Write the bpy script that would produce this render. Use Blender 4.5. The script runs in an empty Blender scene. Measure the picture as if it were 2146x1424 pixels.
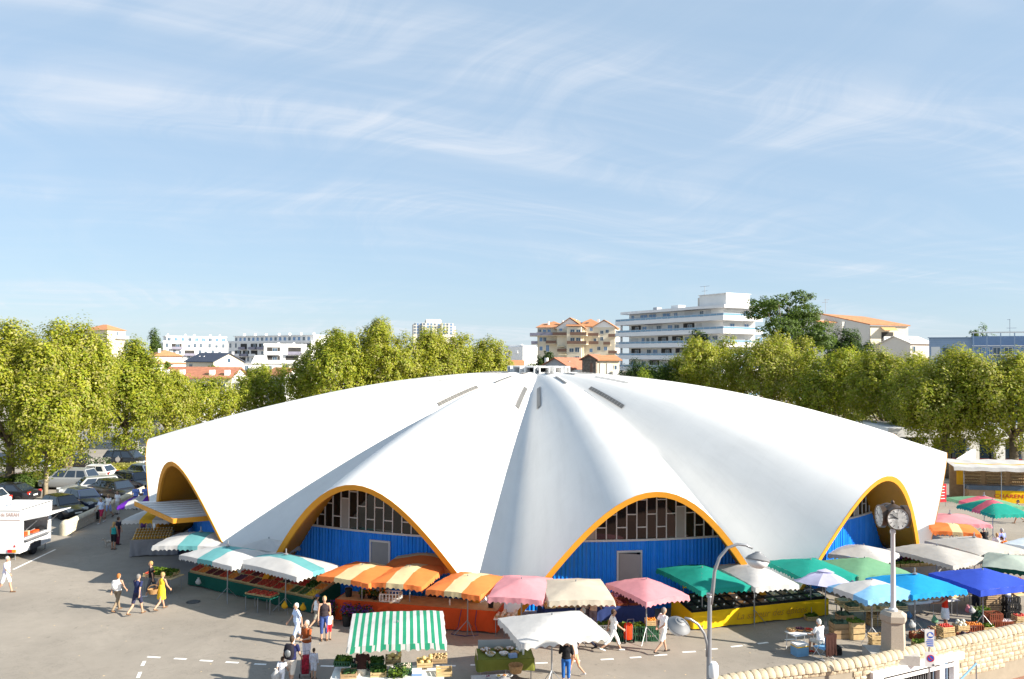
import bpy, bmesh, math, random
from mathutils import Vector, Matrix
R_ = math.radians
rnd = random.Random(7)
SC = bpy.context.scene
COL = SC.collection

# ---------------------------------------------------------------- camera, sky, sun, exposure
CAM_H = 11.34
cam_data = bpy.data.cameras.new('camera'); cam = bpy.data.objects.new('camera', cam_data); COL.objects.link(cam)
cam_data.lens = 28.0; cam_data.sensor_width = 36.0; cam_data.clip_end = 5000; cam_data.clip_start = 0.1
CAM_M = Matrix.Rotation(R_(90 + 1.30), 4, 'X') @ Matrix.Rotation(0.0075, 4, 'Z')
cam.matrix_world = Matrix.Translation((0, 0, CAM_H)) @ CAM_M
SC.camera = cam

SUN_EL = R_(28.0); SUN_AZ = math.atan2(3.0, -1.0)      # azimuth from +Y towards +X
SUN_DIR = Vector((math.sin(SUN_AZ) * math.cos(SUN_EL), math.cos(SUN_AZ) * math.cos(SUN_EL), math.sin(SUN_EL)))
world = bpy.data.worlds.new('World'); SC.world = world; world.use_nodes = True
def build_world():
    nt = world.node_tree; N = nt.nodes; L = nt.links; N.clear()
    out = N.new('ShaderNodeOutputWorld'); bg = N.new('ShaderNodeBackground'); bg.inputs[1].default_value = 0.0715
    sky = N.new('ShaderNodeTexSky'); sky.sky_type = 'NISHITA'; sky.sun_disc = False
    sky.sun_elevation = SUN_EL; sky.sun_rotation = SUN_AZ; sky.altitude = 20; sky.air_density = 1.0; sky.dust_density = 0.3; sky.ozone_density = 2.6
    # the whole sky dome: a touch of milk from high thin cirrus, wisps projected onto a plane high above
    tc = N.new('ShaderNodeTexCoord'); sep = N.new('ShaderNodeSeparateXYZ'); L.new(tc.outputs['Generated'], sep.inputs[0])
    def M(op, a, b=None, c=None):
        n = N.new('ShaderNodeMath'); n.operation = op
        for i, v in enumerate((a, b, c)):
            if v is None: continue
            if isinstance(v, (int, float)): n.inputs[i].default_value = v
            else: L.new(v, n.inputs[i])
        return n.outputs[0]
    zz = M('ADD', M('MAXIMUM', sep.outputs[2], 0.0), 0.10)
    px = M('DIVIDE', sep.outputs[0], zz); py = M('DIVIDE', sep.outputs[1], zz)
    def comb(x, y, z=0.0):
        c = N.new('ShaderNodeCombineXYZ')
        for i, v in enumerate((x, y, z)):
            if isinstance(v, (int, float)): c.inputs[i].default_value = v
            else: L.new(v, c.inputs[i])
        return c.outputs[0]
    def noise(vec, scale, detail, rough, dist=0.0):
        n = N.new('ShaderNodeTexNoise'); n.inputs['Scale'].default_value = scale; n.inputs['Detail'].default_value = detail
        n.inputs['Roughness'].default_value = rough; n.inputs['Distortion'].default_value = dist; L.new(vec, n.inputs['Vector']); return n.outputs['Fac']
    def ramp(v, a, b, lo=0.0, hi=1.0):
        m = N.new('ShaderNodeMapRange'); m.interpolation_type = 'SMOOTHSTEP'; L.new(v, m.inputs[0])
        m.inputs[1].default_value = a; m.inputs[2].default_value = b; m.inputs[3].default_value = lo; m.inputs[4].default_value = hi; return m.outputs[0]
    # slow warp of the cloud plane so that the bands bow
    wx = noise(comb(M('MULTIPLY', px, 0.45), M('MULTIPLY', py, 0.45), 3.0), 1.0, 2, 0.5)
    bx = M('ADD', px, M('MULTIPLY', M('SUBTRACT', wx, 0.5), 1.2)); by = M('ADD', py, M('MULTIPLY', M('SUBTRACT', wx, 0.5), 1.5))
    # long bands, lying across the view and a little askew
    u = M('ADD', M('MULTIPLY', bx, 0.94), M('MULTIPLY', by, 0.34)); v = M('SUBTRACT', M('MULTIPLY', by, 0.94), M('MULTIPLY', bx, 0.34))
    band = noise(comb(M('MULTIPLY', u, 0.20), M('MULTIPLY', v, 1.25), 1.7), 1.0, 4, 0.55)
    # fine hairs running off the bands
    hx = M('ADD', bx, M('MULTIPLY', noise(comb(px, py, 9.0), 0.9, 2, 0.5), 1.5))
    hair = noise(comb(M('MULTIPLY', M('ADD', hx, M('MULTIPLY', by, 0.55)), 4.2), M('MULTIPLY', by, 0.55), 5.0), 1.0, 5, 0.62, 0.3)
    hair2 = noise(comb(M('MULTIPLY', u, 0.9), M('MULTIPLY', v, 6.5), 8.0), 1.0, 6, 0.62, 0.5)
    core = ramp(band, 0.47, 0.70); soft = ramp(band, 0.28, 0.70)
    tex = M('ADD', M('MULTIPLY', ramp(hair, 0.38, 0.72), 0.62), M('MULTIPLY', ramp(hair2, 0.36, 0.72), 0.38))
    cl = M('ADD', M('MULTIPLY', core, M('ADD', M('MULTIPLY', tex, 0.75), 0.12)), M('MULTIPLY', soft, M('ADD', M('MULTIPLY', tex, 0.42), 0.05)))
    cl = M('MINIMUM', M('MULTIPLY', cl, 0.56), 0.66)
    milk = M('ADD', cl, 0.0)
    tint = N.new('ShaderNodeMixRGB'); tint.blend_type = 'MULTIPLY'; tint.inputs[0].default_value = 1.0
    tint.inputs[2].default_value = (1.0, 1.0, 1.0, 1); L.new(sky.outputs[0], tint.inputs[1])
    veil = N.new('ShaderNodeMixRGB'); veil.inputs[0].default_value = 0.72; veil.inputs[2].default_value = (2.72, 3.66, 4.70, 1); L.new(tint.outputs[0], veil.inputs[1])
    mix = N.new('ShaderNodeMixRGB'); L.new(milk, mix.inputs[0]); L.new(veil.outputs[0], mix.inputs[1]); mix.inputs[2].default_value = (4.9, 5.1, 5.45, 1)
    L.new(mix.outputs[0], bg.inputs[0]); L.new(bg.outputs[0], out.inputs[0])
build_world()
sun_d = bpy.data.lights.new('sun', 'SUN'); sun_d.energy = 4.6; sun_d.angle = R_(0.55); sun_d.color = (1.0, 0.925, 0.80)
sun_o = bpy.data.objects.new('sun', sun_d); COL.objects.link(sun_o); sun_o.rotation_euler = SUN_DIR.to_track_quat('Z', 'Y').to_euler(); sun_o.location = (0, -5, 60)
SC.view_settings.view_transform = 'Standard'; SC.view_settings.look = 'None'; SC.view_settings.gamma = 1.0
SC.view_settings.use_curve_mapping = False; SC.view_settings.exposure = 1.36
SC.cycles.max_bounces = 6; SC.cycles.diffuse_bounces = 3; SC.cycles.transparent_max_bounces = 8
SC.cycles.use_denoising = True; SC.cycles.sample_clamp_indirect = 6.0

# ---------------------------------------------------------------- helpers
ORD = ('first', 'second', 'third', 'fourth', 'fifth', 'sixth', 'seventh', 'eighth', 'ninth', 'tenth', 'eleventh', 'twelfth', 'thirteenth', 'fourteenth', 'fifteenth', 'sixteenth', 'seventeenth', 'eighteenth')
def ray(x, y):
    """direction through a point of the 2146 x 1424 photograph"""
    return (CAM_M.to_3x3() @ Vector(((x - 1073) / 1669.0, -(y - 712) / 1669.0, -1.0)))
def at(x, y, z=0.0):
    """where that sight line meets height z"""
    d = ray(x, y); k = (z - CAM_H) / d.z
    return Vector((d.x * k, d.y * k, z))
def atd(x, y, depth):
    """the point on that sight line at a distance depth ahead"""
    d = ray(x, y); k = depth / d.y
    return Vector((d.x * k, depth, CAM_H + d.z * k))
def lin(h, k=1.0):
    if isinstance(h, str):
        h = h.lstrip('#'); c = [int(h[i:i + 2], 16) / 255 for i in (0, 2, 4)]
        c = [(v / 12.92 if v <= 0.04045 else ((v + 0.055) / 1.055) ** 2.4) for v in c]
    else: c = list(h)
    return (c[0] * k, c[1] * k, c[2] * k, 1.0)
MATS = {}
def mat(name, col, rough=0.7, var=0.12, scale=3.0, bump=0.0, bscale=40.0, spec=0.35, metal=0.0, trans=0.0, emit=0.0, detail=6.0, coat=0.0, var2=0.0, scale2=0.4, ior=None):
    if name in MATS: return MATS[name]
    m = bpy.data.materials.new(name); m.use_nodes = True; MATS[name] = m
    nt = m.node_tree; N = nt.nodes; L = nt.links; p = N['Principled BSDF']
    c = lin(col); p.inputs['Roughness'].default_value = rough; p.inputs['Specular IOR Level'].default_value = spec; p.inputs['Metallic'].default_value = metal
    p.inputs['Base Color'].default_value = c
    if ior: p.inputs['IOR'].default_value = ior
    if coat: p.inputs['Coat Weight'].default_value = coat; p.inputs['Coat Roughness'].default_value = 0.05
    tc = N.new('ShaderNodeTexCoord')
    if var > 0:
        no = N.new('ShaderNodeTexNoise'); no.inputs['Scale'].default_value = scale; no.inputs['Detail'].default_value = detail; no.inputs['Roughness'].default_value = 0.62
        L.new(tc.outputs['Object'], no.inputs['Vector'])
        mr = N.new('ShaderNodeMapRange'); mr.inputs[1].default_value = 0.3; mr.inputs[2].default_value = 0.7; mr.inputs[3].default_value = 1 - var; mr.inputs[4].default_value = 1 + var
        L.new(no.outputs['Fac'], mr.inputs[0]); fac = mr.outputs[0]
        if var2 > 0:
            n2 = N.new('ShaderNodeTexNoise'); n2.inputs['Scale'].default_value = scale2; n2.inputs['Detail'].default_value = 4; L.new(tc.outputs['Object'], n2.inputs['Vector'])
            m2 = N.new('ShaderNodeMapRange'); m2.inputs[1].default_value = 0.32; m2.inputs[2].default_value = 0.68; m2.inputs[3].default_value = 1 - var2; m2.inputs[4].default_value = 1 + var2
            L.new(n2.outputs['Fac'], m2.inputs[0]); mm = N.new('ShaderNodeMath'); mm.operation = 'MULTIPLY'; L.new(fac, mm.inputs[0]); L.new(m2.outputs[0], mm.inputs[1]); fac = mm.outputs[0]
        vm = N.new('ShaderNodeVectorMath'); vm.operation = 'SCALE'; vm.inputs[0].default_value = c[:3]; L.new(fac, vm.inputs['Scale']); L.new(vm.outputs[0], p.inputs['Base Color'])
    if bump > 0:
        nb = N.new('ShaderNodeTexNoise'); nb.inputs['Scale'].default_value = bscale; nb.inputs['Detail'].default_value = 5; L.new(tc.outputs['Object'], nb.inputs['Vector'])
        b = N.new('ShaderNodeBump'); b.inputs['Strength'].default_value = bump; b.inputs['Distance'].default_value = 0.03; L.new(nb.outputs['Fac'], b.inputs['Height']); L.new(b.outputs[0], p.inputs['Normal'])
    if emit: p.inputs['Emission Color'].default_value = c; p.inputs['Emission Strength'].default_value = emit
    if trans > 0:      # thin cloth or leaf: some of the light comes through
        t = N.new('ShaderNodeBsdfTranslucent'); t.inputs[0].default_value = c
        if var > 0: L.new(vm.outputs[0], t.inputs[0])
        mx = N.new('ShaderNodeMixShader'); mx.inputs[0].default_value = trans
        L.new(p.outputs[0], mx.inputs[1]); L.new(t.outputs[0], mx.inputs[2]); L.new(mx.outputs[0], N['Material Output'].inputs[0])
    return m
def place(o, name, parent=None, kind=None):
    o.name = name; COL.objects.link(o)
    if parent is not None: o.parent = parent
    if kind: o['kind'] = kind
    return o
def tag(o, label=None, cat=None, group=None, kind=None):
    if label: o['label'] = label
    if cat: o['category'] = cat
    if group: o['group'] = group
    if kind: o['kind'] = kind
    return o
def empty(name, loc, rz=0.0, label=None, cat=None, group=None, scale=1.0):
    o = bpy.data.objects.new(name, None); COL.objects.link(o); o.location = loc; o.rotation_euler = (0, 0, rz); o.scale = (scale,) * 3; o.empty_display_size = 0.2
    return tag(o, label, cat, group)
class MB:
    """collects faces; build() links them as one mesh object"""
    def __init__(s): s.v = []; s.f = []; s.m = []; s.mi = 0
    def add(s, vs, fs):
        b = len(s.v); s.v += [tuple(p) for p in vs]; s.f += [tuple(b + i for i in f) for f in fs]; s.m += [s.mi] * len(fs); return s
    def box(s, c, d, rz=0.0, M=None):
        x, y, z = d[0] / 2, d[1] / 2, d[2] / 2; cs, sn = math.cos(rz), math.sin(rz); vs = []
        for k in (-z, z):
            for (i, j) in ((-x, -y), (x, -y), (x, y), (-x, y)):
                p = Vector((c[0] + i * cs - j * sn, c[1] + i * sn + j * cs, c[2] + k)); vs.append(M @ p if M else p)
        return s.add(vs, [(3, 2, 1, 0), (4, 5, 6, 7), (0, 1, 5, 4), (1, 2, 6, 5), (2, 3, 7, 6), (3, 0, 4, 7)])
    def bx(s, x0, x1, y0, y1, z0, z1): return s.box(((x0 + x1) / 2, (y0 + y1) / 2, (z0 + z1) / 2), (x1 - x0, y1 - y0, z1 - z0))
    def tube(s, a, b, r, r2=None, n=8, cap=True):
        a = Vector(a); b = Vector(b); r2 = r if r2 is None else r2; d = (b - a)
        if d.length < 1e-6: return s
        q = d.to_track_quat('Z', 'Y'); vs = []
        for (p, rr) in ((a, r), (b, r2)):
            for i in range(n):
                t = 2 * math.pi * i / n; vs.append(p + q @ Vector((math.cos(t) * rr, math.sin(t) * rr, 0)))
        fs = [(i, (i + 1) % n, n + (i + 1) % n, n + i) for i in range(n)]
        if cap: fs += [tuple(range(n - 1, -1, -1)), tuple(range(n, 2 * n))]
        return s.add(vs, fs)
    def path(s, pts, r, n=8):
        pts = [Vector(p) for p in pts]; rr = r if isinstance(r, (list, tuple)) else [r] * len(pts); vs = []; up = None
        for i, p in enumerate(pts):
            d = (pts[min(i + 1, len(pts) - 1)] - pts[max(i - 1, 0)]).normalized()
            if up is None: up = d.orthogonal().normalized()
            up = (up - d * up.dot(d)).normalized(); w = d.cross(up)
            for k in range(n):
                t = 2 * math.pi * k / n; vs.append(p + (up * math.cos(t) + w * math.sin(t)) * rr[i])
        fs = [(i * n + k, i * n + (k + 1) % n, (i + 1) * n + (k + 1) % n, (i + 1) * n + k) for i in range(len(pts) - 1) for k in range(n)]
        fs += [tuple(range(n - 1, -1, -1)), tuple((len(pts) - 1) * n + k for k in range(n))]
        return s.add(vs, fs)
    def lathe(s, prof, c=(0, 0, 0), n=16, M=None):
        vs = []
        for (r, z) in prof:
            for k in range(n):
                t = 2 * math.pi * k / n; p = Vector((c[0] + r * math.cos(t), c[1] + r * math.sin(t), c[2] + z)); vs.append(M @ p if M else p)
        fs = [(i * n + k, i * n + (k + 1) % n, (i + 1) * n + (k + 1) % n, (i + 1) * n + k) for i in range(len(prof) - 1) for k in range(n)]
        if prof[0][0] > 1e-5: fs.append(tuple(range(n - 1, -1, -1)))
        if prof[-1][0] > 1e-5: fs.append(tuple((len(prof) - 1) * n + k for k in range(n)))
        return s.add(vs, fs)
    def ball(s, c, r, seg=8, rings=5, M=None):
        rx, ry, rz = r if isinstance(r, (list, tuple)) else (r, r, r); c = Vector(c); vs = [c + Vector((0, 0, -rz))]
        for i in range(1, rings):
            a = -math.pi / 2 + math.pi * i / rings
            for k in range(seg):
                t = 2 * math.pi * k / seg; vs.append(c + Vector((rx * math.cos(a) * math.cos(t), ry * math.cos(a) * math.sin(t), rz * math.sin(a))))
        vs.append(c + Vector((0, 0, rz))); top = len(vs) - 1
        fs = [(0, 1 + (k + 1) % seg, 1 + k) for k in range(seg)]
        for i in range(rings - 2):
            for k in range(seg): a0 = 1 + i * seg; fs.append((a0 + k, a0 + (k + 1) % seg, a0 + seg + (k + 1) % seg, a0 + seg + k))
        b0 = 1 + (rings - 2) * seg
        fs += [(b0 + k, b0 + (k + 1) % seg, top) for k in range(seg)]
        if M: vs = [M @ p for p in vs]
        return s.add(vs, fs)
    def prism(s, pts, z0, z1):
        n = len(pts); vs = [(p[0], p[1], z0) for p in pts] + [(p[0], p[1], z1) for p in pts]
        return s.add(vs, [tuple(range(n - 1, -1, -1)), tuple(range(n, 2 * n))] + [(i, (i + 1) % n, n + (i + 1) % n, n + i) for i in range(n)])
    def grid(s, P, nu, nv, close=False):
        vs = [P(i, j) for j in range(nv) for i in range(nu)]
        return s.add(vs, [(j * nu + i, j * nu + (i + 1) % nu, (j + 1) * nu + (i + 1) % nu, (j + 1) * nu + i) for j in range(nv - 1) for i in range(nu if close else nu - 1)])
    def mesh(s, name, mats, smooth=False, angle=None):
        me = bpy.data.meshes.new(name); me.from_pydata(s.v, [], s.f)
        for m in (mats if isinstance(mats, (list, tuple)) else [mats]): me.materials.append(MATS[m] if isinstance(m, str) else m)
        if any(s.m): me.polygons.foreach_set('material_index', s.m)
        if smooth: me.polygons.foreach_set('use_smooth', [True] * len(s.f))
        me.update()
        if angle: me.set_sharp_from_angle(angle=R_(angle))
        return me
    def build(s, name, mats, parent=None, smooth=False, angle=None, kind=None, loc=None, rz=None):
        o = bpy.data.objects.new(name, s.mesh(name, mats, smooth, angle)); COL.objects.link(o)
        if parent is not None: o.parent = parent
        if kind: o['kind'] = kind
        if loc is not None: o.location = loc
        if rz is not None: o.rotation_euler = (0, 0, rz)
        return o
def inst(name, me, parent=None, loc=(0, 0, 0), rz=0.0, kind=None, scale=None):
    o = bpy.data.objects.new(name, me); COL.objects.link(o); o.location = loc; o.rotation_euler = (0, 0, rz)
    if scale: o.scale = scale
    if parent is not None: o.parent = parent
    if kind: o['kind'] = kind
    return o
def copy_tree(o, parent=None):
    c = o.copy(); COL.objects.link(c); c.parent = parent
    for ch in list(o.children): copy_tree(ch, c)
    return c
def text_mesh(name, body, size, m, parent, M, align='CENTER', shear=0.0, ext=0.004, kind=None, width=None):
    cu = bpy.data.curves.new(name, 'FONT'); cu.body = body; cu.size = size; cu.align_x = align; cu.extrude = ext; cu.shear = shear; cu.resolution_u = 2
    t = bpy.data.objects.new(name + '_curve', cu); COL.objects.link(t)
    me = bpy.data.meshes.new_from_object(t); bpy.data.objects.remove(t); bpy.data.curves.remove(cu); me.name = name
    if width:
        xs = [v.co.x for v in me.vertices]; k = width / max(1e-6, max(xs) - min(xs))
        me.transform(Matrix.Diagonal((k, 1, 1, 1)))
    me.materials.clear(); me.materials.append(MATS[m] if isinstance(m, str) else m)
    me.transform(M)
    o = bpy.data.objects.new(name, me); COL.objects.link(o); o.parent = parent
    if kind: o['kind'] = kind
    return o

# ---------------------------------------------------------------- materials of the place
mat('white_paint', (0.66, 0.66, 0.655), 0.55, 0.015, 1.5, 0.0, var2=0.02, scale2=0.25)
mat('white_metal', (0.74, 0.74, 0.74), 0.45, 0.03, 2.0)
mat('grey_metal', (0.22, 0.23, 0.24), 0.4, 0.05, 3.0, metal=0.3)
mat('steel', (0.30, 0.31, 0.33), 0.42, 0.05, 3.0, metal=0.5)
mat('dark_metal', (0.05, 0.05, 0.055), 0.45, 0.1, 3.0)
mat('black', (0.012, 0.012, 0.013), 0.5, 0.1)
mat('ochre', (0.64, 0.275, 0.018), 0.6, 0.05, 2.0)
mat('cladding_blue', (0.008, 0.25, 0.90), 0.42, 0.08, 2.5, spec=0.4)
mat('door_grey', (0.30, 0.30, 0.31), 0.5, 0.05)
mat('panel_grey', (0.36, 0.34, 0.33), 0.55, 0.06)
mat('frame_grey', (0.62, 0.62, 0.63), 0.4, 0.03)
mat('glass_dark', (0.010, 0.011, 0.013), 0.03, 0.0, spec=0.5, ior=1.5)
mat('skylight_glass', (0.15, 0.145, 0.135), 0.3, 0.35, 14.0)
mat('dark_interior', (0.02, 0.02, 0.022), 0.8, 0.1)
mat('paint_line', (0.78, 0.77, 0.74), 0.7, 0.16, 9.0)
mat('stone_cream', (0.46, 0.385, 0.27), 0.85, 0.14, 5.0, 0.6, 26.0, var2=0.08, scale2=1.3)
mat('stone_pale', (0.58, 0.51, 0.38), 0.85, 0.12, 5.0, 0.5, 26.0)
mat('mortar', (0.30, 0.26, 0.20), 0.9, 0.1)
mat('concrete', (0.40, 0.38, 0.35), 0.85, 0.12, 4.0, 0.4, 60.0)
mat('granite', (0.36, 0.31, 0.25), 0.7, 0.3, 60.0)

def asphalt():
    m = bpy.data.materials.new('asphalt'); m.use_nodes = True; MATS['asphalt'] = m
    nt = m.node_tree; N = nt.nodes; L = nt.links; p = N['Principled BSDF']; p.inputs['Roughness'].default_value = 0.86; p.inputs['Specular IOR Level'].default_value = 0.3
    tc = N.new('ShaderNodeTexCoord')
    def noise(s, d, r=0.6, dist=0.0):
        n = N.new('ShaderNodeTexNoise'); n.inputs['Scale'].default_value = s; n.inputs['Detail'].default_value = d; n.inputs['Roughness'].default_value = r; n.inputs['Distortion'].default_value = dist
        L.new(tc.outputs['Object'], n.inputs['Vector']); return n.outputs['Fac']
    def rng(v, a, b, lo, hi):
        q = N.new('ShaderNodeMapRange'); L.new(v, q.inputs[0]); q.inputs[1].default_value = a; q.inputs[2].default_value = b; q.inputs[3].default_value = lo; q.inputs[4].default_value = hi; return q.outputs[0]
    def mul(a, b):
        q = N.new('ShaderNodeMath'); q.operation = 'MULTIPLY'; L.new(a, q.inputs[0]); L.new(b, q.inputs[1]); return q.outputs[0]
    f = mul(rng(noise(0.16, 6), 0.3, 0.7, 0.80, 1.14), rng(noise(1.6, 6, 0.7), 0.3, 0.7, 0.93, 1.06))
    f = mul(f, rng(noise(45, 3), 0.3, 0.7, 0.88, 1.1))
    f = mul(f, rng(noise(2.2, 3, 0.5, 1.0), 0.66, 0.76, 1.0, 0.70))          # oil and dropped-fruit stains
    # faint repair seams
    vo = N.new('ShaderNodeTexVoronoi'); vo.feature = 'DISTANCE_TO_EDGE'; vo.inputs['Scale'].default_value = 0.12; L.new(tc.outputs['Object'], vo.inputs['Vector'])
    f = mul(f, rng(vo.outputs['Distance'], 0.0, 0.006, 0.965, 1.0))
    v2 = N.new('ShaderNodeTexVoronoi'); v2.inputs['Scale'].default_value = 0.22; v2.inputs['Randomness'].default_value = 1.0; L.new(tc.outputs['Object'], v2.inputs['Vector'])
    f = mul(f, rng(v2.outputs['Color'], 0.0, 1.0, 0.95, 1.05))
    wv = N.new('ShaderNodeTexNoise'); wv.inputs['Scale'].default_value = 0.9; wv.inputs['Detail'].default_value = 7; wv.inputs['Roughness'].default_value = 0.7; L.new(tc.outputs['Object'], wv.inputs['Vector'])
    ab = N.new('ShaderNodeMath'); ab.operation = 'ABSOLUTE'; sb = N.new('ShaderNodeMath'); sb.operation = 'SUBTRACT'; L.new(wv.outputs['Fac'], sb.inputs[0]); sb.inputs[1].default_value = 0.5; L.new(sb.outputs[0], ab.inputs[0])
    gate = rng(noise(0.22, 3), 0.5, 0.6, 1.0, 0.0)
    ck = N.new('ShaderNodeMath'); ck.operation = 'MAXIMUM'; L.new(rng(ab.outputs[0], 0.0, 0.006, 0.62, 1.0), ck.inputs[0]); L.new(gate, ck.inputs[1]); f = mul(f, ck.outputs[0])
    vm = N.new('ShaderNodeVectorMath'); vm.operation = 'SCALE'; vm.inputs[0].default_value = (0.285, 0.253, 0.214); L.new(f, vm.inputs['Scale']); L.new(vm.outputs[0], p.inputs['Base Color'])
    b = N.new('ShaderNodeBump'); b.inputs['Strength'].default_value = 0.35; b.inputs['Distance'].default_value = 0.02; L.new(noise(60, 4), b.inputs['Height']); L.new(b.outputs[0], p.inputs['Normal'])
asphalt()
mat('road_asphalt', (0.20, 0.195, 0.185), 0.88, 0.12, 1.0, 0.2, 50.0, var2=0.1, scale2=0.2)
mat('brick_paving', (0.30, 0.155, 0.105), 0.9, 0.2, 6.0, 0.3, 40.0)

# ---------------------------------------------------------------- ground (with the sunken way behind the stone wall)
WALL_PX = [(1455, 1432), (1545, 1413), (1640, 1399), (1735, 1389), (1820, 1377), (1906, 1358), (1991, 1339), (2077, 1322), (2150, 1307), (2230, 1289), (2330, 1266)]
WALL = [at(x, y, 0.50) for x, y in WALL_PX]
WALL = [Vector((p.x, p.y, 0)) for p in WALL]
d0 = (WALL[1] - WALL[0]).normalized(); d1 = (WALL[-1] - WALL[-2]).normalized()
WALL = WALL + [WALL[-1] + d1 * 4]
def build_ground():
    mb = MB(); xl, xr = WALL[0].x, WALL[-1].x; yb = 8.0
    mb.add([(-900, -120, 0), (xl, -120, 0), (xl, yb, 0), (xl, WALL[0].y, 0), (xl, 1500, 0), (-900, 1500, 0)], [(0, 1, 2, 3, 4, 5)])
    mb.add([(xr, -120, 0), (900, -120, 0), (900, 1500, 0), (xr, 1500, 0), (xr, WALL[-1].y, 0), (xr, yb, 0)], [(0, 1, 2, 3, 4, 5)])
    mb.add([(xl, -120, 0), (xr, -120, 0), (xr, yb, 0), (xl, yb, 0)], [(0, 1, 2, 3)])
    n = len(WALL)
    for i in range(n - 1):
        a, b = WALL[i], WALL[i + 1]; mb.add([(a.x, a.y, 0), (b.x, b.y, 0), (b.x, 1500, 0), (a.x, 1500, 0)], [(0, 1, 2, 3)])
    tag(mb.build('ground', 'asphalt'), kind='structure')
    # lower pavement, sloping down to the left
    mb = MB()
    for i in range(n - 1):
        a, b = WALL[i], WALL[i + 1]; za = -1.55 - 1.5 * max(0, (16.5 - a.x)) / 10; zb = -1.55 - 1.5 * max(0, (16.5 - b.x)) / 10
        mb.add([(a.x, a.y + 0.3, za), (b.x, b.y + 0.3, zb), (b.x, yb, zb), (a.x, yb, za)], [(3, 2, 1, 0)])
    for x, i in ((xl, 0), (xr, -1)):
        mb.add([(x, WALL[i].y, 0), (x, yb, 0), (x, yb, -5), (x, WALL[i].y, -5)], [(0, 1, 2, 3)])
    mb.add([(xl, yb, 0), (xr, yb, 0), (xr, yb, -5), (xl, yb, -5)], [(0, 1, 2, 3)])
    tag(mb.build('lower_pavement', 'brick_paving'), kind='structure')
build_ground()

# ---------------------------------------------------------------- the market hall: a ring of thirteen white concrete lobes
HC = Vector((2.05, 60.4, 0)); HA = 0.091; NL = 13; LP = 2 * math.pi / NL; HR = 26.45; HRC = 27.15; HZ = 10.32; HZC = 5.98
def lobe_g(t):
    t = min(1.0, abs(t)); g = 0.76 * (1 - t * t) + 0.24 * math.cos(math.pi * t / 2) ** 2
    e = 0.07; return (math.sqrt(g * g + e * e) - e) / (math.sqrt(1 + e * e) - e)
def hall_z(s, t):
    zr = HZ - (HZ - HZC) * s ** 1.9; zv = HZ * (1 - s ** 1.62) if s < 1 else -HZ * 1.62 * (s - 1)
    return zv + (zr - zv) * lobe_g(t)
def rim_r(t): return HR + (HRC - HR) * lobe_g(t)
def hall_p(r, th, dz=0.0, z=None, t=None):
    """point at radius r, angle th (0 = towards the camera, positive to the right)"""
    if t is None:
        q = (th + HA) / LP; t = 2 * (q - math.floor(q)) - 1
    zz = hall_z(r / HR, t) if z is None else z
    return Vector((HC.x + r * math.sin(th), HC.y - r * math.cos(th), zz + dz))
def hall_n(r, th):
    e = 0.05; a = hall_p(r + e, th) - hall_p(r - e, th); b = hall_p(r, th + e / r) - hall_p(r, th - e / r)
    n = b.cross(a).normalized()
    return n if n.z > 0 else -n
def shell_mat():
    m = mat('shell_white', (0.66, 0.66, 0.655), 0.6, 0.02, 1.2); nt = m.node_tree; N = nt.nodes; L = nt.links; p = N['Principled BSDF']
    tc = N.new('ShaderNodeTexCoord'); sx = N.new('ShaderNodeSeparateXYZ'); L.new(tc.outputs['Object'], sx.inputs[0])
    def M(op, a, b):
        n = N.new('ShaderNodeMath'); n.operation = op
        for i, v in enumerate((a, b)):
            if isinstance(v, (int, float)): n.inputs[i].default_value = v
            else: L.new(v, n.inputs[i])
        return n.outputs[0]
    ang = M('ARCTAN2', sx.outputs[1], sx.outputs[0]); r = M('SQRT', M('ADD', M('MULTIPLY', sx.outputs[0], sx.outputs[0]), M('MULTIPLY', sx.outputs[1], sx.outputs[1])), 0.0)
    cb = N.new('ShaderNodeCombineXYZ'); L.new(M('MULTIPLY', ang, 42.0), cb.inputs[0]); L.new(M('MULTIPLY', r, 0.22), cb.inputs[1])
    no = N.new('ShaderNodeTexNoise'); no.inputs['Scale'].default_value = 1.0; no.inputs['Detail'].default_value = 6; no.inputs['Roughness'].default_value = 0.65; L.new(cb.outputs[0], no.inputs['Vector'])
    mr = N.new('ShaderNodeMapRange'); L.new(no.outputs['Fac'], mr.inputs[0]); mr.inputs[1].default_value = 0.48; mr.inputs[2].default_value = 0.80; mr.inputs[3].default_value = 1.0; mr.inputs[4].default_value = 0.90
    n2 = N.new('ShaderNodeTexNoise'); n2.inputs['Scale'].default_value = 0.5; n2.inputs['Detail'].default_value = 8; n2.inputs['Roughness'].default_value = 0.7; L.new(tc.outputs['Object'], n2.inputs['Vector'])
    m2 = N.new('ShaderNodeMapRange'); L.new(n2.outputs['Fac'], m2.inputs[0]); m2.inputs[1].default_value = 0.3; m2.inputs[2].default_value = 0.75; m2.inputs[3].default_value = 1.02; m2.inputs[4].default_value = 0.95
    # formwork joints, faint rings round the shell
    jr = M('FRACT', M('MULTIPLY', r, 0.55), 0.0); jm = N.new('ShaderNodeMapRange'); L.new(jr, jm.inputs[0]); jm.inputs[1].default_value = 0.0; jm.inputs[2].default_value = 0.02; jm.inputs[3].default_value = 0.955; jm.inputs[4].default_value = 1.0
    vm = N.new('ShaderNodeVectorMath'); vm.operation = 'SCALE'; vm.inputs[0].default_value = (0.68, 0.675, 0.66); L.new(M('MULTIPLY', M('MULTIPLY', mr.outputs[0], m2.outputs[0]), jm.outputs[0]), vm.inputs['Scale']); L.new(vm.outputs[0], p.inputs['Base Color'])
    return m
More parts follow.
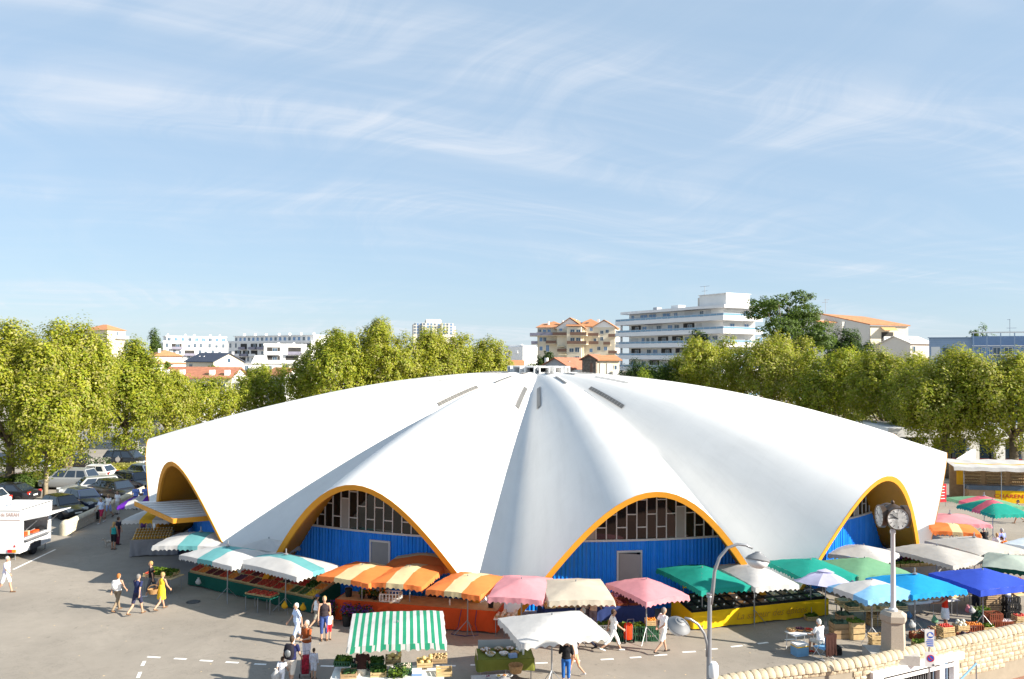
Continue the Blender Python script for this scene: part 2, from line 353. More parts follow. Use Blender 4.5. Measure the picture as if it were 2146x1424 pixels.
def build_hall():
    root = empty('market_hall', HC, 0, 'round white concrete market hall with scalloped shell roof and yellow arch rims', 'market hall')
    inv = -HC
    NA, NR, r0 = 30, 46, 1.2
    TH = []
    for k in range(NL):
        for i in range(NA): TH.append((-HA + k * LP + LP * i / NA, 2 * i / NA - 1))
    def rr(j, t): q = j / (NR - 1); q = q ** 0.85; return r0 + (rim_r(t) - r0) * q
    out = {}; inn = {}
    for i, (th, t) in enumerate(TH):
        for j in range(NR):
            r = rr(j, t); p = hall_p(r, th, t=t); out[i, j] = p + inv; inn[i, j] = p + inv - hall_n(min(r, rim_r(t) - 0.06), th) * 0.22
    M = len(TH)
    mb = MB(); mb.grid(lambda i, j: out[i, j], M, NR, True); mb.build('shell', shell_mat(), root, smooth=True)
    mb = MB(); mb.grid(lambda i, j: inn[i, j], M, NR, True); sf = mb.build('soffit', 'ochre', root, smooth=True)
    mb = MB(); mb.lathe([(r0 + 0.15, HZ - 0.12), (r0 + 0.05, HZ + 0.10), (0.0, HZ + 0.16)], n=26); mb.build('roof_cap', 'white_paint', root, smooth=True)
    # yellow edge of every arch
    for k in range(NL):
        mb = MB(); rows = []
        for i in range(NA + 1):
            idx = (k * NA + i) % M; a = out[idx, NR - 1]; b = inn[idx, NR - 1]; d = Vector((a.x, a.y, 0)).normalized(); n = (a - b).normalized()
            rows.append([a + n * 0.004 - d * 0.03, a + n * 0.004 + d * 0.02, b - n * 0.03 + d * 0.02, b - n * 0.03 - d * 0.10])
        mb.grid(lambda i, j: rows[j][i], 4, NA + 1); mb.build('arch_rim', 'ochre', root, smooth=True, angle=40)
    # facades under the arches in view
    rf = 24.4; zs = 3.08
    glass_i = 0
    for k in range(-3, 3):
        thc = -HA + (k + 0.5) * LP
        def fp(u, z, dr=0.0):      # u in metres along the facade from its middle
            th = thc + u / rf; return Vector(((rf + dr) * math.sin(th), -(rf + dr) * math.cos(th), z))
        def top(u): return hall_z(rf / HR, u / (rf * LP / 2)) - 0.20
        half = rf * LP / 2
        mb = MB(); n = 300; cols = []
        doors = {-1: (-0.15, 0.95, 2.72), 0: (-0.35, 1.05, 2.62), 1: (-2.9, 1.1, 2.5)}
        d = doors.get(k)
        for i in range(n + 1):
            u = -half + 2 * half * i / n; ph = (u / 0.185) % 1.0; dr = 0.0 if ph < 0.42 else (0.05 if 0.5 <= ph < 0.92 else 0.025)
            z0 = 0.0
            if d and abs(u - d[0]) < d[1] / 2: z0 = d[2]
            cols.append((u, dr, z0, max(z0, min(zs, top(u)))))
        for i in range(n):
            a, b = cols[i], cols[i + 1]
            if a[3] - a[2] < 0.02 and b[3] - b[2] < 0.02: continue
            mb.add([fp(a[0], a[2], a[1]), fp(b[0], b[2], b[1]), fp(b[0], b[3], b[1]), fp(a[0], a[3], a[1])], [(0, 1, 2, 3)])
        mb.build('corrugated_cladding', 'cladding_blue', root)
        if d:
            fr = MB(); w = d[1] / 2
            for (u0, u1, z0, z1) in ((d[0] - w - 0.06, d[0] - w + 0.02, 0, d[2] + 0.06), (d[0] + w - 0.02, d[0] + w + 0.06, 0, d[2] + 0.06), (d[0] - w + 0.02, d[0] + w - 0.02, d[2] - 0.03, d[2] + 0.06)):
                c = fp((u0 + u1) / 2, (z0 + z1) / 2, 0.05); fr.box(c, (u1 - u0, 0.12, z1 - z0), rz=thc + (u0 + u1) / 2 / rf)
            fr.build('door_frame', 'frame_grey', root)
            lf = MB(); ang = thc + d[0] / rf
            if k == 0:    # this one stands ajar
                hin = fp(d[0] - w + 0.04, 0, 0.06); dirv = Vector((math.cos(ang - 0.42), math.sin(ang - 0.42), 0)); c = hin + dirv * (w * 0.93); c.z = d[2] / 2
                lf.box(c, (d[1] * 0.9, 0.05, d[2] - 0.1), rz=ang - 0.42)
                bk = MB(); bk.box(fp(d[0], d[2] / 2, -0.5), (d[1], 0.02, d[2]), rz=ang); bk.build('door_recess', 'panel_grey', root)
            else: lf.box(fp(d[0], d[2] / 2, 0.02), (d[1] - 0.04, 0.05, d[2] - 0.04), rz=ang)
            leaf = lf.build('door', 'door_grey', root)
            hb = MB(); hb.box(fp(d[0] + w * 0.75, 1.05, 0.09), (0.05, 0.06, 0.14), rz=ang); hb.build('door_handle', 'dark_metal', leaf)
        # glazing: staggered panes between mullions
        st = 0.47; cs = [i * st for i in range(-13, 14)]
        fr = MB(); sash = MB()
        hs = next(q * 0.05 for q in range(400) if top(q * 0.05) < zs + 0.02)
        sash.grid(lambda i, j: fp(-hs + 2 * hs * i / 24, zs + (0.0 if j in (0, 1) else 0.09), (0.07 if j in (1, 2) else -0.02)), 25, 4)
        for u in cs:
            z1 = top(u)
            if z1 > zs + 0.1: fr.box(fp(u, (zs + 0.09 + z1) / 2, 0.0), (0.05, 0.07, z1 - zs - 0.09), rz=thc + u / rf)
        for ci in range(len(cs) - 1):
            u0, u1 = cs[ci] + 0.025, cs[ci + 1] - 0.025; lv = [0.62, 1.85, 3.05] if ci % 2 else [1.2, 2.45]
            if ci in (8, 17): lv = [1.5]
            za = zs + 0.09; levels = [za] + [zs + l for l in lv] + [99]
            for li in range(len(levels) - 1):
                b = levels[li] + (0.025 if li else 0); t0 = min(levels[li + 1] - 0.025, top(u0) + 0.04); t1 = min(levels[li + 1] - 0.025, top(u1) + 0.04)
                if max(t0, t1) - b < 0.06: continue
                t0 = max(t0, b); t1 = max(t1, b)
                if levels[li + 1] < 90 and min(t0, t1) > levels[li + 1] - 0.03: fr.box(fp((u0 + u1) / 2, levels[li + 1], 0.0), (u1 - u0, 0.06, 0.05), rz=thc + (u0 + u1) / 2 / rf)
                op = (li == 0 and ci in (8, 17))
                if k in (-2, -1, 0, 1):
                    ti = rnd.uniform(-0.0015, 0.0015); pm = MB(); q = [fp(u0, b, -0.01 + ti), fp(u1, b, -0.01 - ti), fp(u1, t1, -0.01 - ti * 0.5), fp(u0, t0, -0.01 + ti * 0.5)]
                    nn = Vector((math.sin(thc), -math.cos(thc), 0)) * -0.02
                    pm.add(q + [p + nn for p in q], [(0, 1, 2, 3), (7, 6, 5, 4), (0, 4, 5, 1), (1, 5, 6, 2), (2, 6, 7, 3), (3, 7, 4, 0)])
                    pm.build('window_pane', 'panel_grey' if op else 'glass_dark', root)
                else: sash.add([fp(u0, b, -0.01), fp(u1, b, -0.01), fp(u1, t1, -0.01), fp(u0, t0, -0.01)], [(0, 1, 2, 3)])
        fr.build('mullion', 'frame_grey', root, kind='stuff'); sash.build('window_sill', 'frame_grey', root, smooth=True, angle=40)
    # dark hollow behind the glass
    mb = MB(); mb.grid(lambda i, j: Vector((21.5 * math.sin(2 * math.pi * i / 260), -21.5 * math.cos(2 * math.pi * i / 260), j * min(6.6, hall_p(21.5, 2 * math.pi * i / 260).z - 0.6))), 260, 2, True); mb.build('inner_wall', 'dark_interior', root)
    # strips of glass blocks let into the roof
    def strip(th, ra, rb, w):
        t = MB(); nb = max(2, int((rb - ra) / 0.30)); fm = MB()
        for i in range(nb):
            r1 = ra + (rb - ra) * i / nb + 0.025; r2 = ra + (rb - ra) * (i + 1) / nb - 0.025; q = []
            for (r, sd) in ((r1, -1), (r1, 1), (r2, 1), (r2, -1)): q.append(hall_p(r, th + sd * (w / 2 - 0.02) / r) + hall_n(r, th) * 0.07 + inv)
            t.add(q, [(0, 3, 2, 1)])
        def fpnt(i, j):
            r = ra + (rb - ra) * j / 8; return hall_p(r, th + (i - 1.0) * w / 2 / r) + hall_n(r, th) * 0.055 + inv
        fm.grid(fpnt, 3, 9); s = fm.build('skylight', 'panel_grey', root); t.build('glass_blocks', 'skylight_glass', s, kind='stuff')
    for k in range(NL):
        thc = -HA + (k + 0.5) * LP
        strip(thc, 3.2, 4.4, 0.42)
        strip(thc, 6.3, 9.6, 0.21)
        for sg in (-1, 1): strip(thc + sg * LP * 0.375, 7.4, 11.4, 0.24)
    # ring of scoop vents round the top
    for k in range(NL):
        th = -HA + (k + 0.5) * LP; mb = MB(); w0, w1, h = 0.36, 0.40, 0.56
        c, s = math.cos(th), math.sin(th)
        def P(u, r, z): return Vector((r * s + u * c, -r * c + u * s, HZ - 0.16 + z))
        ri, ro = 1.25, 2.35; wl = 0.09
        O = [P(-w1, ro, 0), P(w1, ro, 0), P(w1, ro, h), P(-w1, ro, h)]; I = [P(-w1 + wl, ro, wl), P(w1 - wl, ro, wl), P(w1 - wl, ro, h - wl), P(-w1 + wl, ro, h - wl)]
        Bk = [P(-w0 * 0.6, ri, 0.2), P(w0 * 0.6, ri, 0.2), P(w0 * 0.6, ri, h), P(-w0 * 0.6, ri, h)]
        B = [P(-w0 * 0.8, ri, 0), P(w0 * 0.8, ri, 0), P(w0 * 0.8, ri, h * 0.96), P(-w0 * 0.8, ri, h * 0.96)]
        In = [P(-w0 * 0.55, ri + 0.35, 0.17), P(w0 * 0.55, ri + 0.35, 0.17), P(w0 * 0.55, ri + 0.35, h - 0.15), P(-w0 * 0.55, ri + 0.35, h - 0.15)]
        mb.add(O + I + B + In, [(0, 1, 5, 4), (1, 2, 6, 5), (2, 3, 7, 6), (3, 0, 4, 7), (0, 3, 11, 8), (1, 9, 10, 2), (2, 10, 11, 3), (8, 11, 10, 9), (4, 5, 13, 12), (5, 6, 14, 13), (6, 7, 15, 14), (7, 4, 12, 15)])
        v = mb.build('roof_vent', 'white_paint', root)
        g = MB(); g.add(In, [(0, 1, 2, 3)]); g.build('vent_mouth_shade', 'dark_interior', v)  # plain dark sheet: the shade inside the open scoop, put in as colour
    # cantilevered slab over the left entrance
    C = [at(284, 1052, 3.1) - HC, at(364, 1088, 3.1) - HC, at(470, 1080, 3.1) - HC, at(420, 1046, 3.1) - HC]
    mb = MB(); mb.prism(C, 3.1 - 0.22, 3.1); mb.build('entrance_canopy', 'white_paint', root)
    u = (C[3] - C[0]); vv = (C[1] - C[0])
    for i in range(1, 8):
        a = C[0].lerp(C[1], i / 8); b = C[3].lerp(C[2], i / 8); m2 = MB(); a.z = b.z = 3.125; dd = (b - a)
        m2.box((a + b) / 2, (dd.length * 0.97, 0.07, 0.05), rz=math.atan2(dd.y, dd.x)); m2.build('canopy_rib', 'white_metal', root)
    for a, b in ((C[0], C[1]), (C[1], C[2])):
        m2 = MB(); dd = b - a; c = (a + b) / 2; c.z = 3.0; nrm = Vector((dd.y, -dd.x, 0)).normalized() * 0.03
        m2.box(c + nrm, (dd.length + 0.05, 0.06, 0.24), rz=math.atan2(dd.y, dd.x)); m2.build('canopy_fascia', 'ochre', root)
    return root
hall = build_hall()

# ---------------------------------------------------------------- trees
import numpy as np
def leaf_mat(name, c, trans=0.48, var=0.35):
    return mat(name, c, 0.55, var, 0.9, trans=trans, spec=0.3, detail=3.0)
leaf_mat('leaf_plane_a', (0.35, 0.36, 0.028)); leaf_mat('leaf_plane_b', (0.23, 0.29, 0.022)); leaf_mat('leaf_plane_c', (0.44, 0.41, 0.13))
leaf_mat('leaf_green_a', (0.11, 0.18, 0.02)); leaf_mat('leaf_green_b', (0.07, 0.12, 0.017))
leaf_mat('leaf_dark_a', (0.030, 0.060, 0.014)); leaf_mat('leaf_dark_b', (0.08, 0.125, 0.02))
mat('bark', (0.17, 0.135, 0.095), 0.9, 0.35, 3.5, 0.7, 9.0)
mat('bark_pale', (0.30, 0.25, 0.17), 0.9, 0.3, 4.0, 0.4, 9.0)
def leaf_mesh(name, P, Nrm, size, mats, weights, rng, aspect=0.62):
    n = len(P); r = rng.normal(size=(n, 3)); Nn = Nrm / np.linalg.norm(Nrm, axis=1, keepdims=True)
    T = r - Nn * np.sum(r * Nn, axis=1, keepdims=True); T /= np.linalg.norm(T, axis=1, keepdims=True); B = np.cross(Nn, T)
    s = size[:, None]
    V = np.stack([P - T * s * 0.5, P + B * s * aspect * 0.5 + Nn * s * 0.10, P + T * s * 0.5, P - B * s * aspect * 0.5 + Nn * s * 0.10], axis=1).reshape(-1, 3)
    me = bpy.data.meshes.new(name); me.vertices.add(4 * n); me.vertices.foreach_set('co', V.ravel().astype(np.float32))
    me.loops.add(4 * n); me.loops.foreach_set('vertex_index', np.arange(4 * n, dtype=np.int32)); me.polygons.add(n)
    me.polygons.foreach_set('loop_start', np.arange(0, 4 * n, 4, dtype=np.int32))
    for m in mats: me.materials.append(MATS[m])
    me.polygons.foreach_set('material_index', rng.choice(len(mats), size=n, p=np.array(weights) / sum(weights)).astype(np.int32))
    me.update(calc_edges=True); return me
def crown(name, lobes, n_leaf, size, mats, weights, seed, clump=0.6, tall=1.25, fill=0.15):
    """leaves in clumps over and through a set of ellipsoid lobes (cx, cy, cz, rx, ry, rz)"""
    rng = np.random.default_rng(seed); area = np.array([(l[3] * l[5]) for l in lobes]); area = area / area.sum(); PP = []; NN = []
    per = 46; nc = max(6, int(n_leaf / per))
    for l, a in zip(lobes, area):
        k = max(3, int(nc * a)); d = rng.normal(size=(k, 3)); d[:, 2] += 0.15; d /= np.linalg.norm(d, axis=1, keepdims=True)
        rad = np.where(rng.random(k) < fill, rng.uniform(0.35, 0.8, k), rng.uniform(0.82, 1.10, k))
        C = np.array(l[:3]) + d * np.array(l[3:]) * rad[:, None]
        for c, dd in zip(C, d):
            cs = clump * rng.uniform(0.6, 1.4); q = rng.normal(size=(per, 3)); q /= np.linalg.norm(q, axis=1, keepdims=True)
            rr = rng.uniform(0.35, 1.0, per)[:, None] ** 0.6
            off = q * rr * cs; off[:, 2] *= tall
            PP.append(c + off); NN.append(q * 0.55 + dd * 0.85 + rng.normal(size=(per, 3)) * 0.30 + np.array([0.15, -0.1, 0.35]))
    P = np.concatenate(PP); Nn = np.concatenate(NN)
    return leaf_mesh(name, P, Nn, size * rng.uniform(0.65, 1.35, len(P)), mats, weights, rng)
def tree(x0, x1, ytop, zbot, depth, label, n_leaf=9000, size=0.36, mats=('leaf_plane_a', 'leaf_plane_b', 'leaf_plane_c'), weights=(5, 3, 2), seed=1, name='plane_tree', heads=7, trunk=0.30, group='plane trees round the market', clump=0.62, tall=1.3, cat='tree', bark='bark', shape='head', lean=0.0, dfac=1.0):
    a = atd(x0, ytop, depth); b = atd(x1, ytop, depth); cx = (a.x + b.x) / 2; w = (b.x - a.x); zt = a.z; rg = random.Random(seed)
    root = empty(name, (cx, depth, 0), 0, label, cat, group)
    h = zt - zbot; lobes = []; rx = w / 2 * (1.27 if shape == 'head' else 1.0); n_leaf = int(n_leaf * 3.3); size *= 0.68
    if shape == 'head':
        lobes.append((0, 0, zbot + h * 0.42, rx * 0.80, rx * 0.80 * dfac, h * 0.42))
        for i in range(heads):
            t = 2 * math.pi * (i + rg.random() * 0.5) / heads; k = rg.uniform(0.50, 0.72); hz = rg.uniform(0.42, 0.75)
            lobes.append((rx * k * math.cos(t), rx * k * math.sin(t) * dfac, zbot + h * hz, rx * rg.uniform(0.28, 0.42), rx * rg.uniform(0.28, 0.42), h * rg.uniform(0.16, 0.27)))
        for i in range(3):
            t = rg.uniform(0, 6.28); k = rg.uniform(0.05, 0.38); rz = h * rg.uniform(0.14, 0.2)
            lobes.append((rx * k * math.cos(t), rx * k * math.sin(t), zt - rz * 1.05 - (0 if i == 0 else rg.uniform(0, 0.08) * h), rx * rg.uniform(0.2, 0.32), rx * rg.uniform(0.2, 0.32), rz))
    elif shape == 'column':
        for i in range(6): lobes.append((rg.uniform(-.1, .1) * rx, 0, zbot + h * (0.12 + 0.15 * i), rx * (0.95 - 0.11 * i), rx * (0.95 - 0.11 * i), h * 0.15))
    elif shape == 'layer':
        for i in range(heads):
            t = 2 * math.pi * rg.random(); hz = 0.12 + 0.8 * i / heads; k = rg.uniform(0.2, 0.75) * (1.15 - 0.5 * abs(hz - 0.45))
            lobes.append((rx * k * math.cos(t), rx * k * math.sin(t), zbot + h * hz, rx * rg.uniform(0.3, 0.45), rx * 0.4, h * rg.uniform(0.07, 0.12)))
    else: lobes.append((0, 0, zbot + h * 0.5, rx, rx, h * 0.5))
    me = crown('crown', lobes, n_leaf, size, mats, weights, seed, clump, tall); inst('crown', me, root)
    mb = MB(); zf = zbot + h * 0.18
    pts = [(0, 0, -0.05), (lean * 0.3 + 0.04, 0, zf * 0.5), (lean, 0.05, zf)]
    mb.path(pts, [trunk * 1.25, trunk, trunk * 0.85], 9)
    for i, l in enumerate(lobes[1:1 + heads]):
        mid = Vector((lean + (l[0] - lean) * 0.45, l[1] * 0.45, zf + (l[2] - zf) * 0.30)); mb.path([(lean, 0.05, zf - 0.25), mid, (l[0] * 0.9, l[1] * 0.9, l[2] - l[5] * 0.2)], [trunk * 0.55, trunk * 0.36, trunk * 0.14], 6)
    mb.path([(lean, 0.05, zf - 0.1), (lean * 0.4, 0.2, zbot + h * 0.55), (0, 0, zt - h * 0.18)], [trunk * 0.8, trunk * 0.42, trunk * 0.1], 7)
    mb.build('trunk', bark, root, smooth=True)
    return root
PT = 'plane trees round the market'
tree(-70, 125, 676, 1.9, 66.5, 'broad yellow-green plane tree at the left edge behind the food trailer', 15000, 0.34, seed=11, trunk=0.32)
tree(70, 222, 668, 2.2, 70.0, 'tall plane tree with a thick trunk standing among the parked cars', 15000, 0.34, seed=12, trunk=0.42)
tree(52, 148, 790, 2.2, 62.5, 'smaller plane tree with a slim pale trunk beside the food trailer', 6500, 0.32, seed=13, trunk=0.16, bark='bark_pale', heads=5)
tree(205, 330, 712, 1.8, 82.0, 'green plane tree right of the thick-trunked one, darker on its left side', 11000, 0.36, weights=(4, 5, 1), seed=14)
tree(300, 405, 775, 1.0, 96.0, 'low plane tree just left of the hall roof, before the tiled terrace', 6500, 0.36, seed=15)
tree(372, 512, 792, 2.0, 104.0, 'round young plane tree before the long tiled roof', 6500, 0.36, seed=16, weights=(5, 4, 1))
tree(498, 602, 766, 2.0, 112.0, 'pointed green tree left of the gap with a view to the street', 6000, 0.38, seed=17, weights=(3, 5, 1))
tree(625, 772, 690, 2.0, 104.0, 'dark-shadowed plane tree, leftmost of the four tall ones behind the roof', 12000, 0.40, seed=18, weights=(4, 4, 1))
tree(735, 862, 668, 2.0, 108.0, 'tallest plane tree with twin spires behind the roof', 12000, 0.40, seed=19)
tree(852, 968, 684, 2.0, 114.0, 'plane tree before the distant pale tower', 10500, 0.41, seed=20)
tree(948, 1066, 704, 1.5, 124.0, 'sloping plane tree nearest the roof vents', 9500, 0.43, seed=21)
tree(1412, 1570, 704, 1.0, 118.0, 'plane tree hiding the right foot of the balcony block', 11000, 0.43, seed=22)
tree(1545, 1705, 694, 0.5, 110.0, 'broad silvery plane tree below the feathery dark one', 12000, 0.41, seed=23, weights=(4, 3, 3))
tree(1680, 1820, 728, 1.0, 101.0, 'plane tree before the tiled apartment house', 10000, 0.40, seed=24, weights=(3, 4, 1))
tree(1780, 1935, 728, 1.5, 92.0, 'plane tree with bare limbs showing, behind the right roof slope', 9500, 0.38, seed=25, weights=(5, 3, 2), dfac=0.8)
tree(1870, 1975, 745, 1.2, 86.0, 'low plane tree filling the gap at the right end of the roof', 9000, 0.36, seed=28, weights=(4, 4, 1), trunk=0.28)
tree(1895, 2068, 728, 2.6, 77.5, 'plane tree with a forked trunk at the right corner of the hall', 12500, 0.35, seed=26, trunk=0.38)
tree(2030, 2215, 738, 2.7, 75.0, 'plane tree at the right edge before the shop windows', 12500, 0.35, seed=27, trunk=0.38)
tree(1568, 1738, 609, 9.0, 142.0, 'feathery dark green tree rising above the plane trees', 9500, 0.50, ('leaf_dark_b', 'leaf_green_a', 'leaf_dark_a'), (4, 4, 1), seed=31, name='locust_tree', heads=24, group=None, shape='layer', clump=0.9, tall=0.5)
tree(1722, 1822, 686, 3.0, 150.0, 'dense dark green tree left of the tiled apartment house', 5500, 0.5, ('leaf_green_b', 'leaf_dark_a'), (3, 2), seed=32, name='broadleaf_tree', group=None)
tree(1415, 1508, 697, 2.0, 150.0, 'dark conifer before the balcony block', 5000, 0.5, ('leaf_dark_a', 'leaf_dark_b'), (3, 2), seed=33, name='conifer', group=None, shape='column', clump=0.8, tall=0.8)
tree(305, 343, 697, 2.0, 250.0, 'slender dark poplar left of the white apartment blocks', 3600, 0.7, ('leaf_dark_b', 'leaf_green_b'), (3, 2), seed=34, name='poplar', group=None, shape='column', clump=1.0)
tree(1297, 1372, 752, 1.0, 120.0, 'round dark green shrub at the foot of the balcony block', 4200, 0.36, ('leaf_dark_a', 'leaf_green_b'), (3, 2), seed=35, name='evergreen_bush', group=None, cat='bush', heads=4)
tree(1362, 1430, 757, 1.0, 118.0, 'bright green bush right of the round dark shrub', 3600, 0.34, ('leaf_green_a', 'leaf_green_b'), (3, 1), seed=36, name='laurel_bush', group=None, cat='bush', heads=4)
tree(1322, 1372, 774, 0.5, 104.0, 'low olive-green bush peeping over the roof edge', 2000, 0.34, ('leaf_plane_b', 'leaf_green_a'), (3, 1), seed=37, name='low_bush', group=None, cat='bush', heads=3)
tree(1128, 1164, 737, 4.0, 210.0, 'small dark tree before the orange-roofed apartment house', 2200, 0.6, ('leaf_dark_a', 'leaf_dark_b'), (3, 2), seed=38, name='garden_tree', group=None, heads=4)
tree(1092, 1132, 760, 2.0, 170.0, 'low green tree left of the grey gable house', 2000, 0.5, ('leaf_green_a', 'leaf_green_b'), (3, 2), seed=39, name='orchard_tree', group=None, heads=4)
tree(342, 362, 760, 3.0, 190.0, 'small tree before the orange hip roof', 1500, 0.5, ('leaf_green_a', 'leaf_green_b'), (3, 2), seed=40, name='yard_tree', group=None, heads=3)
tree(425, 475, 765, 3.0, 178.0, 'low greenery beside the slate-roofed house', 1800, 0.5, ('leaf_green_a', 'leaf_plane_b'), (3, 2), seed=41, name='hedge_tree', group=None, heads=3)
tree(2022, 2080, 683, 6.0, 165.0, 'tree top showing over the blue metal building', 1800, 0.55, ('leaf_green_b', 'leaf_green_a'), (3, 2), seed=42, name='distant_tree', group=None, heads=4)

# ---------------------------------------------------------------- buildings behind
mat('render_white', (0.82, 0.81, 0.79), 0.8, 0.04, 0.6, var2=0.04, scale2=0.15)
mat('render_cream', (0.72, 0.64, 0.50), 0.85, 0.05, 0.6, var2=0.05, scale2=0.2)
mat('render_pale', (0.62, 0.58, 0.52), 0.85, 0.05, 0.6)
mat('render_grey', (0.42, 0.43, 0.46), 0.85, 0.06, 0.8)
mat('band_white', (0.82, 0.81, 0.81), 0.7, 0.04, 0.5)
mat('tile_orange', (0.46, 0.21, 0.10), 0.85, 0.2, 1.5, 0.2, 8.0)
mat('tile_red', (0.36, 0.15, 0.09), 0.85, 0.22, 1.6, 0.2, 8.0)
mat('slate', (0.045, 0.055, 0.085), 0.6, 0.15, 2.0)
mat('rail_glass', (0.16, 0.30, 0.44), 0.12, 0.05, spec=0.6)
mat('window_glass', (0.05, 0.09, 0.14), 0.08, 0.25, 0.7, spec=0.6)
mat('window_sky', (0.10, 0.22, 0.42), 0.08, 0.15, 0.7, spec=0.6)
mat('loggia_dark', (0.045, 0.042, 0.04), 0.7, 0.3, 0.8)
mat('shutter_white', (0.66, 0.66, 0.65), 0.6, 0.03)
mat('balcony_brown', (0.21, 0.125, 0.09), 0.8, 0.1, 1.0)
mat('balcony_mauve', (0.25, 0.24, 0.31), 0.6, 0.1, 1.0)
mat('rubble', (0.20, 0.165, 0.14), 0.95, 0.45, 2.5, 0.9, 3.5)
mat('metal_blue', (0.17, 0.27, 0.46), 0.45, 0.05, 0.8)
mat('metal_blue_pale', (0.30, 0.40, 0.55), 0.45, 0.05, 0.8)
mat('awning_cream', (0.68, 0.58, 0.38), 0.8, 0.05)
mat('awning_stripe', (0.62, 0.36, 0.16), 0.8, 0.05)
WINM = {}
def win_mesh(w, h, m):
    key = (round(w, 2), round(h, 2), m)
    if key not in WINM:
        f = MB(); t = 0.07
        f.bx(-w / 2, w / 2, -0.06, 0.02, 0, t); f.bx(-w / 2, w / 2, -0.06, 0.02, h - t, h); f.bx(-w / 2, -w / 2 + t, -0.058, 0.02, t, h - t); f.bx(w / 2 - t, w / 2, -0.058, 0.02, t, h - t)
        if w > 0.9: f.bx(-0.03, 0.03, -0.055, 0.02, t, h - t)
        p = MB(); p.bx(-w / 2 + 0.03, w / 2 - 0.03, -0.03, 0.01, 0.03, h - 0.03)
        WINM[key] = (f.mesh('window', 'shutter_white'), p.mesh('pane', m))
    return WINM[key]
class Bld:
    """a building with its own axes: x along the front, y into the building, z up"""
    def __init__(s, name, o, ang, label, cat='building', group=None):
        s.root = empty(name, o, ang, label, cat, group)
    def part(s, name, m, *boxes, kind=None):
        b = MB()
        for q in boxes: b.bx(*q)
        return b.build(name, m, s.root, kind=kind)
    def window(s, x, y, z, w, h, m='window_glass', side=0, parent=None):
        a, b = win_mesh(w, h, m); rz = {0: 0, 1: math.pi / 2, 2: math.pi, 3: -math.pi / 2}[side]
        o = inst('window', a, parent or s.root, (x, y, z), rz); inst('pane', b, o); return o
    def roof_gable(s, x0, x1, y0, y1, z0, z1, m, axis='x', t=0.18, name='roof', over=0.4):
        b = MB()
        if axis == 'x':   # ridge runs along x
            ym = (y0 + y1) / 2; x0 -= over; x1 += over; k = over * (z1 - z0) / (ym - y0)
            P = [(x0, y0 - over, z0 - k), (x1, y0 - over, z0 - k), (x1, ym, z1), (x0, ym, z1), (x0, y1 + over, z0 - k), (x1, y1 + over, z0 - k)]
        else:
            xm = (x0 + x1) / 2; y0 -= over; y1 += over; k = over * (z1 - z0) / (xm - x0)
            P = [(x0 - over, y1, z0 - k), (x0 - over, y0, z0 - k), (xm, y0, z1), (xm, y1, z1), (x1 + over, y1, z0 - k), (x1 + over, y0, z0 - k)]
        P = [Vector(p) for p in P]; U = [p + Vector((0, 0, t)) for p in P]
        b.add(P + U, [(6, 7, 8, 9), (9, 8, 11, 10), (3, 2, 1, 0), (4, 5, 2, 3), (0, 1, 7, 6), (5, 4, 10, 11), (1, 2, 8, 7), (2, 5, 11, 8), (3, 0, 6, 9), (4, 3, 9, 10)])
        return b.build(name, m, s.root)
    def gable_wall(s, x0, x1, y0, y1, z0, z1, m, axis='x'):
        for i in (0, 1):
            b = MB(); x = (x0, x1)[i]; y = (y0, y1)[i]; e = (0.15, -0.15)[i]
            if axis == 'x': b.add([(q, yy, zz) for q in (x, x + e) for yy, zz in ((y0, z0), (y1, z0), ((y0 + y1) / 2, z1))], [(0, 1, 2), (5, 4, 3), (0, 3, 4, 1), (1, 4, 5, 2), (2, 5, 3, 0)])
            else: b.add([(xx, q, zz) for q in (y, y + e) for xx, zz in ((x0, z0), (x1, z0), ((x0 + x1) / 2, z1))], [(0, 1, 2), (5, 4, 3), (0, 3, 4, 1), (1, 4, 5, 2), (2, 5, 3, 0)])
            b.build('gable', m, s.root)
    def roof_shed(s, x0, x1, y0, y1, zf, zb, m, t=0.2, axis='y', name='roof'):
        b = MB()
        P = [(x0, y0, zf), (x1, y0, zf), (x1, y1, zb), (x0, y1, zb)] if axis == 'y' else [(x0, y0, zf), (x1, y0, zb), (x1, y1, zb), (x0, y1, zf)]
        P = [Vector(p) for p in P]; U = [p + Vector((0, 0, t)) for p in P]
        b.add(P + U, [(3, 2, 1, 0), (4, 5, 6, 7), (0, 1, 5, 4), (1, 2, 6, 5), (2, 3, 7, 6), (3, 0, 4, 7)]); return b.build(name, m, s.root)
    def roof_hip(s, x0, x1, y0, y1, z0, z1, m, name='roof'):
        b = MB(); d = min(x1 - x0, y1 - y0) / 2
        if x1 - x0 >= y1 - y0: A, B = (x0 + d, (y0 + y1) / 2, z1), (x1 - d + 0.01, (y0 + y1) / 2, z1)
        else: A, B = ((x0 + x1) / 2, y0 + d, z1), ((x0 + x1) / 2, y1 - d + 0.01, z1)
        V = [(x0, y0, z0), (x1, y0, z0), (x1, y1, z0), (x0, y1, z0), A, B]
        F = [(0, 1, 5, 4), (1, 2, 5), (2, 3, 4, 5), (3, 0, 4), (3, 2, 1, 0)] if x1 - x0 >= y1 - y0 else [(0, 1, 4), (1, 2, 5, 4), (2, 3, 5), (3, 0, 4, 5), (3, 2, 1, 0)]
        b.add(V, F); return b.build(name, m, s.root)
def wall_dir(px0, d0, px1, d1):
    a = atd(px0, 740, d0); b = atd(px1, 740, d1); a.z = b.z = 0; return a, math.atan2(b.y - a.y, b.x - a.x), (b - a).length

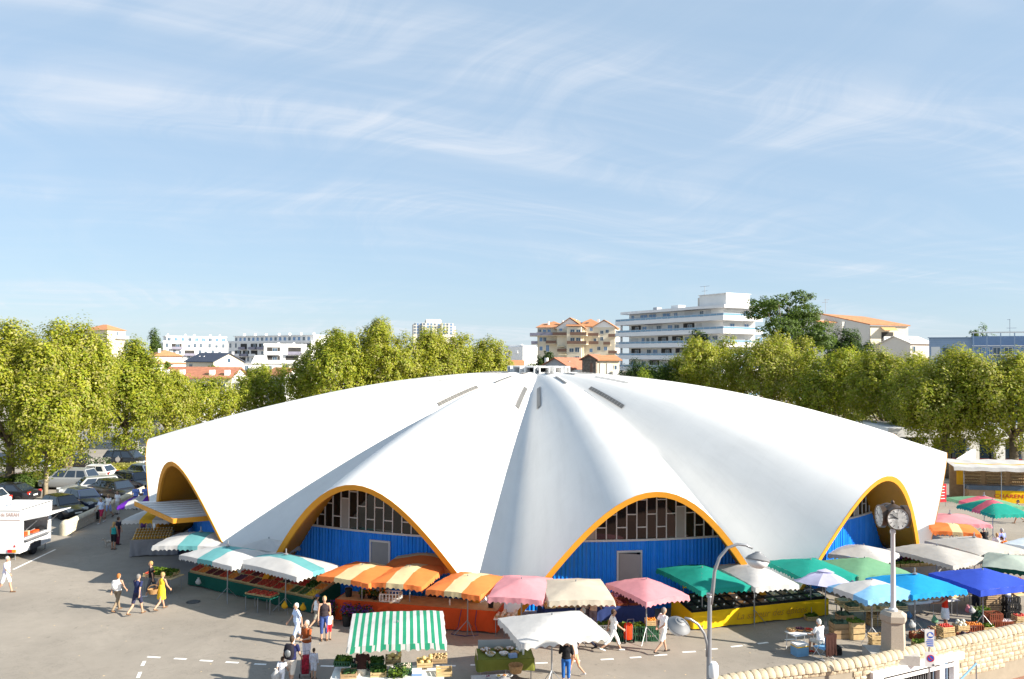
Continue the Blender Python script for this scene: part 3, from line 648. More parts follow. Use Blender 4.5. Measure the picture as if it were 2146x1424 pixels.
# big white balcony block
def balcony_block():
    a, ang, Ln = wall_dir(1289, 196, 1516, 163)
    B = Bld('balcony_apartment_block', a, ang, 'large white apartment block with long continuous balconies and blue glass rails', 'building')
    W = 11.0; zb = [19.4, 16.65, 13.9, 11.15, 8.4, 5.65, 2.9]
    B.part('wall', 'render_white', (3.0, Ln - 2.2, 2.0, W, 0, 21.95))
    B.part('roof_slab', 'band_white', (1.6, Ln - 0.2, 0.4, W + 0.6, 22.0, 22.6))
    B.part('roof_deck', 'render_grey', (2.0, Ln - 0.8, 0.9, W, 22.6, 22.66))
    for z in zb:
        b = B.part('balcony_band', 'band_white', (0, Ln, 0, 0.16, z, z + 0.95), (Ln - 0.16, Ln, 0.16, W, z, z + 0.95), (0, 0.16, 0.16, W, z, z + 0.95), (0.16, Ln - 0.16, 0.16, W, z, z + 0.22))
        g = MB(); g.bx(0.1, Ln - 0.1, 0.06, 0.09, z + 1.0, z + 1.4); g.bx(Ln - 0.09, Ln - 0.06, 0.1, W - 0.1, z + 1.0, z + 1.4); g.bx(0.06, 0.09, 0.1, W - 0.1, z + 1.0, z + 1.4); g.build('glass_rail', 'rail_glass', b)
        r = MB(); r.bx(0.05, Ln - 0.05, 0.045, 0.105, z + 1.41, z + 1.46); r.bx(Ln - 0.105, Ln - 0.045, 0.11, W - 0.1, z + 1.41, z + 1.46)
        for i in range(20): x = 0.1 + (Ln - 0.2) * i / 19; r.bx(x - 0.03, x + 0.03, 0.04, 0.058, z + 0.95, z + 1.41)
        r.build('handrail', 'frame_grey', b)
    rg = random.Random(3)
    for fi, z in enumerate(zb[:6]):
        x = 4.0
        while x < Ln - 4:
            w = rg.choice((1.1, 1.1, 1.6, 2.6, 3.6)); k = rg.random()
            if x + w > Ln - 3: break
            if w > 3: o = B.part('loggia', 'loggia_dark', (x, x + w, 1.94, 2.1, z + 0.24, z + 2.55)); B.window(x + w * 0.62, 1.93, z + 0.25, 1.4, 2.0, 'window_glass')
            elif k < 0.72: B.window(x + w / 2, 1.97, z + 0.25, w, 2.1, 'window_sky' if rg.random() < 0.6 else 'window_glass')
            else: B.part('shutter', 'shutter_white', (x, x + w, 1.93, 2.05, z + 0.25, z + 2.4))
            x += w + rg.choice((0.7, 1.4, 2.4))
        for y in (4.5, 8.5, 12.5):
            if rg.random() < 0.8: B.window(Ln - 2.17, y, z + 0.9, 1.3, 1.3, 'window_sky', 1)
        B.part('pillar', 'band_white', (0.9, 1.3, 0.9, 1.3, z - 2.53 if fi < 5 else 0, z))
        if rg.random() < 0.6: xx = rg.uniform(8, Ln - 8); B.part('rolled_awning', 'balcony_mauve', (xx, xx + 5, 0.7, 1.9, z + 2.60, z + 2.70))
    B.part('lift_house', 'render_white', (Ln - 9.0, Ln - 0.9, 1.6, 8.2, 22.66, 24.95)); B.part('lift_house_roof', 'band_white', (Ln - 9.2, Ln - 0.7, 1.4, 8.4, 24.95, 25.1))
    B.part('chimney', 'render_pale', (Ln - 10.2, Ln - 9.3, 2.2, 3.2, 22.66, 24.6)); B.part('roof_unit', 'render_grey', (11, 12.4, 3, 4.4, 22.66, 23.4)); B.part('roof_unit', 'render_white', (17.5, 20, 3, 5, 22.66, 23.5))
    m = MB(); m.tube((Ln - 10, 4, 22.6), (Ln - 10, 4, 27.3), 0.05, n=5)
    for z, w in ((27.2, 1.5), (26.2, 0.9)): m.tube((Ln - 10 - w, 4, z), (Ln - 10 + w, 4, z), 0.035, n=4)
    m.build('antenna', 'steel', B.root)
balcony_block()

def orange_roof_flats():
    a, ang, Ln = wall_dir(1124, 268, 1290, 262)
    B = Bld('orange_roof_apartments', a, ang, 'cream apartment house with stepped orange tile roofs and brown balconies', 'building')
    k = Ln / 166.0   # metres per photograph pixel there
    z = lambda y: 11.34 + (750 - y) * k
    X = lambda x: (x - 1124) * k
    B.part('wall', 'render_cream', (X(1126), X(1170), 0, 14, 0, z(687)), (X(1170), X(1226), -2.0, 14, 0, z(689)), (X(1226), X(1289), -0.6, 14, 0, z(686)))
    B.part('wall_pier', 'render_cream', (X(1192), X(1222), -3.6, -2.0, 0, z(686)))
    B.gable_wall(X(1166), X(1226), -2.0, 14, z(689), z(668), 'render_white', 'y'); B.roof_gable(X(1166), X(1228), -2.0, 14, z(688), z(667), 'tile_orange', 'y', over=0.5)
    B.roof_shed(X(1123), X(1170), -0.6, 12, z(687), z(676), 'tile_orange'); B.roof_hip(X(1122), X(1182), 3, 15, z(683), z(671), 'tile_orange')
    B.gable_wall(X(1243), X(1289), -0.6, 12, z(686), z(673), 'render_white', 'y'); B.roof_gable(X(1243), X(1290), -0.6, 12, z(686), z(671.5), 'tile_orange', 'y', over=0.5)
    B.roof_hip(X(1196), X(1268), 2, 15, z(684), z(666), 'tile_orange'); B.roof_shed(X(1190), X(1224), -4.0, -1.8, z(685), z(681), 'tile_orange')
    for x0, x1, y, m in ((1112, 1126, 704, 'balcony_mauve'), (1126, 1162, 703, 'balcony_mauve'), (1162, 1198, 703, 'balcony_brown'), (1200, 1234, 703, 'balcony_brown'), (1234, 1256, 704, 'balcony_brown'), (1276, 1292, 706, 'balcony_brown'),
                         (1115, 1128, 721, 'balcony_mauve'), (1146, 1168, 720, 'balcony_brown'), (1194, 1234, 721, 'balcony_brown'), (1236, 1256, 721, 'balcony_brown'), (1266, 1280, 722, 'balcony_brown'), (1172, 1194, 737, 'balcony_brown'), (1276, 1294, 740, 'balcony_brown')):
        d = -3.4 if 1166 < (x0 + x1) / 2 < 1226 else -1.8
        if 1190 < (x0 + x1) / 2 < 1226: d = -5.2
        b = B.part('balcony', m, (X(x0), X(x1), d, d + 0.2, z(y), z(y - 6))); s = MB(); s.bx(X(x0), X(x1), d + 0.2, 0.2, z(y) - 0.25, z(y)); s.build('balcony_slab', 'render_cream', b)
    for x, y, h in ((1131, 696, 6), (1141, 696, 6), (1151, 696, 6), (1134, 716, 9), (1142, 716, 9), (1134, 735, 9), (1148, 737, 14), (1178, 694, 5), (1240, 694, 7), (1262, 700, 7), (1273, 698, 7), (1248, 718, 9), (1262, 714, 8), (1240, 738, 8), (1256, 734, 8), (1270, 734, 8)):
        B.window(X(x), {True: -2.03, False: -0.63 if x > 1226 else -0.03}[1166 < x < 1226], z(y), 1.1, h * k, rnd.choice(('window_glass', 'window_sky')))
    for x, y, h in ((1204, 698, 7), (1216, 698, 7), (1204, 717, 9), (1216, 717, 9), (1214, 738, 10), (1214, 756, 10), (1202, 738, 8)): B.window(X(x), -3.63, z(y), 1.5, h * k, 'window_glass')
    B.part('canopy_blind', 'awning_cream', (X(1172), X(1186), -3.6, -2.2, z(727), z(726)), (X(1176), X(1192), -5.0, -3.4, z(744), z(742)))
    for x, y in ((1143, 672), (1173, 670)): B.part('chimney', 'render_white', (X(x), X(x + 3), 4, 5, z(684), z(y)))
    for x, y in ((1197, 667), (1246, 667), (1225, 670)): B.part('roof_vent', 'render_white', (X(x), X(x + 4), 8, 9, z(672), z(y)))
    for x, y in ((1215, 675), (1228, 675)):
        m = MB(); m.box((X(x), 4.4, z(y)), (1.0, 0.8, 0.1)); m.build('roof_light', 'window_sky', B.root)
orange_roof_flats()

def slab_block(name, px0, d0, px1, d1, label, yroof, depth=14, floors=5, h=2.9, pattern='gaps', setback=True, m='render_white', seed=1, chim=5):
    a, ang, Ln = wall_dir(px0, d0, px1, d1); B = Bld(name, a, ang, label, 'building', 'white apartment blocks on the skyline'); zt = 11.34 + (750 - yroof) / 1668 * (d0 + d1) / 2; rg = random.Random(seed)
    B.part('wall', m, (0, Ln, 0, depth, 0, zt))
    if setback: B.part('penthouse', m, (1.5, Ln - 1.0, 2.2, depth - 1, zt, zt + 2.7)); B.part('penthouse_roof', 'band_white', (1.0, Ln - 0.6, 1.6, depth - 0.6, zt + 2.7, zt + 2.95))
    B.part('parapet', 'band_white', (-0.15, Ln + 0.15, -0.15, 0.1, zt, zt + 0.7))
    for f in range(floors):
        z = zt - h * (f + 1) + 0.1; x = 1.0
        while x < Ln - 2.5:
            k = rg.random(); w = 4.2 if k < 0.4 else 1.2
            if x + w > Ln - 0.5: break
            if k < 0.4:
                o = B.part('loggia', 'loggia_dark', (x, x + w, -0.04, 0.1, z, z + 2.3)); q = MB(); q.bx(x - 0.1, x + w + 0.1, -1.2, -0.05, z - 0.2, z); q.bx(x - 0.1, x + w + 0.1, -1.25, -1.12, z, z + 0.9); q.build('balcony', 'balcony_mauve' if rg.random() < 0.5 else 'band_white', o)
                if rg.random() < 0.5: B.window(x + w * 0.6, -0.08, z + 0.05, 1.6, 2.0, 'window_glass')
            else: B.window(x + w / 2, -0.03, z + 0.6, w, 1.4 if rg.random() < 0.5 else 1.9, 'window_glass')
            x += w + rg.choice((1.2, 1.8, 2.6))
    if setback:
        for i in range(int(Ln / 3)): B.window(2.6 + i * 2.9 if 2.6 + i * 2.9 < Ln - 2 else Ln - 3, 2.17, zt + 0.2, 1.5, 2.0, 'window_sky' if i % 3 else 'window_glass')
    for i in range(chim):
        x = Ln * (i + 0.5) / chim + rg.uniform(-1, 1); B.part('chimney', 'render_white', (x, x + 0.7, 4, 5, zt + (2.9 if setback else 0), zt + (3.9 if setback else 1.2)))
    return B
slab_block('white_flats', 342, 352, 480, 366, 'white apartment block behind the orange hip-roofed house', 724, seed=2)
slab_block('white_flats', 478, 346, 652, 316, 'wide white apartment block with dark loggias left of the tall trees', 722, seed=5, floors=6, chim=7)
slab_block('white_flats', 553, 266, 642, 270, 'plain blank-walled white block before the wide one', 729, seed=8, floors=3, setback=False, chim=2)
slab_block('white_flats', 1060, 372, 1096, 366, 'small distant white block left of the orange-roofed flats', 727, seed=9, floors=5, setback=False, chim=1, depth=16)
slab_block('white_flats', 1096, 366, 1122, 384, 'blank end wall of the small distant white block', 727.5, seed=10, floors=5, setback=False, chim=1, depth=8)
def tower():
    a, ang, Ln = wall_dir(866, 455, 955, 459); B = Bld('tower_block', a, ang, 'distant pale tower block with stepped roof above the tree tops', 'building')
    k = 457 / 1668.0; z = lambda y: 11.34 + (750 - y) * k; X = lambda x: (x - 866) * k
    for x0, x1, y, yy in ((866, 890, 681, 0), (884, 906, 679, -1.5), (893, 925, 672, 2), (925, 950, 679, 0.5), (944, 955, 685, 2.5)): B.part('wall', 'render_pale', (X(x0), X(x1), yy, 18, 0, z(y)))
    for i, (x, yy) in enumerate(((869, 0), (875, 0), (881, 0), (888, -1.5), (896, -1.5), (903, -1.5), (911, 2), (919, 2), (930, .5), (937, .5), (945, .5))):
        for y in (684, 690, 696, 702):
            B.window(X(x), yy - 0.03, z(y), 1.2, 1.3, 'window_sky' if (i + y) % 3 else 'window_glass')
    B.part('lift_house', 'render_white', (X(893), X(924), 4, 12, z(672), z(670.5)))
tower()
def houses():
    def house(name, px0, d0, px1, d1, label, yeave, yridge, depth, roof, wall, axis='x', zmin=0.0):
        a, ang, Ln = wall_dir(px0, d0, px1, d1); d = (d0 + d1) / 2; B = Bld(name, a, ang, label, 'house'); ze = 11.34 + (750 - yeave) / 1668 * d; zr = 11.34 + (750 - yridge) / 1668 * d
        B.part('wall', wall, (0, Ln, 0, depth, 0, ze)); B.Ln = Ln; B.ze = ze; B.zr = zr; B.D = depth
        if roof[1] == 'hip': B.roof_hip(-0.5, Ln + 0.5, -0.5, depth + 0.5, ze, zr, roof[0])
        else: B.roof_gable(0, Ln, 0, depth, ze, zr, roof[0], axis); B.gable_wall(0, Ln, 0, depth, ze, zr, wall, axis)
        return B
    B = house('hip_roof_house', 326, 196, 382, 200, 'white house with a bright orange two-tier hip roof', 752, 739, 7, ('tile_orange', 'hip'), 'render_cream')
    B.part('lower_roof', 'tile_orange', (-1.2, B.Ln + 0.8, -2.2, 0, B.ze - 1.9, B.ze - 1.6)); B.part('lower_wall', 'render_white', (-0.6, B.Ln + 0.4, -1.8, 0, 0, B.ze - 1.9)); B.part('chimney', 'render_white', (1.2, 1.8, 2, 2.6, B.ze, B.zr + 0.3))
    for x in (1.6, 3.4, 5.2): B.window(x, -1.83, B.ze - 4.6, 1.0, 1.6)
    B = house('slate_roof_house', 390, 186, 448, 180, 'cream house with a dark blue slate roof', 763, 746, 8, ('slate', 'gable'), 'render_cream', 'x')
    for x in (2.1, 3.8):
        m = MB(); m.box((x, 2.2, B.ze + 1.0), (0.5, 0.5, 0.5)); m.build('roof_light', 'render_white', B.root)
    B.part('chimney', 'render_pale', (B.Ln - 0.8, B.Ln - 0.3, 5, 5.6, B.ze, B.zr + 0.4)); B.window(B.Ln + 0.03, 4, B.ze - 0.2, 0.9, 1.0, side=1); B.window(2, -0.03, B.ze - 1.8, 1.2, 1.2)
    B = house('tiled_terrace', 338, 134, 483, 134, 'long low white terrace with a red pantile roof and four chimneys', 797.5, 777, 9, ('tile_red', 'gable'), 'render_white', 'x')
    for px in (340, 373, 436, 468): x = (px - 338) / 145 * B.Ln; B.part('chimney', 'render_white', (x, x + 0.75, 0.6, 1.4, B.ze - 0.1, B.ze + 1.35))
    for i in range(6): B.window(1.2 + i * 1.85, -0.03, B.ze - 2.2, 0.9, 1.5, 'window_glass')
    B = house('gable_house', 1131, 142, 1196, 138, 'grey gable-ended house with a brown-red roof behind the roof vents', 771, 751, 9, ('tile_red', 'gable'), 'render_grey', 'y')
    B.part('side_wing', 'render_white', (B.Ln, B.Ln + 1.6, 0.5, 8, 0, B.ze - 0.3)); B.part('chimney', 'render_white', (1.0, 1.5, 0.1, 0.6, B.ze, B.zr + 0.1)); B.part('chimney', 'steel', (B.Ln - 2.2, B.Ln - 1.7, 2.0, 2.5, B.ze, B.zr - 0.5))
    # its right half carries the long roof slope seen from here
    B = house('stone_house', 1220, 131, 1249, 130.2, 'rubble stone house end with a narrow boarded window', 752, 743.5, 7, ('tile_red', 'gable'), 'rubble', 'y')
    B.part('window_board', 'balcony_brown', (1.35, 1.75, -0.05, 0.05, B.ze - 2.2, B.ze - 0.6))
    B = house('cream_cottage', 1250, 131, 1298, 131.8, 'cream cottage with two tall shuttered windows beside the stone house', 754, 745.5, 6, ('tile_orange', 'gable'), 'render_cream', 'x')
    for x in (0.9, 2.1): B.window(x, -0.03, B.ze - 2.4, 0.55, 1.9, 'shutter_white')
    B.part('balcony', 'render_white', (2.6, B.Ln, -1.0, 0, B.ze - 2.6, B.ze - 1.8)); B.window(3.3, -0.03, B.ze - 1.6, 0.5, 0.8)
    B = house('red_roof_shed', 1066, 172, 1096, 172, 'low house with a red tile roof left of the roof vents', 769, 757, 6, ('tile_orange', 'gable'), 'render_cream', 'x')
    B = house('flat_white_house', 498, 216, 592, 220, 'low white modern house with a tapered white chimney', 766, 765.5, 8, ('band_white', 'hip'), 'render_white')
    m = MB(); m.add([(3.6, 2, B.ze), (8.0, 2, B.ze), (8.0, 4, B.ze), (3.6, 4, B.ze), (4.6, 2.3, B.ze + 2.2), (7.7, 2.3, B.ze + 2.2), (7.7, 3.7, B.ze + 2.2), (4.6, 3.7, B.ze + 2.2)], [(0, 1, 5, 4), (1, 2, 6, 5), (2, 3, 7, 6), (3, 0, 4, 7), (4, 5, 6, 7)]); m.build('tapered_chimney', 'render_white', B.root)
    for x in (1.2, 2.4, 8.5): B.window(x, -0.03, B.ze - 2.2, 1.0, 1.6)
    B = house('white_gable_house', 598, 168, 640, 172, 'white gabled house in the gap between the trees', 790, 776, 7, ('tile_orange', 'gable'), 'render_white', 'y')
    B.window(2.0, -0.03, B.ze - 1.2, 0.8, 1.3)
    B = house('hilltop_flats', 224, 276, 262, 284, 'cream building with an orange roof peeping over the left trees', 699, 687, 10, ('tile_orange', 'hip'), 'render_cream')
    B.part('balcony', 'render_white', (3.6, B.Ln + 0.4, -1.2, 0, B.ze - 3.0, B.ze - 2.0)); B.window(4.6, -0.03, B.ze - 2.0, 1.2, 1.6)
    B = house('dormer_house', 1908, 176, 1954, 178, 'grey-tiled house between the apartment house and the blue building', 714, 699, 9, ('render_pale', 'gable'), 'render_pale', 'x')
    for x in (1.8, 3.0): m = MB(); m.box((x, 1.9, B.ze + 0.85), (0.8, 0.8, 0.12)); m.build('roof_light', 'window_sky', B.root)
    B.window(1.0, -0.03, B.ze - 2.0, 0.8, 1.4); B.part('lower_roof', 'tile_red', (-1.5, B.Ln + 1.5, -3.0, -0.05, B.ze - 3.6, B.ze - 3.3)); B.part('lower_wall', 'render_cream', (-1.2, B.Ln + 1.2, -2.7, -0.05, 0, B.ze - 3.6))
houses()
def right_flats():
    a, ang, Ln = wall_dir(1824, 188, 1903, 189.5); B = Bld('tiled_apartment_house', a, ang, 'cream apartment house with a sloping orange roof and white balconies', 'building')
    k = Ln / 79.0; z = lambda y: 11.34 + (750 - y) * k; X = lambda x: (x - 1824) * k; D = 12.0
    B.part('wall', 'render_cream', (0, Ln, 0, D, 0, z(684)))
    m = MB(); zl, zr_, zb = z(682), z(684), z(656); xl = X(1744)
    B.part('side_wing', 'render_white', (X(1735), X(1790), 5, D + 4, 0, z(672))); B.part('side_wall', 'render_pale', (X(1778), 0, 2.5, D + 2, 0, z(676)))
    P = [Vector(p) for p in ((-0.4, -0.5, z(683)), (Ln + 0.3, -0.5, z(684)), (Ln + 0.3, D + 6, z(660)), (X(1744), D + 6, z(652)), (X(1744), 6, z(660)))]; U = [p + Vector((0, 0, 0.25)) for p in P]; n = 5
    m.add(P + U, [tuple(range(n - 1, -1, -1)), tuple(range(n, 2 * n))] + [(i, (i + 1) % n, n + (i + 1) % n, n + i) for i in range(n)]); rf = m.build('roof', 'tile_orange', B.root)
    g = MB(); g.add([P[4] - Vector((0, 0, 8)), P[0] - Vector((0, -0.3, 8)), P[0], P[4]], [(0, 1, 2, 3)]); g.build('gable', 'render_pale', B.root)
    B.roof_shed(X(1732), X(1782), 3.5, 9, z(678), z(665), 'tile_orange', name='lower_roof')
    for zz in (z(716), z(742)):
        b = B.part('balcony', 'render_white', (X(1844), X(1886), -1.6, -1.45, zz, zz + 1.4)); s = MB(); s.bx(X(1844), X(1886), -1.45, 0.1, zz, zz + 0.2); s.build('balcony_slab', 'render_white', b)
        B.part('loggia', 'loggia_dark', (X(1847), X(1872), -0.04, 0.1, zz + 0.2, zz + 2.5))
    s = MB(); s.add([(X(1845), -0.1, z(686)), (X(1874), -0.1, z(686)), (X(1874), -1.7, z(693)), (X(1845), -1.7, z(693))], [(0, 1, 2, 3)]); s.build('blind', 'awning_stripe', B.root)
    s = MB(); s.add([(X(1850), -0.1, z(719)), (X(1870), -0.1, z(719)), (X(1876), -1.7, z(730)), (X(1850), -1.7, z(727))], [(0, 1, 2, 3)]); s.build('blind', 'shutter_white', B.root)
    B.part('ground_wing', 'render_cream', (X(1888), X(1914), -2, 6, 0, z(714))); B.part('wing_roof', 'tile_orange', (X(1886), X(1916), -2.4, 6, z(714), z(712))); B.window(X(1893), -2.03, z(738), 1.6, 2.2, 'shutter_white')
    for x, y in ((1796, 668), (1828, 669)):
        q = MB(); q.box((X(x), 7.5 if x < 1810 else 8.5, z(y) + 0.2), (1.6, 0.5, 0.3)); q.build('roof_light', 'window_sky', rf)
    for x in (1742, 1751): B.window(X(x), 4.97, z(700), 0.9, 1.6, 'window_glass')
    t = MB(); t.tube((X(1779), 10, z(657)), (X(1779), 10, z(628)), 0.05, n=5); t.tube((X(1772), 10, z(635)), (X(1784), 10, z(634)), 0.04, n=4); t.tube((X(1775), 10, z(630)), (X(1787), 10, z(629)), 0.04, n=4); t.build('antenna', 'steel', B.root)
right_flats()
def blue_building():
    a, ang, Ln = wall_dir(1947, 132, 2180, 124); B = Bld('blue_metal_building', a, ang, 'low blue metal-clad building with a white roof frame at the right edge', 'building')
    k = 128 / 1668.0; z = lambda y: 11.34 + (750 - y) * k; X = lambda x: (x - 1947) * k
    B.part('wall', 'metal_blue_pale', (0, X(2028), 0, 14, 0, z(701)))
    B.part('wing_wall', 'metal_blue', (X(2028), Ln + 6, -0.5, 14, 0, z(698)))
    for i in range(9): y = 702 + i * 4; B.part('cladding_joint', 'band_white' if False else 'metal_blue', (0, X(2028), -0.015, 0.02, z(y + 0.5), z(y)))
    B.part('roof_edge', 'metal_blue_pale', (-0.2, X(2028), -0.2, 14.2, z(701), z(699.5)))
    fr = MB(); fr.bx(X(2028), Ln + 6, -3.0, -2.8, z(692.5), z(690)); fr.build('roof_beam', 'white_metal', B.root)
    for i in range(8):
        x = X(2030) + i * X(1971); m = MB(); m.bx(x, x + 0.14, -3.0, -2.86, 0, z(692.5)); m.build('post', 'metal_blue_pale', B.root); m = MB(); m.bx(x, x + 0.12, -2.86, 0, z(692), z(690.5)); m.build('roof_beam', 'white_metal', B.root)
    B.part('string_course', 'band_white', (X(2028), Ln + 6, -0.62, -0.5, z(719), z(717)))
    for i in range(12): B.window(X(2052) + i * 1.55, -0.55, z(742), 1.15, 1.6, 'window_glass' if i % 3 else 'window_sky')
    B.part('handrail', 'white_metal', (X(2058), Ln + 6, -2.85, -2.75, z(737.5), z(736)))
    B.part('white_door_panel', 'render_white', (X(1951), X(1968), -0.06, 0.1, z(745), z(720))); B.part('dark_window', 'window_glass', (X(1973), X(1983), -0.06, 0.1, z(735), z(722)))
    t = MB(); t.tube((X(2096), 5, z(698)), (X(2096), 5, z(660)), 0.04, n=5); t.tube((X(2091), 5, z(661)), (X(2097), 5, z(661)), 0.03, n=4); t.tube((X(2090), 5, z(679)), (X(2108), 5, z(679)), 0.03, n=4); t.build('antenna', 'steel', B.root)
blue_building()
def shop_row():
    a, ang, Ln = wall_dir(1862, 84.0, 2230, 82.0); B = Bld('shop_row', a, ang, 'white shop arcade with slanted columns and dark windows behind the right trees', 'building')
    k = 83 / 1668.0; X = lambda x: (x - 1862) * k
    B.part('wall', 'dark_interior', (0, Ln, 1.2, 10, 0, 3.4)); B.part('fascia', 'render_white', (-0.4, Ln, -1.0, 10, 3.4, 4.3)); B.part('roof_deck', 'render_grey', (0, Ln, -0.5, 9.5, 4.3, 4.34))
    for x in (1922, 2012, 2062, 2116, 2170):
        m = MB(); x0 = X(x); w = 0.75
        m.add([(x0, -0.9, 3.4), (x0 + w * 1.5, -0.9, 3.4), (x0 + w * 1.5, -0.3, 3.4), (x0, -0.3, 3.4), (x0 + w * 0.75, -0.9, 0), (x0 + w * 1.5, -0.9, 0), (x0 + w * 1.5, -0.3, 0), (x0 + w * 0.75, -0.3, 0)], [(0, 4, 5, 1), (1, 5, 6, 2), (2, 6, 7, 3), (3, 7, 4, 0), (0, 1, 2, 3)]); m.build('slanted_column', 'render_white', B.root)
    for i in range(9):
        x = X(1880) + i * 1.95; g = B.part('shop_window', 'window_glass', (x, x + 1.75, 1.12, 1.19, 0.3, 3.2)); q = MB(); q.bx(x, x + 1.75, 1.09, 1.115, 1.0, 1.12); q.build('red_stripe', mat('stripe_red', (0.45, 0.03, 0.03), 0.5), g)
    text_mesh('sign_letters', 'RO', 0.5, 'dark_metal', B.root, Matrix.Translation((X(2040), -1.02, 3.6)) @ Matrix.Rotation(R_(90), 4, 'X'))
    bl = B.part('poster_board', 'metal_blue', (X(2006), X(2014), -0.95, -0.9, 0.4, 2.4)); q = MB(); q.bx(X(2007.3), X(2012.7), -0.97, -0.955, 1.1, 2.1); q.build('poster_print', 'render_white', bl)
shop_row()

# ---------------------------------------------------------------- market parasols
def cloth(name, c, trans=0.30, var=0.09):
    if name in MATS: return name
    mat(name, c, 0.8, var, 1.3, 0.5, 3.2, spec=0.15, trans=trans, var2=var * 0.6, scale2=0.5); return name
W_ = cloth('cloth_white', (0.62, 0.61, 0.60)); CR = cloth('cloth_cream', (0.62, 0.55, 0.45)); TQ = cloth('cloth_turquoise', (0.16, 0.44, 0.46)); OR = cloth('cloth_orange', (0.86, 0.25, 0.07)); YE = cloth('cloth_pale_yellow', (0.80, 0.66, 0.38))
PK = cloth('cloth_pink', (0.74, 0.33, 0.37)); GR = cloth('cloth_green', (0.02, 0.33, 0.26)); GT = cloth('cloth_stripe_green', (0.03, 0.30, 0.17)); LG = cloth('cloth_pale_green', (0.20, 0.42, 0.25)); SB = cloth('cloth_sky_blue', (0.02, 0.34, 0.72)); BL = cloth('cloth_blue', (0.045, 0.10, 0.58))
LB = cloth('cloth_light_blue', (0.25, 0.52, 0.80)); LV = cloth('cloth_lavender', (0.56, 0.55, 0.74)); YL = cloth('cloth_yellow', (0.80, 0.46, 0.03)); PU = cloth('cloth_purple', (0.17, 0.03, 0.46)); GG = cloth('cloth_sage', (0.40, 0.47, 0.42)); PP = cloth('cloth_rose', (0.72, 0.16, 0.22)); GD = cloth('cloth_dark_green', (0.012, 0.08, 0.05))
CW = cloth('cloth_cool_white', (0.62, 0.70, 0.78)); CG = cloth('cloth_grey_white', (0.54, 0.52, 0.49))
GMP = 'market parasols'
def parasol(A, B, C, label, bands=(W_,), axis=0, ze=2.15, rise=0.36, sc=0.22, val=0.25, valm=None, finial=False, tilt=0.0, group=GMP, spread=None, center=None, pole_r=0.028, wide=None):
    """A, B, C: three corners as seen in the photograph (left, front, right), taken to the height of the eaves"""
    a, b, c = at(*A, ze), at(*B, ze), at(*C, ze); u = b - a; w = u.length; ang = math.atan2(u.y, u.x); uu = u / w; vv = Vector((-uu.y, uu.x, 0)); d = (c - b).dot(vv)
    d = max(1.5, d); cen = b - uu * (w / 2) + vv * (d / 2); cen.z = 0
    root = empty('market_parasol', cen, ang, label, 'parasol', group)
    nb = len(bands); sw = spread or [1.0 / nb] * nb; edges = [-1.0]
    for q in sw: edges.append(edges[-1] + 2 * q)
    rg = random.Random(sum(map(ord, label)))
    # sample lines: along the banded axis cut at the band edges
    def lines(n, cuts): return sorted(set([round(-1 + 2 * i / n, 4) for i in range(n + 1)] + [round(x, 4) for x in cuts]))
    US = lines(12, edges[1:-1] if axis == 0 else []); VS = lines(12, edges[1:-1] if axis == 1 else [])
    ph = rg.uniform(0, 6)
    def zc(x, y):
        m = max(abs(x), abs(y)); e = min(abs(x), abs(y)); sag = -0.10 * math.sin(math.pi * min(1, e / max(m, 1e-3))) * m * (1 - m)
        wr = 0.008 * math.sin(7 * x + 3 * y + ph) * m + 0.006 * math.sin(19 * x - 13 * y + ph)
        return ze + rise * (1 - (0.8 * m + 0.2 * m ** 2.2)) + sag + wr - 0.04 * (abs(x * y)) ** 2 + tilt * y * d / 2
    def P(i, j): x, y = US[i], VS[j]; return (x * w / 2, y * d / 2, zc(x, y))
    mats = list(dict.fromkeys(bands)); nu, nv = len(US), len(VS); mb = MB()
    vs = [P(i, j) for j in range(nv) for i in range(nu)]; fs = []; ms = []
    for j in range(nv - 1):
        for i in range(nu - 1):
            q = (US[i] + US[i + 1]) / 2 if axis == 0 else (VS[j] + VS[j + 1]) / 2
            k = max(t for t in range(nb) if edges[t] <= q + 1e-6); fs.append((j * nu + i, j * nu + i + 1, (j + 1) * nu + i + 1, (j + 1) * nu + i)); ms.append(mats.index(bands[k]))
    mb.add(vs, fs); mb.m = ms; mb.build('canopy', mats, root, smooth=True, angle=24)
    # scalloped valance round the four sides
    vb = MB(); vm = []; loop = []
    for x in US: loop.append((x, -1.0))
    for y in VS[1:]: loop.append((1.0, y))
    for x in US[::-1][1:]: loop.append((x, 1.0))
    for y in VS[::-1][1:-1]: loop.append((-1.0, y))
    N = len(loop); fine = []
    for i in range(N):
        p, q = loop[i], loop[(i + 1) % N]; L_ = math.hypot((q[0] - p[0]) * w / 2, (q[1] - p[1]) * d / 2); n = max(1, int(L_ / 0.045))
        for k in range(n): fine.append((p[0] + (q[0] - p[0]) * k / n, p[1] + (q[1] - p[1]) * k / n))
    s = 0.0; pts = []; prev = None
    for (x, y) in fine:
        if prev: s += math.hypot((x - prev[0]) * w / 2, (y - prev[1]) * d / 2)
        prev = (x, y); pts.append((x, y, s))
    n = len(pts); vv_ = []
    for (x, y, s) in pts:
        z = zc(x, y); ox = 1 + 0.05 / w; dz = val - (0.085 * abs(math.cos(math.pi * s / sc)) if sc else 0); out = 0.02 * math.sin(s * 9 + ph)
        vv_.append((x * w / 2 * 1.003, y * d / 2 * 1.003, z)); vv_.append((x * (w / 2 + 0.03 + out), y * (d / 2 + 0.03 + out), z - dz))
    vb.add(vv_, [(2 * i, 2 * i + 1, (2 * i + 3) % (2 * n), (2 * i + 2) % (2 * n)) for i in range(n)])
    vmats = list(mats); k_ms = []
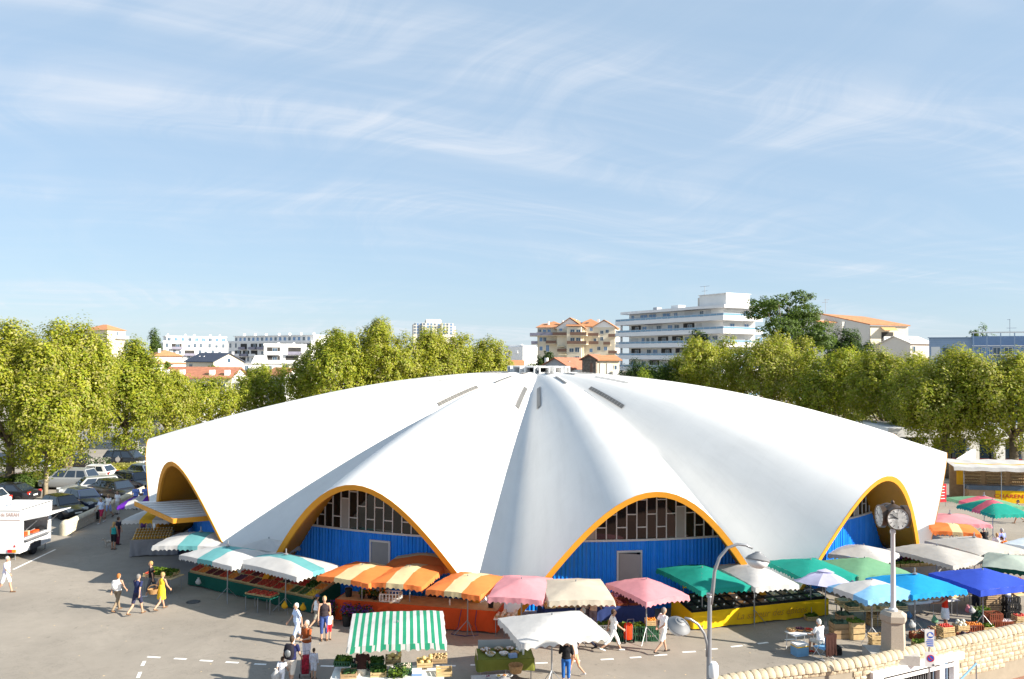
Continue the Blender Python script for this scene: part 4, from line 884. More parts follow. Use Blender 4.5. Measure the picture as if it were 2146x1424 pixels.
    for (x, y, s) in pts:
        q = x if axis == 0 else y
        if valm: k_ms.append(vmats.index(valm) if valm in vmats else (vmats.append(valm) or len(vmats) - 1))
        else: k_ms.append(vmats.index(bands[max(t for t in range(nb) if edges[t] <= min(q, 0.999) + 1e-6)]))
    vb.m = k_ms; vb.build('valance', vmats, root, smooth=True)
    pm = MB(); pm.tube((0, 0, 0.02), (0, 0, ze + rise + (0.26 if finial else 0.06)), pole_r, n=8)
    if finial: pm.lathe([(0.10, 0), (0.10, 0.03), (0.035, 0.06)], (0, 0, ze + rise + 0.012), 10)
    pm.build('pole', 'steel', root, smooth=True, angle=40)
    fm = MB()
    for sx in (-1, 1):
        for sy in (-1, 1):
            pts = [(0, 0, ze + rise - 0.09)] + [(sx * w / 2 * k, sy * d / 2 * k, zc(sx * k, sy * k) - 0.055) for k in (0.2, 0.4, 0.6, 0.8, 0.97)]; fm.path(pts, 0.012, 4); fm.tube((0, 0, ze + rise - 0.65), (sx * w * 0.25, sy * d * 0.25, zc(sx * .5, sy * .5) - 0.04), 0.010, n=4)
    fm.build('ribs', 'grey_metal', root)
    for k in range(3):
        t = 2.1 * k + ph; lm = MB(); lm.tube((0, 0, 0.62), (0.55 * math.cos(t), 0.55 * math.sin(t), 0.015), 0.014, n=5); lm.build('leg', 'steel', root)
    root['w'] = w; root['d'] = d
    return root
S3 = (0.36, 0.28, 0.36)
parasol((319, 1143), (468, 1146), (443, 1117), 'white parasol with a turquoise stripe next to the hall entrance slab', (W_, TQ, W_), 0, spread=S3, finial=True)
parasol((376, 1162), (486, 1186), (556, 1157), 'white parasol with a turquoise stripe over the left half of the fruit stall', (W_, TQ, W_), 0, spread=S3, rise=0.36, finial=True)
parasol((490, 1176), (622, 1208), (709, 1183), 'white parasol with a lengthwise turquoise stripe over the right half of the fruit stall', (W_, TQ, W_), 1, spread=S3, rise=0.36, finial=True)
parasol((498, 1148), (588, 1158), (566, 1138), 'shaded white parasol close against the hall behind the fruit stall', (W_,), ze=2.1, rise=0.4)
parasol((666, 1205), (772, 1222), (836, 1188), 'orange and yellow striped parasol, leftmost over the flower stall', (OR, YE, OR), 0, spread=(0.34, 0.32, 0.34), rise=0.26)
parasol((772, 1219), (884, 1228), (940, 1184), 'orange and yellow striped parasol, middle one over the flower stall', (OR, YE, OR), 0, spread=(0.34, 0.32, 0.34), rise=0.26)
parasol((893, 1234), (1006, 1248), (1046, 1206), 'orange and yellow striped parasol, rightmost over the flower stall', (OR, YE, OR), 0, spread=(0.34, 0.32, 0.34), rise=0.26)
parasol((808, 1184), (946, 1192), (922, 1160), 'orange and yellow striped parasol in shade under the hall arch', (OR, YE, OR), 1, spread=(0.4, 0.3, 0.3), rise=0.30)
parasol((1022, 1250), (1137, 1257), (1142, 1209), 'pink parasol at the foot of the hall between orange and cream ones', (PK,), rise=0.30)
parasol((1150, 1259), (1288, 1257), (1263, 1212), 'cream parasol between the two pink ones', (CR,), rise=0.30)
parasol((1270, 1221), (1354, 1260), (1444, 1246), 'pink parasol turned cornerwise before the open hall door', (PK,), rise=0.36)
parasol((1044, 1294), (1091, 1347), (1264, 1318), 'large plain white parasol in the foreground over the bowls stall', (W_,), rise=0.36, sc=0.3)
parasol((728, 1346), (935, 1338), (917, 1286), 'green and white striped parasol in the foreground over vegetables', tuple([GT if i % 2 else W_ for i in range(27)]), 0, rise=0.16, sc=0.3, tilt=0.10)
parasol((1377, 1190), (1469, 1237), (1566, 1223), 'teal green parasol over the left half of the spice stall', (GR,), rise=0.36)
parasol((1495, 1184), (1582, 1230), (1662, 1218), 'white parasol over the right half of the spice stall', (W_,), rise=0.36)
parasol((1604, 1175), (1687, 1213), (1784, 1199), 'teal green parasol right of the white one on the spice stall', (GR,), rise=0.36)
parasol((1719, 1174), (1798, 1207), (1864, 1183), 'pale green parasol behind the clock post', (LG,), rise=0.36)
parasol((1736, 1159), (1851, 1178), (1946, 1168), 'white parasol nearest the right hall arch', (W_,), rise=0.36)
parasol((1858, 1149), (1996, 1184), (2041, 1163), 'greyish white parasol, middle of the three in front of the right arch', (CG,), rise=0.36)
parasol((1938, 1132), (2052, 1162), (2093, 1138), 'greyish white parasol, rightmost of the three near the right arch', (CG,), rise=0.36, finial=True)
parasol((1957, 1112), (2056, 1119), (2030, 1099), 'orange parasol with a yellow stripe far back beside the hall', (OR, YE, OR), 0, spread=(0.4, 0.22, 0.38), rise=0.2)
parasol((1960, 1097), (2078, 1099), (2074, 1078), 'flat pink parasol far back beside the hall', (PK,), rise=0.25, finial=True)
parasol((1983, 1042), (2052, 1062), (2096, 1048), 'green parasol with a pink stripe, rear one of the pair', (LG, PP, LG), 0, spread=(0.4, 0.24, 0.36), rise=0.36, finial=True)
parasol((2006, 1058), (2084, 1079), (2138, 1072), 'green parasol with a pink stripe, front one of the pair', (GR, PP, GR), 0, spread=(0.42, 0.22, 0.36), rise=0.6)
parasol((2058, 1186), (2168, 1200), (2200, 1172), 'sage grey parasol with dark green fringe at the right edge', (GG,), valm=GD, rise=0.30)
parasol((2102, 1137), (2182, 1152), (2205, 1122), 'cool white parasol at the right edge', (CW,), rise=0.30)
parasol((1734, 1227), (1818, 1257), (1907, 1237), 'white parasol with light blue borders left of the clock post', (LB, W_, LB), 0, spread=(0.16, 0.5, 0.34), rise=0.36, sc=0.3)
parasol((1814, 1210), (1912, 1246), (2036, 1238), 'sky blue parasol right behind the clock post', (SB,), rise=0.36, finial=True)
parasol((1946, 1200), (2054, 1236), (2164, 1220), 'royal blue parasol at the right edge', (BL,), rise=0.36, sc=0)
parasol((256, 1090), (352, 1090), (324, 1069), 'white parasol with a yellow stripe over the honey stall', (W_, YL, W_), 0, spread=(0.38, 0.28, 0.34), rise=0.35)
parasol((246, 1060), (346, 1058), (336, 1040), 'white parasol with purple stripes behind the honey stall', (PU, W_, PU, W_), 0, spread=(0.16, 0.30, 0.24, 0.30), rise=0.35)
def round_umbrella():
    c = at(1730, 1318); root = empty('garden_umbrella', c, 0.2, 'round lavender garden umbrella over the seated stallholder', 'umbrella')
    n = 8; r = 1.32; mb = MB(); vs = [(0, 0, 2.42)]; tilt = Matrix.Rotation(R_(-7), 4, 'X') @ Matrix.Rotation(R_(6), 4, 'Y'); piv = Matrix.Translation((0, 0, 2.3)) @ tilt @ Matrix.Translation((0, 0, -2.3))
    for k, (q, z) in enumerate(((0.25, 2.36), (0.55, 2.22), (0.8, 2.06), (1.0, 1.90))):
        for i in range(n * 2):
            t = math.pi * i / n; rr = r * q * (1 if i % 2 == 0 else 0.94); vs.append((rr * math.cos(t), rr * math.sin(t), z - (0.03 * q if i % 2 else 0)))
    vs = [piv @ Vector(v) for v in vs]; m = n * 2
    fs = [(0, 1 + i, 1 + (i + 1) % m) for i in range(m)] + [(1 + k * m + i, 1 + (k + 1) * m + i, 1 + (k + 1) * m + (i + 1) % m, 1 + k * m + (i + 1) % m) for k in range(3) for i in range(m)]
    mb.add(vs, fs); mb.build('canopy', LV, root, smooth=True, angle=12)
    mb = MB(); vs = []
    for i in range(m):
        t = math.pi * i / n; rr = 0.36; vs.append(piv @ Vector((rr * math.cos(t), rr * math.sin(t), 2.40)))
    mb.add([piv @ Vector((0, 0, 2.52))] + vs, [(0, 1 + i, 1 + (i + 1) % m) for i in range(m)]); mb.build('vent_cap', LV, root, smooth=True, angle=12)
    pm = MB(); pm.tube((0, 0, 0), (0, 0, 2.45), 0.022, n=8); pm.build('pole', 'steel', root, smooth=True)
    rb = MB()
    for i in range(n): t = 2 * math.pi * i / n; rb.tube(piv @ Vector((0, 0, 2.38)), piv @ Vector((r * math.cos(t) * .98, r * math.sin(t) * .98, 1.88)), 0.008, n=4)
    rb.build('ribs', 'grey_metal', root); bm_ = MB(); bm_.lathe([(0.26, 0), (0.26, 0.05), (0.06, 0.09), (0.05, 0.3)], n=14); bm_.build('base', 'concrete', root, smooth=True, angle=40)
round_umbrella()

# ---------------------------------------------------------------- crates, produce, tables
mat('wood_crate', (0.56, 0.40, 0.20), 0.8, 0.18, 6.0); mat('wood_table', (0.36, 0.24, 0.13), 0.8, 0.18, 3.0); mat('wood_pale', (0.60, 0.45, 0.25), 0.8, 0.15, 4.0)
mat('plastic_green', (0.03, 0.10, 0.05), 0.5, 0.1); mat('plastic_brown', (0.22, 0.055, 0.025), 0.55, 0.1); mat('plastic_black', (0.015, 0.015, 0.017), 0.5, 0.1); mat('plastic_white', (0.72, 0.72, 0.70), 0.5, 0.04)
for nm, c in (('peach', (0.42, 0.045, 0.02)), ('apricot', (0.62, 0.20, 0.03)), ('cherry', (0.12, 0.012, 0.012)), ('plum', (0.10, 0.02, 0.05)), ('tomato', (0.48, 0.03, 0.015)), ('lemon', (0.70, 0.46, 0.04)), ('potato', (0.42, 0.29, 0.14)), ('melon', (0.60, 0.42, 0.17)), ('aubergine', (0.02, 0.008, 0.02)), ('mushroom', (0.55, 0.48, 0.38)), ('cauliflower', (0.66, 0.62, 0.50)), ('courgette', (0.03, 0.075, 0.015)), ('orange_fruit', (0.70, 0.24, 0.02)), ('garlic', (0.70, 0.62, 0.60)), ('spice_brown', (0.16, 0.085, 0.04)), ('spice_dark', (0.05, 0.035, 0.025)), ('spice_pale', (0.38, 0.28, 0.16))):
    mat(nm, c, 0.45, 0.30, 9.0, spec=0.35)
leaf_mat('lettuce', (0.14, 0.22, 0.02), 0.3); leaf_mat('herb', (0.05, 0.11, 0.02), 0.3); leaf_mat('cabbage', (0.10, 0.17, 0.11), 0.3)
leaf_mat('petal_purple', (0.10, 0.03, 0.22), 0.3); leaf_mat('petal_orange', (0.70, 0.20, 0.01), 0.3); leaf_mat('petal_yellow', (0.75, 0.48, 0.02), 0.3); leaf_mat('petal_crimson', (0.30, 0.02, 0.05), 0.3); leaf_mat('petal_white', (0.6, 0.55, 0.5), 0.3)
CRATE = {}
def crate_mesh(kind, w=0.52, d=0.36, h=0.17):
    key = (kind, w, d, h)
    if key in CRATE: return CRATE[key]
    mb = MB(); t = 0.012; ns = 2 if h < 0.2 else 3
    if kind.startswith('wood'):
        for s in range(ns):
            z0 = 0.015 + s * (h / ns); z1 = z0 + h / ns - 0.022
            for y in (-d / 2, d / 2): mb.bx(-w / 2, w / 2, y - t / 2, y + t / 2, z0, z1)
            for x in (-w / 2, w / 2): mb.bx(x - t / 2, x + t / 2, -d / 2 + t, d / 2 - t, z0 + 0.002, z1 - 0.002)
        for x in (-1, 1):
            for y in (-1, 1): mb.bx(*sorted((x * (w / 2 - 0.03), x * (w / 2 - 0.008))), *sorted((y * (d / 2 - 0.03), y * (d / 2 - 0.008))), 0, h + 0.015)
        for i in range(4): y = -d / 2 + d * (i + 0.5) / 4; mb.bx(-w / 2 + 0.01, w / 2 - 0.01, y - d / 10, y + d / 10, 0.003, 0.014)
    else:
        for y in (-d / 2, d / 2):
            mb.bx(-w / 2, w / 2, y - t, y + t, h - 0.04, h); mb.bx(-w / 2, w / 2, y - t, y + t, 0.0, 0.04)
            for i in range(7): x = -w / 2 + w * i / 6; mb.bx(x - 0.022, x + 0.022, y - t * 0.8, y + t * 0.8, 0.04, h - 0.04)
        for x in (-w / 2, w / 2):
            mb.bx(x - t, x + t, -d / 2 + t, d / 2 - t, h - 0.041, h - 0.001); mb.bx(x - t, x + t, -d / 2 + t, d / 2 - t, 0.001, 0.04)
            for i in range(1, 5): y = -d / 2 + d * i / 5; mb.bx(x - t * 0.8, x + t * 0.8, y - 0.022, y + 0.022, 0.04, h - 0.04)
        mb.bx(-w / 2 + t, w / 2 - t, -d / 2 + t, d / 2 - t, 0.004, 0.014)
    CRATE[key] = mb.mesh('crate_box', {'wood': 'wood_crate', 'green': 'plastic_green', 'brown': 'plastic_brown', 'black': 'plastic_black', 'white': 'plastic_white', 'woodd': 'wood_table'}[kind]); return CRATE[key]
PROD = {}
def produce_mesh(kind, w=0.46, d=0.30):
    key = (kind, w, d)
    if key in PROD: return PROD[key]
    rg = random.Random(len(PROD) + 5); rng = np.random.default_rng(len(PROD) + 3)
    if kind in ('lettuce', 'herb', 'cabbage') or kind.startswith('petal'):
        n = 170 if kind != 'cabbage' else 130; P = np.stack([rng.uniform(-w / 2, w / 2, n), rng.uniform(-d / 2, d / 2, n), rng.uniform(-0.02, 0.11, n)], 1); Nn = rng.normal(size=(n, 3)) * 0.8 + np.array([0, -0.1, 0.7])
        if kind.startswith('petal'): me = leaf_mesh('produce', P + np.array([0, 0, 0.05]), Nn, rng.uniform(0.05, 0.11, n), [kind, 'herb'], (3, 1), rng, 0.9)
        else: me = leaf_mesh('produce', P, Nn, rng.uniform(0.09, 0.2, n), [kind, 'herb' if kind == 'lettuce' else kind], (4, 1), rng, 0.9)
        PROD[key] = me; return me
    r = {'peach': .036, 'apricot': .030, 'cherry': .022, 'plum': .028, 'tomato': .038, 'lemon': .034, 'potato': .036, 'melon': .075, 'aubergine': .042, 'mushroom': .030, 'cauliflower': .08, 'courgette': .028, 'orange_fruit': .040, 'garlic': .03}.get(kind, .03)
    mb = MB(); nx = max(2, int(w / (2 * r))); ny = max(2, int(d / (2 * r))); ell = {'aubergine': (2.4, 1, 1), 'courgette': (3.2, 1, 1), 'lemon': (1.25, 1, 1), 'potato': (1.3, 1, .9), 'melon': (1.15, 1, 1)}.get(kind, (1, 1, 1))
    nx = max(2, int(nx / ell[0]))
    for L_ in range(2):
        for i in range(nx):
            for j in range(ny):
                if L_ and rg.random() < 0.35: continue
                x = -w / 2 + w * (i + 0.5 + 0.35 * L_) / nx + rg.uniform(-.2, .2) * r; y = -d / 2 + d * (j + 0.5 + 0.3 * L_) / ny + rg.uniform(-.2, .2) * r
                if abs(x) > w / 2 or abs(y) > d / 2: continue
                rr = r * rg.uniform(0.9, 1.08); mb.ball((x, y, r * 0.5 + L_ * r * 1.2 + rg.uniform(-.2, .2) * r), (rr * ell[0], rr * ell[1], rr * ell[2]), 6 if r < .05 else 9, 4 if r < .05 else 6)
    PROD[key] = mb.mesh('produce', kind, smooth=True); return PROD[key]
def crate(M, label, kind='wood', prod='peach', w=0.52, d=0.36, h=0.17, group=None, fillz=None, name='produce_crate', cat='crate'):
    root = bpy.data.objects.new(name, None); COL.objects.link(root); root.matrix_world = M; root.empty_display_size = 0.1; tag(root, label, cat, group)
    inst('crate_box', crate_mesh(kind, w, d, h), root)
    if prod: inst('produce', produce_mesh(prod, w - 0.05, d - 0.05), root, (0, 0, (h - 0.06) if fillz is None else fillz), kind='stuff')
    return root
def frame(a, b):
    """local axes of a stall whose front edge runs from a (left) to b (right) on the ground"""
    u = (b - a); ang = math.atan2(u.y, u.x); return Matrix.Translation((a.x, a.y, 0)) @ Matrix.Rotation(ang, 4, 'Z'), u.length
def table(name, a, b, depth, h, label, skirt=None, top='wood_table', hb=None, legs=4, cat='stall table', skirt_z=0.06, sides=True):
    M, L_ = frame(a, b); root = bpy.data.objects.new(name, None); COL.objects.link(root); root.matrix_world = M; tag(root, label, cat); hb = hb or h
    mb = MB(); P = [(0, 0, h), (L_, 0, h), (L_, depth, hb), (0, depth, hb)]; mb.add([(x, y, z - 0.04) for x, y, z in P] + P, [(3, 2, 1, 0), (4, 5, 6, 7), (0, 1, 5, 4), (1, 2, 6, 5), (2, 3, 7, 6), (3, 0, 4, 7)]); mb.build('table_top', top, root)
    n = max(2, int(L_ / 1.8))
    for i in range(n + 1):
        for y, z in ((0.08, h), (depth - 0.08, hb)):
            x = 0.08 + (L_ - 0.16) * i / n; lm = MB(); lm.tube((x, y, 0), (x, y, z - 0.04), 0.018, n=6); lm.build('leg', 'steel', root)
    if skirt:
        rg = random.Random(int(L_ * 100)); ph = rg.uniform(0, 6); line = [(x, -0.03) for x in [L_ * i / 60 for i in range(61)]]
        if sides: line = [(-0.03, depth * (1 - i / 10)) for i in range(10)] + [(-0.03, -0.03)] + line[1:-1] + [(L_ + 0.03, -0.03)] + [(L_ + 0.03, depth * (i + 1) / 10) for i in range(10)]
        sk = MB(); rows = 8
        def SP(i, j):
            x, y = line[i]; t = j / (rows - 1); zt = h + (hb - h) * max(0, y) / depth + 0.008; z = zt - (zt - skirt_z - 0.02 * math.sin(x * 3.1 + ph)) * t
            wv = (0.035 * math.sin(x * 5.3 + ph) + 0.022 * math.sin(x * 11.7 + 2 * ph)) * t ** 0.8 + 0.012 * math.sin(x * 2.1 + t * 4); return (x + (wv if y > 0 else 0), y - abs(wv) * 1.2 if y <= 0 else y, z)
        sk.grid(SP, len(line), rows); sk.build('table_skirt', skirt, root, smooth=True)
    return root, M, L_
cloth('skirt_green', (0.008, 0.085, 0.065), 0.05); cloth('skirt_orange', (0.62, 0.085, 0.02), 0.08); cloth('skirt_yellow', (0.86, 0.52, 0.012), 0.12); cloth('skirt_grey', (0.25, 0.24, 0.25), 0.02); cloth('cloth_olive', (0.15, 0.16, 0.03), 0.05); cloth('cloth_navy', (0.03, 0.05, 0.16), 0.05)
def on(M, x, y, z, rz=0.0, tilt=0.0): return M @ Matrix.Translation((x, y, z)) @ Matrix.Rotation(rz, 4, 'Z') @ Matrix.Rotation(tilt, 4, 'X')

# fruit stall with the dark green skirt
a = at(396, 1226); b = at(655, 1286)
t, M, L_ = table('fruit_stall', a, b, 1.75, 0.62, 'long fruit stall table with a dark green tarpaulin skirt', 'skirt_green', hb=1.08)
sl = math.atan2(1.08 - 0.62, 1.75); names = ['peach', 'apricot', 'cherry', 'cherry', 'peach', 'apricot', 'plum', 'peach', 'cherry', 'peach', 'peach', 'tomato', 'apricot', 'courgette', 'courgette', 'lemon']
word = {'peach': 'red peaches', 'apricot': 'orange apricots', 'cherry': 'dark cherries', 'plum': 'purple plums', 'tomato': 'tomatoes', 'courgette': 'green courgettes', 'lemon': 'yellow mirabelles', 'aubergine': 'aubergines', 'potato': 'potatoes', 'lettuce': 'lettuce', 'melon': 'melons', 'herb': 'green herbs', 'cabbage': 'blue-green cabbage', 'mushroom': 'mushrooms', 'orange_fruit': 'oranges', 'cauliflower': 'cauliflowers', 'garlic': 'garlic'}
nc = 16
rows3 = [names, ['apricot', 'plum', 'peach', 'peach', 'cherry', 'peach', 'tomato', 'cherry', 'peach', 'apricot', 'tomato', 'aubergine', 'tomato', 'tomato', 'herb', 'apricot'], ['potato', 'cherry', 'apricot', 'apricot', 'plum', 'peach', 'peach', 'plum', 'tomato', 'peach', 'courgette', 'courgette', 'tomato', 'potato', 'orange_fruit', 'tomato']]
for r_, row in enumerate(rows3):
    for i, k in enumerate(row):
        x = 0.28 + (L_ - 0.56) * i / (nc - 1); y = 0.30 + r_ * 0.56; crate(on(M, x, y, 0.62 + y * math.tan(sl) + 0.012, rnd.uniform(-.03, .03), sl + rnd.uniform(0, .05)), 'crate of %s, %s from the left in the %s row of the green-skirted stall' % (word[k], ORD[i], ('front', 'middle', 'back')[r_]), 'wood', k, 0.50, 0.52, 0.10, 'crates on the fruit stall', fillz=0.05)
# trestle of peaches standing before it
a = at(509, 1281); b = at(566, 1291)
t, M, L_ = table('trestle_table', a, b, 0.75, 0.72, 'small trestle table with white legs before the fruit stall', None, 'skirt_green')
for i in range(3): crate(on(M, 0.26 + i * 0.48, 0.38, 0.725, 0, 0), 'shallow crate of red nectarines, %s from the left on the small trestle table' % ORD[i], 'wood', 'peach', 0.46, 0.6, 0.08, 'crates on the small trestle table', fillz=0.03)
# table of greens at the left end
a = at(297, 1240); b = at(358, 1247)
t, M, L_ = table('greens_table', a, b, 0.9, 0.74, 'white-legged table of salad greens left of the fruit stall', None, 'wood_pale')
for i in range(3):
    k = ('peach', 'lettuce', 'lettuce')[i]; crate(on(M, 0.28 + i * 0.5, 0.22, 0.745, 0, 0.1), 'crate of %s at the front of the greens table, %s from the left' % (word[k], ORD[i]), 'wood', k, 0.5, 0.36, 0.12, 'crates on the greens table')
    crate(on(M, 0.28 + i * 0.5, 0.64, 0.80, 0, 0.15), 'crate of lettuce at the back of the greens table, %s from the left' % ORD[i], 'wood', 'lettuce', 0.5, 0.36, 0.14, 'crates on the greens table')

# flower stall with the orange skirt
a = at(704, 1301); b = at(1040, 1329)
t, M, L_ = table('flower_stall', a, b, 1.25, 0.92, 'long flower stall table with a bright orange skirt', 'skirt_orange', 'wood_table')
crate(on(M, 2.35, 0.35, 0.93, 0.1), 'white slatted box standing on the flower stall', 'white', None, 0.85, 0.5, 0.34, name='slatted_box', cat='box')
def pot_plant(p, label, petal, r=0.20, h=0.28, n=200, pot='plastic_black', spread=0.3, group='potted flowers', up=0.22):
    root = empty('potted_flower', p, rnd.uniform(0, 6), label, 'flowers', group); mb = MB(); mb.lathe([(r * 0.72, 0), (r, h), (r * 0.86, h), (r * 0.8, h - 0.04)], n=12); mb.build('pot', pot, root, smooth=True, angle=40)
    rng = np.random.default_rng(int(abs(p.x * 97 + p.y * 31)) % 9999); d = rng.normal(size=(n, 3)); d /= np.linalg.norm(d, axis=1, keepdims=True); P = d * np.array([spread, spread, up]) * rng.uniform(.4, 1, n)[:, None] + np.array([0, 0, h + up * 0.75])
    me = leaf_mesh('blossom', P, d + rng.normal(size=(n, 3)) * .4, rng.uniform(.05, .12, n), [petal, 'herb', 'leaf_dark_a'], (4, 2, 1), rng, 0.85); inst('blossom', me, root, kind='stuff'); return root
for i, (x, y, pt, wd) in enumerate(((692, 1306, 'petal_purple', 'dark purple flowers in a black pot left of the orange skirt'), (727, 1312, 'petal_purple', 'purple and white flowers in a black bucket before the orange skirt, left one'), (748, 1315, 'petal_purple', 'deep purple flowers in a black bucket before the orange skirt, middle one'), (768, 1317, 'petal_purple', 'deep purple flowers in a black bucket before the orange skirt, right one'))): pot_plant(at(x, y), wd, pt, 0.22, 0.46, 240, spread=0.36, up=0.30)
for x, y, pt, wd in ((808, 1316, 'petal_orange', 'orange marigolds in a low pot behind the striped parasol'), (828, 1316, 'petal_yellow', 'yellow marigolds in a low pot behind the striped parasol'), (856, 1318, 'petal_yellow', 'bright yellow chrysanthemums before the orange skirt'), (842, 1317, 'petal_orange', 'orange blooms between the yellow pots')): pot_plant(at(x, y), wd, pt, 0.18, 0.26, 170, 'metal_blue', 0.26)
for i, (x, y) in enumerate(((1.05, .35), (1.35, .45), (1.65, .32), (1.9, .5))): p = M @ Vector((x, y, 0.925)); pot_plant(p, 'low pot of orange flowers on the flower stall table, %s from its left end' % ('first', 'second', 'third', 'fourth')[i], 'petal_orange' if i % 2 else 'leaf_dark_b', 0.12, 0.14, 130, spread=0.2, up=0.16)
def bucket(p, label, r=0.17, h=0.34, m='plastic_black', cat='bucket'):
    root = empty('bucket', p, 0, label, cat); mb = MB(); mb.lathe([(r * 0.8, 0), (r, h), (r * 0.94, h), (r * 0.76, 0.03), (0, 0.03)], n=14); mb.build('body', m, root, smooth=True, angle=40)
    hm = MB(); hm.path([(r * math.cos(q), 0, h - 0.02 + 0.08 * math.sin(q)) for q in [math.pi * i / 8 for i in range(9)]], 0.006, 5); hm.build('handle', 'steel', root)
bucket(M @ Vector((0.35, .5, .92)), 'black bucket on the left end of the flower stall'); bucket(M @ Vector((L_ - 0.35, .45, .92)), 'tall black vase bucket on the right end of the flower stall', 0.13, 0.42)
def bottle(p, label, m='plastic_white', h=0.28):
    root = empty('water_bottle', p, 0, label, 'bottle'); mb = MB(); mb.lathe([(0.035, 0), (0.038, h * .6), (0.014, h * .82), (0.014, h * .93)], n=10); mb.build('body', m, root, smooth=True, angle=40); c = MB(); c.lathe([(0.016, h * .93), (0.016, h), (0, h)], n=8); c.build('cap', 'metal_blue', root)
bottle(M @ Vector((L_ - 2.1, .35, .92)), 'clear water bottle standing on the flower stall')
ck = MB(); ck.path([(5.6, -0.02, 0.93), (5.55, -0.12, .6), (5.5, -.2, .2), (5.3, -.5, .02), (5.9, -.6, .02), (6.4, -.35, .02), (6.2, -.12, .4), (6.25, -.06, .93)], 0.014, 6); o = ck.build('power_cable', 'cloth_navy'); o.matrix_world = M; tag(o, 'dark blue cable hanging in a loop from the flower stall', 'cable')
# spice stall with the yellow skirt
a = at(1450, 1322); b = at(1734, 1290)
t, M, L_ = table('spice_stall', a, b, 1.7, 0.74, 'long spice stall table with a bright yellow skirt', 'skirt_yellow', 'dark_interior', hb=0.98)
text_mesh('skirt_lettering', 'La saveur des \u00e9pices', 0.42, mat('ink_ochre', (0.50, 0.26, 0.02), 0.8), t, Matrix.Translation((L_ * 0.56, -0.150, 0.30)) @ Matrix.Rotation(R_(90), 4, 'X'), shear=0.35, ext=0.003, width=3.6, kind='stuff')
for i in range(14):
    for j in range(3):
        x = 0.28 + i * (L_ - 0.56) / 13; y = 0.3 + j * 0.5; k = rnd.choice(('spice_brown', 'spice_dark', 'spice_dark', 'spice_pale', 'herb')); z = 0.75 + y * 0.141
        m2 = on(M, x, y, z, 0, 0.14); root = bpy.data.objects.new('spice_tray', None); COL.objects.link(root); root.matrix_world = m2
        tag(root, 'dark spice tray, %s from the left in the %s row of the spice stall' % (ORD[i], ('front', 'middle', 'back')[j]), 'tray', 'spice trays in the %s row' % ('front', 'middle', 'back')[j])
        inst('tray_box', crate_mesh('black', 0.42, 0.44, 0.08), root); key = ('sp', k)
        if key not in PROD:
            q = MB(); q.grid(lambda u, v: ((u - 3) / 3 * 0.19, (v - 3) / 3 * 0.20, 0.05 + 0.035 * (1 - ((u - 3) / 3) ** 2) * (1 - ((v - 3) / 3) ** 2)), 7, 7); PROD[key] = q.mesh('spice', k, True)
        inst('spice', PROD[key], root)
        if 'card' not in PROD: q = MB(); q.box((0, 0, 0.13), (0.075, 0.006, 0.055)); q.bx(-0.004, 0.004, -0.002, 0.002, 0.04, 0.10); PROD['card'] = q.mesh('price_card', 'plastic_white')
        if rnd.random() < 0.8: inst('price_card', PROD['card'], root, (rnd.uniform(-.1, .1), -0.12, 0), rnd.uniform(-.2, .2))
bn = MB(); c0 = M @ Vector((0.9, 1.95, 0)); bn.box((2.0, 0, 1.36), (4.4, 0.03, 0.40)); o = empty('spice_banner', c0, math.atan2((b - a).y, (b - a).x), 'yellow fabric banner reading SAVEUR DES ÉPICES behind the spice trays', 'banner'); bn.build('cloth', 'skirt_yellow', o)
text_mesh('banner_lettering', 'LA SAVEUR DES \u00c9PICES', 0.30, 'ink_ochre' if False else 'dark_metal', o, Matrix.Translation((2.0, -0.02, 1.27)) @ Matrix.Rotation(R_(90), 4, 'X'), width=3.9, kind='stuff')
for x in (-0.15, 4.15): q = MB(); q.tube((x, 0.03, 0), (x, 0.03, 1.6), 0.018, n=6); q.build('post', 'steel', o)
# honey stall at the left
a = at(273, 1168); lb = at(249, 1147); bb = at(372, 1164)
M, L_ = frame(a, bb)
t, M, L_ = table('honey_stall', a, bb, 1.7, 0.95, 'grey cloth-covered honey stall under the yellow-striped parasol', 'skirt_grey', 'cloth_pale_yellow')
jm = MB(); jm.lathe([(0.042, 0), (0.045, 0.02), (0.045, 0.09), (0.036, 0.105)], n=8); JAR = jm.mesh('glass', mat('honey', (0.52, 0.27, 0.03), 0.15, 0.3, 3.0, spec=0.6), True); lm = MB(); lm.lathe([(0.04, 0.105), (0.04, 0.13), (0, 0.132)], n=8); LID = lm.mesh('lid', mat('lid_gold', (0.62, 0.52, 0.36), 0.35), True)
for j in range(4):
    for i in range(13):
        z = 0.955 + 0.10 * j; x = 0.15 + i * 0.155; y = 0.14 + j * 0.25; o = bpy.data.objects.new('honey_jar', JAR); COL.objects.link(o); o.matrix_world = on(M, x, y, z) @ Matrix.Scale(1.35, 4); tag(o, 'jar of honey, %s from the left on the %s step of the honey stall' % (ORD[i], ('lowest', 'second', 'third', 'top')[j]), 'jar', 'honey jars on the %s step' % ('lowest', 'second', 'third', 'top')[j]); inst('lid', LID, o)
for j in range(1, 4): q = MB(); q.bx(0.05, 2.1, 0.02 + j * 0.25, 0.02 + j * 0.25 + 0.24, 0.955, 0.955 + 0.10 * j - 0.004); s_ = q.build('display_step', 'cloth_pale_yellow', t)
